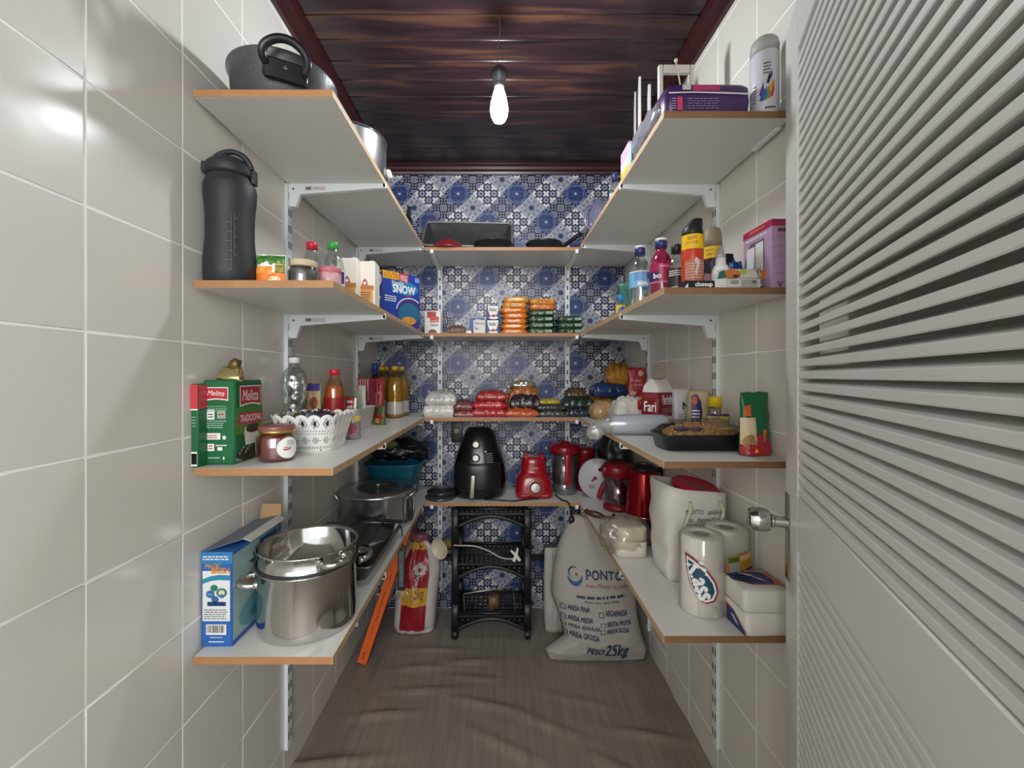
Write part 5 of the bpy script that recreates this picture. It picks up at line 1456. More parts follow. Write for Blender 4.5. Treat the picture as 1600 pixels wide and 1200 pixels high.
for px, py, d, wd, lb in ((1024, 130, 1.40, .010, 'white board standing edge-on just behind the open frame'), (1008, 118, 1.46, .009, 'tallest white board standing edge-on behind the open frame'), (1000, 142, 1.60, .007, 'thin white board standing edge-on farthest behind the open frame')):
    h = PZ(py, d) - L1
    t = thing('white_board', lb, 'board', (PX(px, d), d + .06, L1), rz=-math.atan2(PX(px, d), d + .06) + R(1.5))
    obj('board_panel', box(-wd / 2, wd / 2, -.06, .06, 0, h, .0015), WD, t)
t = thing('paper_stack', 'pink, yellow and pale blue card box lying near the edge of the topmost shelf', 'box', (.420, 1.345, L1), rz=R(0))
for k, (z0, z1, hx) in enumerate(((0, .034, '#e3c31f'), (.0342, .060, '#e8e6e2'), (.0602, .098, '#dfa3cf'))):
    o = obj('card_layer', box(-.033, .033, -.085, .0, z0, z1, .001), mat(hx, .5), t)
obj('card_layer', box(-.0335, .02, -.105, -.0855, 0, .085, .001), mat('#9fcbd6', .5), t)
t = bottle('perfume_bottle', 'small clear bottle with a blue cap and purple ribbon on the topmost shelf', PX(960, 1.64), 1.64, L1, [(.016, 0), (.020, .003), (.020, .115), (.014, .135), (.009, .145), (.009, .155)], PET, .03, .011, mat('#23305f', .35))
S = cylS(.0203, .0203, .04, .10, 0, R(200)); decal(t, S, .1, .9, 0, 1, mat('#c9c6dc', .4, n=.5, sc=60), nu=16)
decal(t, S, .3, .8, .2, .7, mat('#5a4a9c', .4), shape=[(0, 0), (.6, .3), (1, 1), (.4, .6)], off=.001)
t = thing('plastic_jug', 'lavender translucent plastic jug on the topmost shelf near the blue wall', 'jug', (PX(936, 1.93), 1.93, L1), rz=R(20))
obj('jug_body', loft([(0, .040, .040, 3), (.004, .044, .044, 3), (.13, .047, .047, 3), (.165, .040, .040, 2.5), (.18, .028, .028, 2), (.20, .024, .024, 2)], 32), clear('a9a6c6', .16, .08, haze=.45), t)
obj('jug_handle', tube(spline([(-.043, 0, .06), (-.070, 0, .08), (-.070, 0, .14), (-.040, 0, .165)], 5), .007, 8), clear('a9a6c6', .16, .08, haze=.45), t)

# ================================================================== second shelf beside the door
P2 = [(.024, 0), (.029, .003), (.030, .02), (.029, .05), (.0305, .06), (.0305, .108), (.029, .122), (.022, .140), (.014, .150), (.012, .156), (.012, .162)]
def wav(v): return Vector((v.x, v.y, v.z)) * (1 + (.03 * math.sin(v.z * 240 + 3 * math.atan2(v.y, v.x)) if .01 < v.z < .055 else 0))
t = bottle('alcohol_bottle', 'clear bottle with a pale blue label and a blue and white cap', PX(1000, 1.27), 1.27, L2, P2, PET, .020, .0155, mat('#2d3470', .35), wob=wav, seg=36)
obj('cap_top', lathe([(.0145, .1815), (.0145, .187), (.010, .188)], 20), WI, t)
S = cylS(.0309, .0309, .060, .108, 0, R(300)); decal(t, S, 0, 1, 0, 1, mat('#7fb9e0', .35, n=.06), nu=30)
decal(t, S, .56, .70, .50, .90, mat('#4f6f8c', .4), nu=6, off=.001); decal(t, S, .40, .62, .12, .32, mat('#e3eaf0', .4), nu=8, off=.001); fine_print(t, S, .34, .52, .4, .92, 5, mat('#3f78b8', .5)); decal(t, S, 0, 1, .94, 1, WI, nu=30, off=.001)
t = bottle('fabric_softener', 'magenta bottle with a blue and white cap beside the clear bottle', PX(1033, 1.2), 1.2, L2, P2, mat('#8c1440', .15, n=.1, coat=.6), .019, .0165, mat('#2d3470', .35), wob=wav, seg=36)
obj('cap_top', lathe([(.0155, .1805), (.0155, .187), (.010, .188)], 20), WI, t)
S = cylS(.0309, .0309, .058, .110, 0, R(200)); decal(t, S, 0, 1, 0, 1, mat('#a8234f', .35, n=.06), nu=22); decal(t, S, .0, .34, .1, .62, mat('#3a2560', .4), nu=8, off=.001)
lettering(t, S, 'bo', .30, .38, .020, WI, off=.0016, bold=.0006); decal(t, S, .35, .62, .82, .92, mat('#d77ba0', .4), nu=6, off=.001); lettering(t, S, 'Soft', .72, .34, .016, WI, off=.0015, slant=.3)
decal(t, S, 0, 1, 0, .06, mat('#c98aa0', .4), nu=22, off=.001)
t = bottle('cleaner_bottle', 'clear bottle with a black cap and a black and white label', PX(1060, 1.16), 1.17, L2, [(.022, 0), (.026, .003), (.026, .09), (.024, .105), (.014, .128), (.011, .132), (.011, .140)], PET, .020, .015, mat('#1d1e20', .4))
S = cylS(.0263, .0263, .042, .092, R(10), R(200)); decal(t, S, 0, .55, 0, 1, mat('#2a2528', .4), nu=10); decal(t, S, .55, .85, 0, 1, mat('#e0dfdc', .4), nu=8); fine_print(t, S, .1, .5, .55, .9, 3, WI)
t, S = pouch('detergent_pack', 'slim white and green packet standing between the clear and magenta bottles', 'packet', PX(1015, 1.36), 1.38, L2, .05, .14, .02, mat('#dfe5d4', .4), seed=7)
decal(t, S, .05, .95, .02, .45, mat('#7fa83f', .4), nu=6, nv=4)
t, S = pouch('cloth_pack', 'dark teal packet standing behind the clear bottles', 'packet', PX(978, 1.62), 1.63, L2, .055, .16, .02, mat('#1f5f4f', .4, n=.2), seed=9, rz=R(-30))
t = bottle('syrup_bottle', 'little bottle with a bright blue cap and yellow label at the shelf edge', PX(971, 1.45), 1.46, L2, [(.013, 0), (.016, .002), (.016, .045), (.009, .055), (.008, .058)], PET, .020, .0105, mat('#2f8fd0', .35))
S = cylS(.0163, .0163, .006, .042, 0, R(220)); decal(t, S, 0, 1, 0, 1, mat('#d6c34a', .4), nu=16); decal(t, S, .3, .72, .1, .8, mat('#4a4fb0', .4), shape='oval', off=.001)
t, S = slab_pack('red_packet', 'small red packet lying near the far end of the shelf edge', 'packet', PX(950, 1.75), 1.79, L2, .05, .07, .03, mat('#a8281f', .35, n=.3), rz=R(40), seed=4)
t, S = slab_pack('sweets_packet', 'small peach coloured packet lying behind the blue capped bottle', 'packet', PX(986, 1.40) + .012, 1.39, L2, .035, .04, .03, mat('#dfa06a', .4, n=.5, sc=60), seed=6)

SP = mat('#c93f1d', .3, n=.03)
t = thing('insecticide_can', 'tall orange aerosol can with a yellow band and black spray head', 'can', (PX(1086, 1.06), 1.075, L2))
obj('can_body', lathe([(.025, 0), (.0265, .002), (.0265, .150), (.025, .153)], 32), SP, t)
obj('spray_head', loft([(.151, .0255, .0255), (.16, .0255, .0255), (.172, .023, .024), (.181, .019, .022, 2.5, .004), (.183, .015, .019, 3, .006), (.192, .014, .018, 3, .008), (.195, .011, .014, 3, .008)], 32), mat('#15161a', .45), t)
S = cylS(.0266, .0266, 0, .152, 0, R(180))
decal(t, S, 0, 1, .76, 1.0, YEL, nu=20); lettering(t, S, 'BEM', .36, .935, .020, mat('#a8431a', .5), rot=R(5)); lettering(t, S, 'DE USAR', .34, .86, .030, mat('#a8431a', .5), rot=R(5))
decal(t, S, .60, .78, .80, .98, mat('#b5862a', .5), shape=[(0, .6), (.4, 1), (.7, .5), (.85, .1), (1, .1), (.8, .6), (.4, .8)], off=.0012)
decal(t, S, .14, .84, .02, .58, mat('#b56d57', .4, n=.12, sc=60), nu=16); fine_print(t, S, .18, .80, .26, .54, 6, mat('#d8a894', .5)); decal(t, S, .40, .58, .30, .62, mat('#d6cfc2', .5), shape=[(.3, 1), (1, .8), (.8, .5), (.6, .3), (.5, 0), (.2, .2), (.5, .6), (.1, .8)], off=.0014)
fine_print(t, S, .18, .80, .06, .24, 4, mat('#c98f7a', .5), seed=5)
t = thing('air_freshener', 'tall dark aerosol can with a beige dome cap and yellow band', 'can', (PX(1117, 1.14), 1.155, L2))
obj('can_body', lathe([(.024, 0), (.0255, .002), (.0255, .145), (.024, .148)], 32), mat('#3a1c2c', .3, n=.1), t)
obj('cap', lathe([(.0250, .146), (.0250, .165), (.0235, .185), (.019, .198), (.010, .203), (0, .204)], 32), mat('#8f8369', .5), t)
S = cylS(.0256, .0256, 0, .147, R(-5), R(180)); decal(t, S, 0, 1, .78, 1, YEL, nu=20); lettering(t, S, 'BEM DE', .3, .93, .018, BI); lettering(t, S, 'USAR', .3, .85, .016, BI); lettering(t, S, 'CHEIRO', .72, .93, .02, BI)
decal(t, S, .08, .62, .02, .52, mat('#b98f97', .4, n=.5, sc=50), shape=[(.1, 0), (.9, .05), (1, .5), (.7, .9), (.4, .7), (.1, 1), (0, .5)]); decal(t, S, .1, .6, .5, .72, mat('#2c2a4a', .4), shape='oval'); decal(t, S, .65, .98, .05, .75, mat('#7a1726', .4), nu=8)
t = thing('spray_bottle', 'white spray bottle with a green oval label and clear cap', 'bottle', (PX(1131, 1.02), 1.035, L2))
obj('bottle_body', loft([(0, .017, .017), (.002, .0195, .0195), (.055, .0195, .0195), (.066, .016, .016), (.070, .012, .012), (.088, .011, .011)], 28), WI, t)
obj('spray_cap', lathe([(.0115, .086), (.0115, .094), (.008, .098), (.007, .113), (.006, .114)], 22), clear('d4d8d8', .2, .08, haze=.5), t)
S = cylS(.0197, .0197, .01, .055, R(-18), R(160)); decal(t, S, .22, .72, .35, .95, mat('#6fa052', .4), shape='oval'); fine_print(t, S, .3, .65, .55, .75, 2, WI); fine_print(t, S, .3, .65, .1, .28, 2, mat('#9a9a98', .5))
t = thing('cologne_bottle', 'small square black bottle standing by the wall behind the spray bottle', 'bottle', (PX(1141, 1.15), 1.16, L2))
obj('bottle_body', box(-.022, .020, -.014, .014, 0, .09, .003, 2), mat('#23242a', .15, n=.1), t)
obj('cap', box(-.012, .010, -.010, .010, .0905, .132, .002), mat('#101114', .35), t)
t, w_, h = bag('wipes_pack', 'small blue packet beside the cosmetics box', 'packet', 1142, 1166, 409, 440, 1.10, .05, mat('#23427f', .35, n=.2), L2, seed=5, p=5)
t, fs = carton('toothpaste_box', 'black toothpaste box with white lettering lying at the shelf end', 'box', PX(1097, .985), 1.002, L2, .085, .032, .021, mat('#1b191d', .4))
lettering(t, fs['F'], 'closeup', .55, .50, .040, WI, bold=.0005, hs=1.1); decal(t, fs['F'], .0, .12, .05, .7, WI, shape=[(0, 0), (1, 0), (1, 1)])
t, fs = carton('medicine_box', 'flat white box with a barcode lying beside the toothpaste box', 'box', PX(1151, .99), 1.01, L2, .108, .05, .024, mat('#c9c9c6', .5))
S = fs['F']; decal(t, S, .0, .24, .0, 1, mat('#dcdcd8', .5)); barcode(t, S, .30, .54, .35, .95); fine_print(t, S, .58, .95, .2, .9, 4, mat('#77787a', .6)); decal(t, S, .8, .9, .55, .9, mat('#5b5c60', .5), shape='oval')
t = thing('kids_toothpaste', 'orange and teal printed tube box lying on the flat white box', 'box', (PX(1153, 1.01), 1.012, L2 + .0245), rz=R(2))
obj('carton_body', loft([(0, .055, .012, 6), (.002, .058, .016, 6), (.022, .058, .016, 4), (.027, .05, .010, 4)], 36), mat('#cfcac0', .4), t)
S = Surf(lambda u, v: Vector(((u - .5) * .116, -.0166, .001 + .024 * v)), .116, .024)
decal(t, S, .0, .18, .0, .9, mat('#1f6a70', .4), shape=[(0, 0), (1, .2), (.8, 1), (.2, .8)]); decal(t, S, .12, .48, .05, .98, mat('#c77a35', .4, n=.3, sc=90), shape='oval'); decal(t, S, .30, .46, .15, .45, mat('#2a1c18', .4), shape='oval', off=.0010); fine_print(t, S, .32, .44, .2, .4, 1, WI)
decal(t, S, .46, .60, .5, 1, mat('#a9b83f', .4), shape='oval', off=.0009); decal(t, S, .84, 1.0, .05, .95, mat('#c7692c', .4), shape=[(.2, 0), (1, .1), (1, .9), (.1, 1), (.4, .5)]); decal(t, S, .80, .86, .0, 1, mat('#2f6a6c', .4), shape=[(0, 1), (.5, .5), (1, 0), (1, .3), (.6, 1)], off=.0008)
LIL = mat('#b493b3', .4, n=.06, sc=20)
t, fs = carton('cosmetics_box', 'lilac cosmetics box with a crimson top and a window of white bottles', 'box', .648, 1.03, L2, .040, .112, .160, LIL)
MG = mat('#a3184a', .4)
for f in 'FL': decal(t, fs[f], 0, 1, .90, 1.0, MG, off=.0008)
S = fs['L']; decal(t, S, .25, .8, .925, .975, mat('#d35a3f', .4), shape=[(0, 0), (1, .2), (1, .8), (0, 1)], off=.0013); fine_print(t, S, .12, .9, .82, .87, 1, WI)
decal(t, S, .06, .76, .06, .78, mat('#5d5262', .4), 'window', shape=[(.05, 0), (1, 0), (1, 1), (.3, 1), (.12, .85), (0, .6)], off=.0007)
for k, (u0, u1) in enumerate(((.14, .44), (.47, .74))):
    decal(t, S, u0, u1, .08, .72 + .03 * k, mat('#dfe3e3', .3), 'bottle_print', off=.0011); fine_print(t, S, u0 + .05, u1 - .05, .50, .60, 2, mat('#5a5f66', .5)); lettering(t, S, 'V', u0 + .15, .34, .010, BI, off=.0015)
decal(t, S, .47, .74, .10, .22, mat('#b9a6cc', .4), off=.0013); fine_print(t, S, .48, .73, .05, .10, 2, BI)
S = fs['F']
for k in range(6): decal(t, S, .0, 1.0, .05 + .13 * k, .13 + .13 * k, mat('#a887a8', .4), 'stripe_print', shape=[(0, 0), (1, .75), (1, 1), (0, .25)])
decal(t, S, .35, .95, .82, .87, mat('#6a2a4a', .4)); lettering(t, S, 'V', .5, .06, .012, mat('#4a2a4a', .5))

# ================================================================== counter-height shelf beside the door
t = thing('meat_tray', 'black tray of shelled nuts under film at the shelf end', 'tray', (.540, 1.140, L3))
TRB = mat('#18181a', .3, n=.15, bump=.3, bsc=60)
obj('tray_body', loft([(0, .104, .046, 7), (.004, .108, .050, 7), (.040, .116, .060, 7), (.044, .119, .063, 7), (.042, .112, .056, 7), (.008, .102, .046, 7), (.006, .05, .02, 4)], 48, wob=lambda v: v * (1 + .012 * noise.noise(v * 40))), TRB, t)
NUT = mat('#b08452', .42, n=.5, sc=110)
nb = crumple(.098, .046, .060, 5, .10, 3, 3)
pts_ = [(f.calc_center_median(), f.normal.copy()) for f in nb.faces if f.normal.z > .1]
rn = random.Random(8); src = bmesh.new(); bmesh.ops.create_icosphere(src, subdivisions=1, radius=1.0)
sv = [v.co.copy() for v in src.verts]; sf = [[v.index for v in f.verts] for f in src.faces]; src.free()
nb.normal_update()
for p_, n_ in pts_:
    M_ = Matrix.Rotation(rn.uniform(0, 6.3), 3, 'Z') @ Matrix.Rotation(rn.uniform(-.6, .6), 3, 'X')
    rr = rn.uniform(.0042, .0056)
    vv = [nb.verts.new(p_ + M_ @ Vector((q.x * rr * 1.35, q.y * rr, q.z * rr))) for q in sv]
    for f in sf: nb.faces.new([vv[i] for i in f])
st = obj('nuts', nb, NUT, t, ang=80); st.location = (.0, 0, .008); st['kind'] = 'stuff'
f_ = obj('film', loft([(.044, .114, .058, 7), (.058, .105, .050, 4), (.074, .075, .036, 3), (.080, .04, .02, 2)], 40, cap0=False, wob=lambda v: v + Vector((0, 0, .006 * noise.noise(v * 35)))), clear('f6f5f2', .05, .08), t, ang=70)
for k, (x, y, hx) in enumerate(((-.06, -.032, '#3f3558'), (-.025, -.036, '#4a3350'), (.055, -.030, '#a59b3a'))):
    o = obj('film_print', crumple(.022, .010, .012, 3 + k, .3, 2), mat(hx, .4), t, ang=80); o.location = (x, y, .050)
t, S = pouch('pasta_pack', 'green and red packet with orange tags standing at the shelf end by the door', 'packet', .630, 1.045, L3, .078, .155, .045, mat('#14663a', .32, n=.06), rz=R(10), seed=3, top=.05, amp=.006)
decal(t, S, .0, .40, .05, .60, mat('#ddc8a6', .4), nu=6, nv=6, shape=None); decal(t, S, .02, .38, .10, .34, mat('#a8824a', .4), shape='oval', off=.0012)
decal(t, S, .0, 1, .02, .18, mat('#b71f3a', .35), nu=12, nv=3, off=.0014); decal(t, S, .42, 1.0, .18, .36, mat('#b71f3a', .35), off=.0014, shape=[(0, 0), (1, 0), (.7, .3), (.3, .7), (0, 1)])
decal(t, S, .05, .30, .62, .80, mat('#d9662a', .4), shape=[(0, .1), (.8, 0), (1, 1), (.1, .9)], off=.0012); decal(t, S, .60, .74, .22, .42, mat('#d9662a', .4), shape=[(0, .1), (.9, 0), (1, .9), (.1, 1)], off=.0018)
fine_print(t, S, .66, .71, .50, .74, 5, mat('#0c3d22', .5)); decal(t, S, .28, .42, .06, .13, YEL, shape=[(.0, 0), (1, 0), (.5, 1)], off=.0018)
fine_print(t, S, .09, .26, .67, .75, 1, mat('#7a1f1a', .5))
t, S = pouch('pea_bag', 'clear bag of brown and yellow peas with a purple seal leaning behind the nut tray', 'bag', PX(1122, 1.17), 1.172, L3 + .046, .062, .044, .028, mat('#94815c', .35, n=.55, sc=80), rz=R(-6), seed=12)
decal(t, S, .03, .97, .86, .98, mat('#3b2459', .4), nu=8, nv=2); decal(t, S, .55, .85, .55, .85, mat('#a79a33', .4), shape='oval')
t, w_, h = bag('black_pouch', 'black packet with a grey barcode lying behind the nut tray', 'packet', 1032, 1094, 646, 668, 1.30, .05, mat('#17171a', .35, n=.2), None, seed=6, p=6); t.location.z = L3
S = Surf(lambda u, v: Vector((-.045 + .028 * u, -.0262, .012 + .022 * v)), .028, .022); decal(t, S, 0, 1, 0, 1, mat('#8c8f93', .5), 'barcode_label'); fine_print(t, S, .05, .95, .1, .9, 5, BI)
FAR = mat('#7d1626', .42, n=.05)
t = thing('flour_bag', 'crimson paper flour bag with its white top torn open', 'bag', (PX(1034, 1.42), 1.455, L3), rz=R(38))
obj('paper_body', loft([(0, .050, .034, 8), (.004, .052, .036, 8), (.11, .052, .036, 7), (.140, .050, .035, 7)], 44), FAR, t)
obj('open_top', loft([(.139, .050, .035, 6), (.160, .046, .030, 5, -.004), (.178, .050, .016, 4, .002), (.186, .052, .004, 4, .008)], 40, False, False, wob=lambda v: v + Vector((0, 0, .006 * noise.noise(v * 60)))), mat('#dcd9d6', .5, n=.1), t, ang=60)
S = boxS('F', .098, .073, .14)
decal(t, S, .16, .90, .02, .42, mat('#c9bfc0', .5)); fine_print(t, S, .2, .86, .06, .38, 5, mat('#8a7578', .6)); lettering(t, S, 'Farinha', .5, .84, .070, WI, hs=1.4, bold=.0007, off=.0014); fine_print(t, S, .2, .85, .70, .75, 1, WI); fine_print(t, S, .12, .9, .50, .64, 3, mat('#b58088', .6))
S = boxS('L', .104, .073, .14); lettering(t, S, 'Fari', .55, .66, .044, WI, hs=1.5, bold=.0006, off=.0014); lettering(t, S, '5', .42, .10, .018, WI, hs=1.2, bold=.0006); fine_print(t, S, .55, .9, .02, .22, 4, WI); fine_print(t, S, .3, .7, .38, .48, 2, mat('#b58088', .6))
t = thing('starch_pack', 'white packet with a single dark letter beside the flour bag', 'packet', (PX(1071, 1.41), 1.45, L3))
obj('wrapper', loft([(0, .028, .024, 6), (.003, .031, .027, 6), (.125, .031, .026, 5), (.142, .029, .016, 4), (.152, .028, .003, 4)], 36, wob=lambda v: v * (1 + .02 * noise.noise(v * 40))), mat('#cfccd0', .4, n=.05), t, ang=50)
S = boxS('F', .060, .055, .14); lettering(t, S, 'N', .60, .68, .020, mat('#1a2030', .5), hs=1.1, bold=.0008, off=.002); fine_print(t, S, .2, .9, .2, .5, 5, mat('#8f8f98', .6))
t = thing('mayonnaise_bottle', 'cream coloured bottle with a purple label behind the nut tray', 'bottle', (PX(1096, 1.32), 1.34, L3), rz=R(4))
obj('bottle_body', loft([(0, .030, .022, 3), (.004, .034, .025, 3), (.10, .034, .025, 2.8), (.136, .033, .025, 2.6), (.147, .030, .023, 2.6), (.149, .02, .015, 2.5)], 36), mat('#c8b48c', .35, n=.04), t)
S = Surf(lambda u, v: Vector((-.034 + .034 * u, -.0262 + .016 * max(0, .45 - u), .02 + .12 * v)), .034, .12)
decal(t, S, .0, .95, 0, 1, mat('#3a2a66', .4), shape=[(0, .1), (.5, 0), (.85, .25), (1, .5), (.85, .8), (.4, 1), (0, .95)]); decal(t, S, .02, .5, .72, .92, mat('#b5482a', .4), shape='oval', off=.001); fine_print(t, S, .05, .7, .35, .6, 3, WI); decal(t, S, .1, .6, .1, .28, mat('#241433', .4), shape='oval', off=.001)
t = bottle('spice_bottle', 'glass spice bottle with a bright yellow cap by the wall rail', PX(1125, 1.21), 1.238, L3, [(.022, 0), (.026, .003), (.026, .05), (.021, .070), (.0175, .085), (.0175, .108)], PET, .026, .0185, mat('#d9b90f', .45), liquid=[(.022, 0), (.026, .003), (.026, .05), (.021, .070), (.0175, .085), (.0170, .100)], liq_m=mat('#8f8466', .5, n=.5, sc=140))
t = thing('cup_sleeve', 'roll of pale blue plastic cups in clear film, its knotted end over the shelf edge', 'cups', (.468, 1.405, L3 + .0335))
bm = lathe([(.026, -.095), (.031, -.092), (.033, -.02), (.0335, -.015), (.033, -.010), (.033, .075), (.028, .085)], 32)
bmesh.ops.transform(bm, matrix=Matrix.Rotation(R(90), 4, 'Y'), verts=bm.verts)
obj('cups', bm, mat('#c3cbdb', .3, n=.03), t)
fm = lathe([(.006, -.150), (.016, -.138), (.024, -.118), (.0345, -.097), (.0345, .09)], 28, False, False)
bmesh.ops.transform(fm, matrix=Matrix.Rotation(R(90), 4, 'Y'), verts=fm.verts)
for v in fm.verts: v.co += Vector((0, 0, .004 * noise.noise(v.co * 90)))
obj('film', fm, FILM, t, ang=60)
kt = crumple(.030, .026, .05, 7, .5, 3, 3); bmesh.ops.transform(kt, matrix=Matrix.Translation((-.150, -.01, -.048)), verts=kt.verts)
obj('knotted_end', kt, clear('d5d3ce', .25, .1, haze=.55), t, ang=60)
t, w_, h = bag('paper_bag', 'crumpled white and red paper bag in front of the red pouch', 'bag', 962, 1018, 622, 655, 1.56, .12, bagmat('#cfcac2', .08, 20, .45), L3, seed=44, amp=.13, p=2.8)
o = obj('red_print', pillow(.045, .05, .03, 9, .3), mat('#a8202c', .4), t, ang=70); o.location = (.038, -.035, h * .62)

# ================================================================== lowest shelf beside the door
PB = mat('#dad6cf', .5, n=.03, sc=8)
t = thing('gift_bag', 'white paper carrier bag with rope handles and small lettering', 'bag', (.566, 1.275, L4))
bm = bmesh.new()
def pbag(u, k):   # k 0..1 height; closed outline
    hx = .080 + .016 * k; hy = .060 + .022 * k
    a = 2 * math.pi * u; p = 9 - 5.5 * k
    c, s = math.cos(a), math.sin(a)
    x = math.copysign(abs(c) ** (2 / p), c) * hx; y = math.copysign(abs(s) ** (2 / p), s) * hy
    if x < -.05: x += .010 * math.sin(k * 7) * noise.noise(Vector((y * 12, k * 4, 2))) * 2 + .012 * math.sin(k * math.pi) * abs(y) / hy - .012 * math.sin(k * math.pi)
    z = .268 * k + (-.014 * math.cos(a) if k > .9 else 0)
    return Vector((x, y, z))
rings = [[bm.verts.new(pbag(i / 60, k / 14)) for i in range(60)] for k in range(15)]
rings_surface(bm, rings, True, False)
o = obj('paper_body', bm, PB, t, ang=60); sm = o.modifiers.new('paper', 'SOLIDIFY'); sm.thickness = .0012
S = Surf(lambda u, v: Vector(((u - .5) * .19, -.060 - .022 * v - .0006, .268 * v)), .19, .268)
INK = mat('#3c3b3c', .6, n=0)
lettering(t, S, 'MUITO', .44, .775, .050, INK, hs=1.1); lettering(t, S, 'al\u00e9m', .76, .775, .044, INK, slant=.5, hs=.9)
lettering(t, S, 'do', .36, .69, .020, INK); lettering(t, S, 'benef\u00edcio', .68, .69, .072, INK, slant=.4, hs=1.1); fine_print(t, S, .35, .80, .63, .645, 1, INK)
for u, sg_ in ((.36, -1), (.80, 1)):
    decal(t, S, u - .016, u + .016, .865, .89, mat('#6d665c', .5), 'eyelet', shape='oval')
x0, x1 = (.36 - .5) * .19, (.80 - .5) * .19
obj('rope_handle', tube(spline([(x0, -.082, .236), (x0 - .005, -.094, .215), (x0 - .020, -.098, .18), (x0 - .026, -.094, .15), (x0 - .012, -.088, .128), (x0 + .01, -.085, .122)], 6), .0045, 8), mat('#cdc6ae', .8), t)
obj('rope_handle', tube(spline([(x1, -.082, .236), (x1 + .004, -.094, .215), (x1 - .004, -.096, .19), (x1 - .018, -.090, .165)], 6), .0045, 8), mat('#cdc6ae', .8), t)
t = thing('food_container', 'bright pink-red plastic container poking out of the white carrier bag', 'container', (.572, 1.285, L4 + .16))
bm = lathe([(.052, 0), (.060, .09), (.068, .100), (.068, .108), (.060, .114), (.055, .111), (.0, .112)], 40)
bmesh.ops.transform(bm, matrix=Matrix.Rotation(R(10), 4, 'Y') @ Matrix.Rotation(R(8), 4, 'X'), verts=bm.verts)
obj('container_body', bm, mat('#c01a3f', .3, n=.04), t)
obj('clear_sleeve', crumple(.03, .04, .10, 5, .4, 3), FILM, t, ang=70).location = (-.062, 0, .0)

PT = mat('#dcd8d0', .5, n=.04, bump=.15, bsc=90)
t = thing('paper_towels', 'pack of two kitchen paper rolls in clear film with a blue oval logo', 'paper rolls', (.556, 1.100, L4))
rolls = ((-.040, -.022), (.048, .024))
for x, y in rolls:
    o = obj('paper_roll', lathe([(.049, 0), (.052, .004), (.052, .187), (.049, .1925), (.019, .1925), (.0185, .16)], 40), PT, t); o.location = (x, y, 0)
    c_ = obj('core', lathe([(.0185, .156), (.0185, .191), (.0165, .191), (.0165, .156)], 24, False, False), mat('#8f8577', .7), o)
    obj('core_floor', lathe([(.018, .154), (.018, .157)], 20), mat('#6f675c', .8), o)
ax = math.atan2(.046, .088)
fl_ = loft([(.0, .098, .055, 3.2), (.1, .0985, .0555, 3.2), (.188, .098, .055, 3.2), (.196, .092, .050, 3)], 56, False, False, wob=lambda v: v * (1 + .01 * noise.noise(v * 30)))
bmesh.ops.transform(fl_, matrix=Matrix.Translation((.004, .001, 0)) @ Matrix.Rotation(ax, 4, 'Z'), verts=fl_.verts)
obj('film', fl_, clear('f6f5f2', .10, .10, haze=.10), t, ang=70)
S = Surf(lambda u, v: Vector((rolls[0][0], rolls[0][1], 0)) + Vector((.0565 * math.sin(R(-66) + u * R(84)), -.0565 * math.cos(R(-66) + u * R(84)), .040 + .115 * v)), .0565 * R(84), .115)
lf = [(.0, 1.0), (.28, .93), (.62, .74), (.90, .46), (.98, .24), (.86, .06), (.6, 0), (.36, .1), (.16, .34), (.05, .66)]
decal(t, S, .0, 1, 0, 1, mat('#8e2f45', .4), 'logo_border', shape=lf); decal(t, S, .05, .93, .035, .93, WI, 'logo_border', shape=lf, off=.0009)
decal(t, S, .10, .86, .075, .87, mat('#1f4a63', .4), 'logo_field', shape=lf, off=.0012)
lettering(t, S, 'Klass', .47, .47, .086, WI, rot=R(-70), hs=1.25, bold=.0022, off=.0018, name='logo_lettering')
S = Surf(lambda u, v: Vector((.004 + .088 * u, -.0525 + .040 * u - .012 * math.sin(math.pi * min(1, .15 + .8 * u)), .100 + .046 * v)), .088, .046)
decal(t, S, 0, 1, 0, 1, mat('#c9942a', .45), nu=8); decal(t, S, 0, 1, 0, .14, mat('#27395f', .45), nu=8, off=.001); decal(t, S, .05, .42, .66, .95, mat('#3c6a34', .45), nu=4, off=.001); decal(t, S, .15, .42, .15, .60, mat('#8b98aa', .45), nu=3, off=.001)
fine_print(t, S, .48, .96, .68, .92, 2, WI); fine_print(t, S, .48, .95, .2, .6, 4, mat('#8a6a1c', .5))
S = Surf(lambda u, v: Vector((.02 + .05 * u, -.0545 + .03 * u, .075 + .025 * v)), .06, .025); decal(t, S, .1, .95, .1, .9, mat('#6f9a4a', .45, n=.2), shape=[(0, .2), (.6, 0), (1, .4), (.9, 1), (.3, .8)])

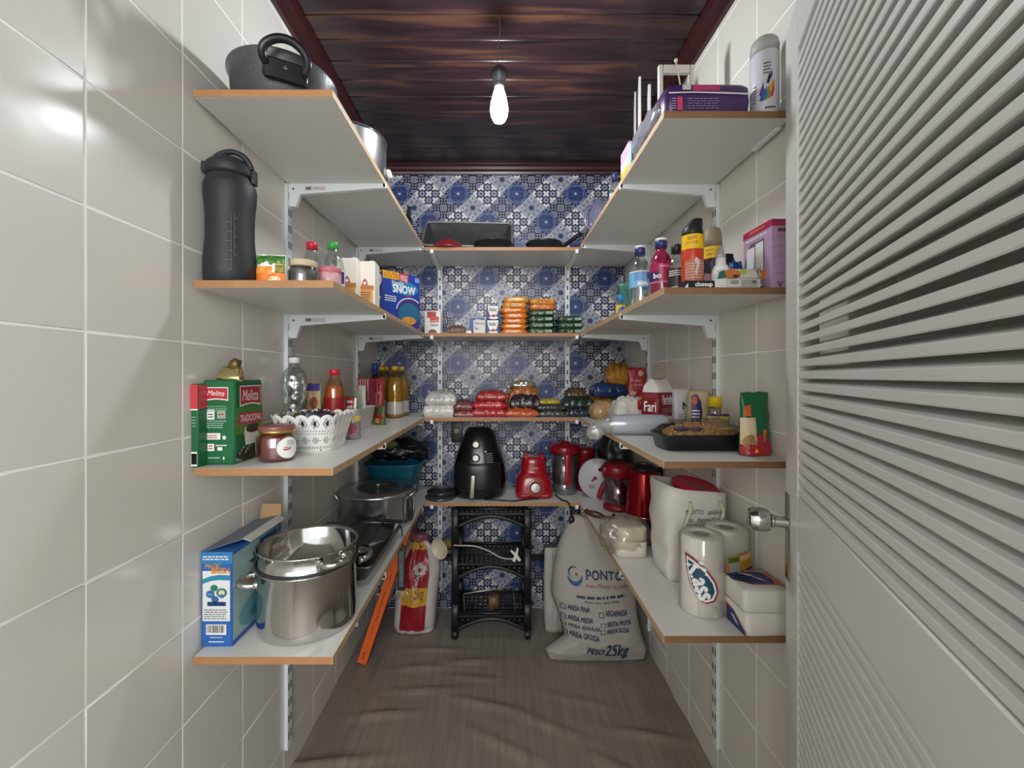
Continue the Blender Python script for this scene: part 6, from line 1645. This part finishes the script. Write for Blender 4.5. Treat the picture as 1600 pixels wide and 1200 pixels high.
NP = mat('#dedad1', .7, n=.05, bump=.3, bsc=140)
for k, lb in enumerate(('white paper napkin pack with blue print, lower one of two at the shelf end', 'white paper napkin pack with blue print, upper one of two at the shelf end')):
    z0, z1 = .0525 * k, .0525 * k + .052
    t = thing('napkin_pack', lb, 'napkins', (.612, 1.014, L4 + z0), rz=R(2 - 3 * k), group='napkin packs')
    w_, dp, h = .106, .108, .0515
    obj('napkins', loft([(0, w_ / 2 - .003, dp / 2 - .003, 12), (.004, w_ / 2, dp / 2, 12), (h - .005, w_ / 2, dp / 2, 12), (h, w_ / 2 - .004, dp / 2 - .004, 12)], 44, wob=lambda v: v * (1 + .008 * noise.noise(v * 50))), NP, t)
    SL = boxS('L', w_ + .001, dp, h); ST = boxS('T', w_, dp, h + .0006)
    if k == 0:
        decal(t, SL, .25, 1.0, .02, .80, mat('#c9663a', .45), shape=[(0, 1), (.4, .9), (1, .2), (1, 0), (.0, .0)]); decal(t, SL, .30, .98, .02, .74, mat('#23356f', .45), shape=[(0, 1), (.4, .88), (1, .16), (1, 0), (0, 0)], off=.0012)
        decal(t, SL, .45, .75, .2, .5, mat('#d8c8c0', .5), shape=[(0, .8), (.4, 1), (.8, .4), (1, 0), (.6, .2), (.3, .6)], off=.0016)
    else:
        decal(t, ST, .02, .98, .25, .88, mat('#c9663a', .45), shape=[(.0, .35), (.35, 0), (1, 0), (1, .95), (.45, 1), (0, .9)], off=.0006)
        decal(t, ST, .0, .90, .28, .85, mat('#23356f', .45), shape=[(0, .40), (.32, 0), (.92, 0), (1, .45), (.9, 1), (0, 1)], off=.0010)
        decal(t, ST, .30, .72, .30, .84, mat('#d8b3a8', .5), 'script_print', shape=[(0, .92), (.3, .66), (.5, .62), (.7, .30), (.9, .22), (1, .0), (.98, .18), (.84, .40), (.66, .52), (.56, .78), (.3, .84), (.06, 1)], off=.0016); fine_print(t, ST, .12, .45, .4, .7, 3, WI)
        decal(t, SL, .05, 1.0, .02, .12, mat('#1b1b22', .5), shape=[(0, 1), (1, .1), (1, 0), (0, .7)], off=.0012); decal(t, ST, .55, .85, .90, .98, mat('#c9663a', .5), shape=[(0, 0), (1, .3), (.6, 1)], off=.0012)

t = thing('sponge_bag', 'clear plastic bag of white folded cloths behind the carrier bag', 'bag', (.435, 1.425, L4))
obj('folded_cloth', loft([(0, .048, .045, 5), (.004, .052, .05, 5), (.045, .053, .05, 5), (.05, .05, .047, 4)], 36), mat('#d8d2c2', .6, n=.05), t)
o = obj('folded_cloth', loft([(0, .046, .043, 5), (.004, .05, .048, 5), (.040, .05, .047, 5), (.046, .045, .042, 4)], 36), mat('#d3cdbc', .6, n=.05), t); o.location = (.004, .004, .0505)
obj('film', crumple(.085, .066, .125, 9, .35, 4, 4), clear('f6f4ee', .06, .1, haze=.06), t, ang=60).location = (-.015, 0, 0)
t = thing('cake_tray', 'dark flat tray edge with purple film behind the white folded cloths', 'tray', (.555, 1.53, L4))
obj('tray_body', loft([(0, .05, .05, 5), (.003, .06, .06, 5), (.022, .068, .068, 5), (.024, .064, .064, 5), (.006, .05, .05, 5)], 36), mat('#4a3f48', .3, n=.1), t)

KM = mat('#9b0f1c', .18, .55, n=.05)
t = thing('electric_kettle', 'metallic red electric kettle with a black base and lid', 'kettle', (.590, 1.72, L4))
obj('kettle_base', lathe([(.078, 0), (.080, .004), (.078, .016), (.070, .020)], 40), mat('#17171a', .4), t)
obj('kettle_body', loft([(.021, .072, .072), (.026, .074, .074), (.03, .074, .074), (.12, .066, .066), (.2, .055, .055), (.212, .052, .052)], 48), KM, t)
obj('steel_band', lathe([(.0735, .030), (.0745, .032), (.0740, .036), (.073, .038)], 48, False, False), mat('#b09a9a', .2, 1.0), t)
ld = obj('lid', loft([(.212, .053, .053), (.222, .050, .050), (.234, .036, .036), (.240, .02, .02)], 40), mat('#18181a', .35), t)
obj('lid_ring', tube([(.022 * math.cos(a), .022 * math.sin(a), .240) for a in [2 * math.pi * i / 24 for i in range(24)]], .002, 6, closed=True), mat('#a08a70', .3, .8), ld)
obj('handle', tube(spline([(.045, .02, .205), (.085, .03, .20), (.088, .03, .14), (.075, .025, .06)], 6), .010, 10), mat('#18181a', .4), t)
obj('power_cord', tube(spline([(-.02, -.075, .005), (-.06, -.085, .005), (-.085, -.06, .005), (-.08, -.02, .005)], 6), .0045, 8), mat('#141416', .4), t)
t = thing('coffee_maker', 'clear jug with a red lid and red foot beside the red kettle', 'jug', (.530, 1.885, L4))
obj('jug_base', loft([(0, .052, .052), (.006, .066, .066), (.018, .066, .066), (.03, .058, .058)], 40), mat('#86101d', .3), t)
obj('jug_body', lathe([(.055, .030), (.059, .04), (.061, .15), (.058, .15), (.055, .04), (.05, .034)], 40, False, False), clear('d8cfcf', .16, .05), t)
obj('red_filter', lathe([(.022, .032), (.024, .06), (.028, .15), (.02, .15)], 28), mat('#a01224', .3), t)
ld = obj('lid', loft([(.148, .062, .062), (.155, .066, .066, 2.2), (.19, .066, .066, 2.5), (.205, .058, .058, 2.5), (.21, .03, .03)], 40), mat('#86101d', .32), t)
obj('spout', loft([(.15, .012, .016, 3), (.19, .018, .020, 3), (.2, .012, .012, 3)], 20), mat('#86101d', .32), ld).location = (-.062, -.02, 0)
t = thing('filter_holder', 'dark brown wire stand lying flat in front of the clear red jug', 'stand', (.440, 1.80, L4 + .006))
obj('stand_frame', tube(spline([(-.055, .05, 0), (-.065, .03, 0), (-.040, -.03, 0), (-.005, -.045, 0), (.035, -.04, 0), (.045, -.01, 0)], 5), .007, 8), mat('#4a3224', .5), t)
obj('stand_bar', tube(spline([(-.06, .042, 0), (-.02, .020, 0), (.0, -.03, 0)], 5), .005, 8), mat('#4a3224', .5), t)
t = thing('sandwich_maker', 'round white kitchen appliance with red grip standing on its edge', 'appliance', (PX(934, 2.06), 2.06, L4))
bm = bmesh.new()
prof = [(.0, -.036), (.045, -.036), (.075, -.028), (.092, -.012), (.0945, 0), (.092, .012), (.075, .024), (.0, .028)]
bm = lathe([(max(r, .0005), z) for r, z in prof], 52)
bmesh.ops.transform(bm, matrix=Matrix.Translation((0, 0, .0945)) @ Matrix.Rotation(R(-14), 4, 'Z') @ Matrix.Rotation(R(90), 4, 'X') @ Matrix.Scale(1.06, 4, (0, 1, 0)), verts=bm.verts)
obj('shell', bm, mat('#b9b9bc', .32, n=.03), t)
S = Surf(lambda u, v: Vector((-.06 + .12 * u, -.0375 + .03 * (u - .5) * .48, .03 + .13 * v)), .12, .13)
decal(t, S, .40, 1.02, .80, .98, BI, 'vent_slot', shape=[(0, .5), (.15, .1), (.4, .2), (1, .45), (.5, .8), (.15, .95)], off=.006)
decal(t, S, .14, .40, .44, .66, mat('#8a3038', .5), 'logo', shape=[(0, .1), (.3, .5), (.6, 1), (1, .6), (.8, .2), (.6, .5), (.4, .1)], off=.002); fine_print(t, S, .05, .3, .2, .34, 2, mat('#8a5a60', .5))
gp = tube(spline([(-.004, -.045, .014), (.004, -.053, .05), (.026, -.052, .085), (.06, -.040, .10)], 6), [.013] * 19, 12)
obj('grip', gp, mat('#8e1f24', .35), t)
t = thing('red_canister', 'dark red canister half hidden behind the round white appliance', 'canister', (PX(915, 2.20), 2.205, L4))
obj('canister_body', lathe([(.045, 0), (.048, .004), (.048, .19), (.05, .195), (.05, .215), (.04, .222), (0, .224)], 32), mat('#7d0f1c', .3), t)
t = thing('black_bag', 'crumpled dark plastic bag behind the clear red jug under the shelf', 'bag', (.585, 2.14, L4))
obj('bag_body', crumple(.075, .085, .36, 6, .4, 4, 3), mat('#26282b', .35, n=.3), t, ang=80)
# ================================================================== things on the floor
def sheet_bag(nm, label, cat, x, y, z, rows, m, rz=0.0, seed=1, amp=.008, tilt=0.0, pn='sack_body', nu=26, sub=5, group=None):
    """A standing sack given by rows (z, x_left, x_right, thickness, y_shift) from foot to head."""
    t = thing(nm, label, cat, (x, y, z), rz, group)
    def row(v):
        q = v * (len(rows) - 1); k = min(len(rows) - 2, int(q)); f_ = q - k; f_ = f_ * f_ * (3 - 2 * f_) * .5 + f_ * .5
        return [a + (b - a) * f_ for a, b in zip(rows[k], rows[k + 1])]
    def fn(u, v, s=-1):
        z_, xl, xr, th, ys = row(v)
        k = max(0, 1 - abs(2 * u - 1) ** 2.6) ** .6
        n1 = noise.noise(Vector((u * 5 + seed, v * 6, s * 2))) + .5 * noise.noise(Vector((u * 11, v * 9 + seed, s)))
        return Vector((xl + (xr - xl) * u, ys + s * (th / 2 * k + .001) + amp * n1 * k, z_))
    bm = bmesh.new(); nv = (len(rows) - 1) * sub
    f = [[bm.verts.new(fn(i / nu, j / nv)) for i in range(nu + 1)] for j in range(nv + 1)]
    b = [[f[j][i] if i in (0, nu) else bm.verts.new(fn(i / nu, j / nv, 1)) for i in range(nu + 1)] for j in range(nv + 1)]
    for j in range(nv):
        for i in range(nu):
            bm.faces.new((f[j][i], f[j][i + 1], f[j + 1][i + 1], f[j + 1][i])); bm.faces.new((b[j][i], b[j + 1][i], b[j + 1][i + 1], b[j][i + 1]))
    for j in (0, nv):
        for i in range(nu):
            q = list(dict.fromkeys([f[j][i], f[j][i + 1], b[j][i + 1], b[j][i]])); q = q[::-1] if j == 0 else q
            if len(q) > 2: bm.faces.new(q)
    obj(pn, bm, m, t, ang=75)
    return t, Surf(lambda u, v: fn(u, v, -1), rows[0][2] - rows[0][1], rows[-1][0])
k_ = 1.86 / F
def rw(py, l, r, th, ys): return (1.24 - (py - CY) * 1.86 / F + .055, (l - 935) * k_, (r - 935) * k_, th, ys)
SACK = mat('#a9a49b', .75, n=.06, sc=18, bump=.5, bsc=160)
rows = [rw(1046, 856, 1008, .03, -.05), rw(1030, 850, 1010, .09, -.05), rw(1012, 882, 1003, .15, -.04), rw(985, 874, 998, .19, -.02), rw(950, 862, 997, .20, 0), rw(915, 866, 998, .18, .02), rw(885, 874, 1006, .15, .04), rw(860, 886, 1000, .12, .06), rw(838, 899, 985, .08, .08)]
rows = [(r[0] - rows[0][0], *r[1:]) for r in rows]
t, S = sheet_bag('cement_sack', 'large white woven 25kg sack with blue lettering on the floor', 'sack', PX(935, 1.86), 1.90, .004, rows, SACK, seed=3, amp=.012)
SB = mat('#2b3657', .6, n=0); SRD = mat('#8a3a40', .6, n=0)
zz = lambda py: ((next((i for i in range(len(rows) - 1) if rows[i + 1][0] >= (1046 - py) * k_), len(rows) - 2)))
def V(py):
    h = (1046 - py) * k_
    for i in range(len(rows) - 1):
        if rows[i + 1][0] >= h: return (i + (h - rows[i][0]) / (rows[i + 1][0] - rows[i][0])) / (len(rows) - 1)
    return 1
def U(px, py):
    v = V(py) * (len(rows) - 1); i = min(len(rows) - 2, int(v)); f_ = v - i
    l = rows[i][1] + (rows[i + 1][1] - rows[i][1]) * f_; r = rows[i][2] + (rows[i + 1][2] - rows[i][2]) * f_
    return ((px - 935) * k_ - l) / (r - l)
def sack_text(txt, px, py, wpx, m, hs=1.0, bold=0.0, rot=0.0):
    S2 = Surf(lambda u, v: S.fn(U(px + (u - .5) * 100, py - (v - .5) * 100), V(py - (v - .5) * 100)), 100 * k_, 100 * k_)
    lettering(t, S2, txt, .5, .5, wpx * k_, m, hs=hs, bold=bold, rot=rot, off=.0025)
sack_text('PONTO SUL', 958, 915, 88, SB, 1.35, .0012, R(-3)); sack_text('Areia e Materiais de Constru\u00e7\u00e3o', 950, 930, 76, SRD, 1.2, 0, R(-3))
fine_print(t, Surf(lambda u, v: S.fn(U(898 + 78 * u, 944 - 5 * v), V(944 - 5 * v)), 78 * k_, 5 * k_), 0, 1, 0, 1, 1, SB, fill=.7); sack_text('Fone: (51) 3241-0000', 936, 950, 52, SB, 1.2, .0003, R(-2))
for i, (a, px, py, wd) in enumerate((('AREIA FINA', 898, 961, 32), ('AREIA MEDIA', 900, 974, 36), ('AREIA REGULAR', 906, 987, 46), ('AREIA GROSSA', 906, 999, 42), ('ARGAMASSA', 954, 966, 34), ('BRITA PRETA', 958, 979, 38), ('BRITA ROSA', 956, 991, 34))):
    sack_text(a, px + 3, py, wd, SB, 1.5, .0007, R(-3))
    S2 = Surf(lambda u, v: S.fn(U(px - wd / 2 - 3 + (u - .5) * 10, py - (v - .5) * 10), V(py - (v - .5) * 10)), 10 * k_, 10 * k_)
    bm = bmesh.new()
    for q in ((0, 1, 0, .1), (0, 1, .75, .85), (0, .12, 0, .85), (.88, 1, 0, .85)): bm.faces.new([bm.verts.new(S2.p(a_ * .75 + .1, b_ * .75 + .1, .0025)) for a_, b_ in ((q[0], q[2]), (q[1], q[2]), (q[1], q[3]), (q[0], q[3]))])
    obj('tick_box', bm, SB, t, smooth=False)
sack_text('PESO:', 927, 1022, 26, SB, 1.2, .0012, R(-2)); sack_text('25kg', 958, 1024, 34, SB, 1.7, .0016, R(-3))
S2 = Surf(lambda u, v: S.fn(U(898 + (u - .5) * 40, 914 - (v - .5) * 40), V(914 - (v - .5) * 40)), 40 * k_, 40 * k_)
def arc(par, S_, cx, cy, r0, r1, a0, a1, m, nm='logo_mark', ky=1.0):
    bm = bmesh.new(); n = 16
    A = [bm.verts.new(S_.p(cx + r0(i / n) * math.cos(a0 + (a1 - a0) * i / n), cy + ky * r0(i / n) * math.sin(a0 + (a1 - a0) * i / n), .0025)) for i in range(n + 1)]
    B = [bm.verts.new(S_.p(cx + r1(i / n) * math.cos(a0 + (a1 - a0) * i / n), cy + ky * r1(i / n) * math.sin(a0 + (a1 - a0) * i / n), .0025)) for i in range(n + 1)]
    for i in range(n): bm.faces.new((A[i], B[i], B[i + 1], A[i + 1]))
    bmesh.ops.recalc_face_normals(bm, faces=bm.faces)
    obj(nm, bm, m, par, smooth=False)
arc(t, S2, .48, .56, lambda f: .19, lambda f: .19 + .05 * math.sin(math.pi * f), R(50), R(260), SB)
arc(t, S2, .46, .48, lambda f: .24, lambda f: .24 + .13 * math.sin(math.pi * f), R(185), R(370), mat('#2a4a80', .6))
decal(t, S2, .48, .60, .48, .60, SRD, 'logo_mark', shape='oval', off=.0027)

t, S = sheet_bag('white_sheet', 'folded white plastic sheet standing between the trolley and the sack', 'sheet', PX(866, 2.05), 2.06, .003, [(0, -.045, .05, .05, 0), (.1, -.052, .055, .06, 0), (.25, -.05, .055, .05, .01), (.36, -.045, .06, .03, .02), (.39, -.04, .065, .012, .03)], mat('#b4b0aa', .45, n=.06), seed=9, amp=.010, pn='sheet_body')

# packet of disposable cups / bread in white and red wrapper
k2 = 2.02 / F
def rp(py, l, r, th, ys): return ((995 - py) * k2, (l - 648) * k2, (r - 648) * k2, th, ys)
rows2 = [rp(995, 611, 674, .09, 0), rp(985, 609, 676, .12, 0), rp(950, 611, 679, .13, 0), rp(920, 612, 682, .13, .005), rp(900, 613, 684, .12, .01), rp(882, 617, 682, .10, .015), rp(866, 628, 672, .06, .02), rp(852, 640, 658, .03, .02)]
t, S = sheet_bag('rice_sack', 'white and red plastic sack with yellow bands below the shelf by the trolley', 'sack', PX(650, 2.02), 2.07, .004, rows2, mat('#c9c4c0', .3, n=.06), seed=5, amp=.013)
RD2 = mat('#8f1a28', .28, n=.12, sc=20); YB2 = mat('#c8952a', .35)
decal(t, S, .20, .78, .10, .90, RD2, 'printed_panel', nu=14, nv=16, off=.002)
decal(t, S, .20, .78, .30, .42, YB2, 'printed_band', nu=14, nv=3, off=.0032); decal(t, S, .18, .80, .84, .96, YB2, 'printed_band', nu=10, nv=3, off=.0032)
lettering(t, S, '5kg', .60, .37, .040, mat('#5a2a14', .5), off=.0045, hs=1.4); lettering(t, S, '5kg', .55, .90, .035, mat('#5a2a14', .5), off=.0045)
for k in range(5):
    a = R(18 + 72 * k); cu, cv = .58, .62
    decal(t, S, cu + .10 * math.cos(a) - .06, cu + .10 * math.cos(a) + .06, cv + .045 * math.sin(a) - .03, cv + .045 * math.sin(a) + .03, mat('#b9b2b0', .45), 'flower_print', shape='oval', off=.0034)
lettering(t, S, 'Gelato', .52, .50, .085, WI, off=.0042, rot=R(78), slant=.3); fine_print(t, S, .04, .17, .40, .62, 6, mat('#6a6668', .5))
o = obj('gathered_top', crumple(.05, .03, .07, 4, .5, 3, 3), mat('#8a5560', .3, n=.3), t, ang=70); o.location = (0, .02, .405)
t = thing('folded_box', 'narrow orange and red flat box leaning from the wall to the lowest shelf', 'box', (PX(563, 1.80), 1.815, .006))
ang = math.atan2(.60, .195)
bm = box(-.021, .021, 0, .105, 0, .630, .002)
lean = Matrix.Rotation(R(18.5), 4, 'Y')
bmesh.ops.transform(bm, matrix=lean, verts=bm.verts)
obj('carton_body', bm, mat('#7c3a34', .35, n=.12), t)
S = Surf(lambda u, v: lean @ Vector(((u - .5) * .042, 0, .630 * v)), .042, .630)
decal(t, S, .02, .98, .0, 1, mat('#e8682a', .4), 'orange_edge', off=.001)
fine_print(t, S, .42, .60, .30, .52, 14, BI, seed=4); fine_print(t, S, .44, .56, .19, .28, 8, BI, seed=6); fine_print(t, S, .42, .58, .60, .64, 3, BI); lettering(t, S, '30 M', .5, .055, .03, BI, rot=R(90), off=.002, hs=1.2)
S = Surf(lambda u, v: lean @ Vector((.021, .105 * u, .630 * v)), .105, .630); decal(t, S, .05, .95, .08, .95, clear('d8a9a0', .22, .08, haze=.4), 'film_side', off=.002)

# ------------------------------------------------------------------ black kitchen trolley
CB = mat('#17181a', .42, n=.1)
t = thing('kitchen_trolley', 'black plastic three-tier kitchen trolley on castors against the blue wall', 'trolley', (PX(768, 2.05), 2.10, 0.004))
TW, TD = .170, .115
for sx in (-1, 1):
    for sy in (-1, 1):
        bm = bmesh.new()
        for a, b_ in ((.050, .17), (.185, .43), (.445, .612)): loft([(a, .019, .016, 4), ((a + b_) / 2, .016, .013, 4), (b_, .019, .016, 4)], 16, bm=bm)
        o = obj('post', bm, CB, t); o.location = (sx * TW, sy * TD, 0)
        cs = obj('caster', loft([(.030, .010, .010), (.055, .012, .012)], 14), CB, t); cs.location = (sx * TW, sy * TD, 0)
        wh = lathe([(.010, -.012), (.022, -.012), (.024, -.008), (.024, .008), (.022, .012), (.010, .012)], 24)
        bmesh.ops.transform(wh, matrix=Matrix.Translation((0, .004, .0242)) @ Matrix.Rotation(R(90 if sx > 0 else 78), 4, 'Z') @ Matrix.Rotation(R(90), 4, 'X'), verts=wh.verts)
        obj('wheel', wh, mat('#101012', .5), cs)
for ze, zc, ztp in ((.046, .100, .128), (.286, .344, .405), (.527, .580, .618)):
    rim = bmesh.new(); n = 14
    for sy in (-1, 1):                       # arched apron under the basket, front and back
        lo = ze if sy < 0 else zc - .010
        pts = [(-TW + 2 * TW * i / n, sy * (TD + .004), lo + (zc - lo) * math.sin(math.pi * i / n)) for i in range(n + 1)]
        tube(pts, .011, 8, bm=rim)
        if sy < 0:
            for k in range(n):      # web between the arch and the basket floor
                xa, xb = pts[k][0], pts[k + 1][0]; zl = min(pts[k][2], pts[k + 1][2])
                box(xa, xb, -TD - .004, -TD + .002, max(zl, zc - .022), zc + .004, bm=rim)
        zr = ztp if sy < 0 else zc + (ztp - zc) * .35
        box(-TW, TW, sy * TD - .006, sy * TD + .006, zr - .010, zr, bm=rim)
    for sx in (-1, 1):
        box(sx * TW - .006, sx * TW + .006, -TD, TD, zc + .006, zc + .018, bm=rim)
        tube([(sx * TW, -TD, ze), (sx * TW, TD, zc - .010)], .009, 8, bm=rim)
    tr = obj('tier', rim, CB, t)
    bars = bmesh.new()
    zb = zc + .004
    for i in range(15):
        x = -TW + .012 + (2 * TW - .024) * i / 14
        box(x - .0035, x + .0035, -TD, TD, zb - .003, zb + .003, bm=bars)
        for sy in (-1, 1): box(x - .0032, x + .0032, sy * TD - .003, sy * TD + .003, zb + .003, (ztp if sy < 0 else zc + (ztp - zc) * .35) - .009, bm=bars)
    for j in range(8):
        y = -TD + 2 * TD * j / 7
        box(-TW, TW, y - .0035, y + .0035, zb - .0031, zb + .0029, bm=bars)
        for sx in (-1, 1): box(sx * TW - .003, sx * TW + .003, y - .0030, y + .0030, zb + .003, zc + .010, bm=bars)
    box(-TW, TW, -TD - .004, -TD + .004, zb - .006, zb + .012, bm=bars)
    obj('basket_grid', bars, CB, tr, smooth=False, stuff=True)
t = thing('wire_rack', 'thin chrome wire rack standing in the lowest tier of the trolley', 'rack', (PX(762, 2.0) + .005, 2.005, .1135))
WR = mat('#b5b5b2', .25, .8)
fr = bmesh.new(); tube([(-.115, 0, .0), (-.118, 0, .095), (.115, .01, .125), (.125, .0, .012)], .003, 6, bm=fr); obj('rack_frame', fr, WR, t)
fr = bmesh.new()
for i in range(9): tube([(-.112 + .028 * i, .002, .004), (-.112 + .028 * i, .03, .020)], .0014, 5, bm=fr)
for j in range(4): tube([(-.112, .006 + .008 * j, .006 + .006 * j), (.118, .006 + .008 * j, .006 + .006 * j)], .0014, 5, bm=fr)
obj('rack_wires', fr, mat('#4d4d4d', .3, 1.0), t)
t = thing('food_can', 'small tan can lying on the trolley in front of the wire rack', 'can', (PX(771, 2.02), 2.065, .1085))
bm = lathe([(.024, 0), (.026, .002), (.026, .060), (.024, .062)], 28); obj('can_body', bm, mat('#7d6047', .5, n=.15), t)
o = obj('can_ring', tube([(.019 * math.cos(a), -.027 + .0, .036 + .019 * math.sin(a)) for a in [2 * math.pi * i / 24 for i in range(24)]], .0022, 6, closed=True), mat('#a08868', .4, .5), t)
t = thing('clip_lamp', 'white clip lamp with a round head and thin arm hung across the trolley', 'lamp', (PX(693, 2.0), 1.962, PZ(850, 2.0)))
hd = lathe([(.018, 0), (.030, .006), (.044, .022), (.046, .028), (.042, .028), (.030, .014), (.012, .010), (0, .010)], 32)
bmesh.ops.transform(hd, matrix=Matrix.Rotation(R(-28), 4, 'Z') @ Matrix.Rotation(R(90), 4, 'X'), verts=hd.verts)
obj('lamp_shade', hd, mat('#c9c2ab', .4), t)
bk = lathe([(.012, -.052), (.020, -.045), (.022, -.012), (.030, .004)], 24)
bmesh.ops.transform(bk, matrix=Matrix.Rotation(R(-28), 4, 'Z') @ Matrix.Rotation(R(90), 4, 'X'), verts=bk.verts)
obj('lamp_back', bk, mat('#a98e3a', .45), t)
obj('arm', tube(spline([(.03, .03, .0), (.075, -.005, .010), (.15, -.012, .010), (.215, -.012, -.012), (.27, -.012, -.042), (.32, -.010, -.050), (.345, -.010, -.038)], 6), .0032, 8), mat('#b5b3ab', .35), t)
CW = mat('#d9d8d4', .35)
for sgn in (1, -1):
    bm = prism([(0, -.006), (.028, -.004), (.062, .012), (.062, .018), (.026, .010), (0, .006)], -.006, .006)
    bmesh.ops.transform(bm, matrix=Matrix.Translation((.345, -.015 - .004 * sgn, -.030)) @ Matrix.Rotation(R(-58 if sgn > 0 else -118), 4, 'Y') @ Matrix.Translation((-.03, 0, 0)), verts=bm.verts)
    obj('clip_jaw', bm, CW, t)
t = thing('wall_bar', 'long black bar along the blue wall behind the trolley', 'bar', (0.0, YB - .013, PZ(871, 2.25)))
obj('bar_body', box(-.48, .48, -.012, .011, -.014, .014, .003), mat('#121214', .4), t)
t, fs = carton('grey_case', 'flat grey box resting on the black bar between the trolley and the sack', 'box', PX(869, 2.24), 2.225, PZ(871, 2.25) + .0145, .135, .05, .058, mat('#6d6e6d', .45, n=.06))
decal(t, fs['F'], .1, .9, .12, .7, mat('#565756', .5), shape=[(0, .9), (.2, .4), (.5, .1), (.8, .3), (1, .8)])
t = thing('dark_cloth', 'dark blue bundle above the sack under the lowest shelf', 'cloth', (PX(905, 2.16), 2.17, PZ(871, 2.25) + .075))
obj('cloth_body', crumple(.05, .05, .07, 8, .4, 3, 3), mat('#1b2236', .7, n=.2), t, ang=80)

t = thing('power_socket', 'dark wall socket with a pale round plug on the blue wall beside the air fryer', 'socket', (PX(714, 2.25), YB - .001, PZ(676, 2.25)))
obj('socket_plate', box(-.030, .030, -.010, 0, -.055, .055, .004, 2), mat('#1c1d1f', .4), t)
pg = lathe([(.016, 0), (.016, .014), (.013, .018), (0, .019)], 24); bmesh.ops.transform(pg, matrix=Matrix.Translation((0, -.010, .012)) @ Matrix.Rotation(R(90), 4, 'X'), verts=pg.verts)
obj('plug', pg, mat('#8d8b85', .5), t)
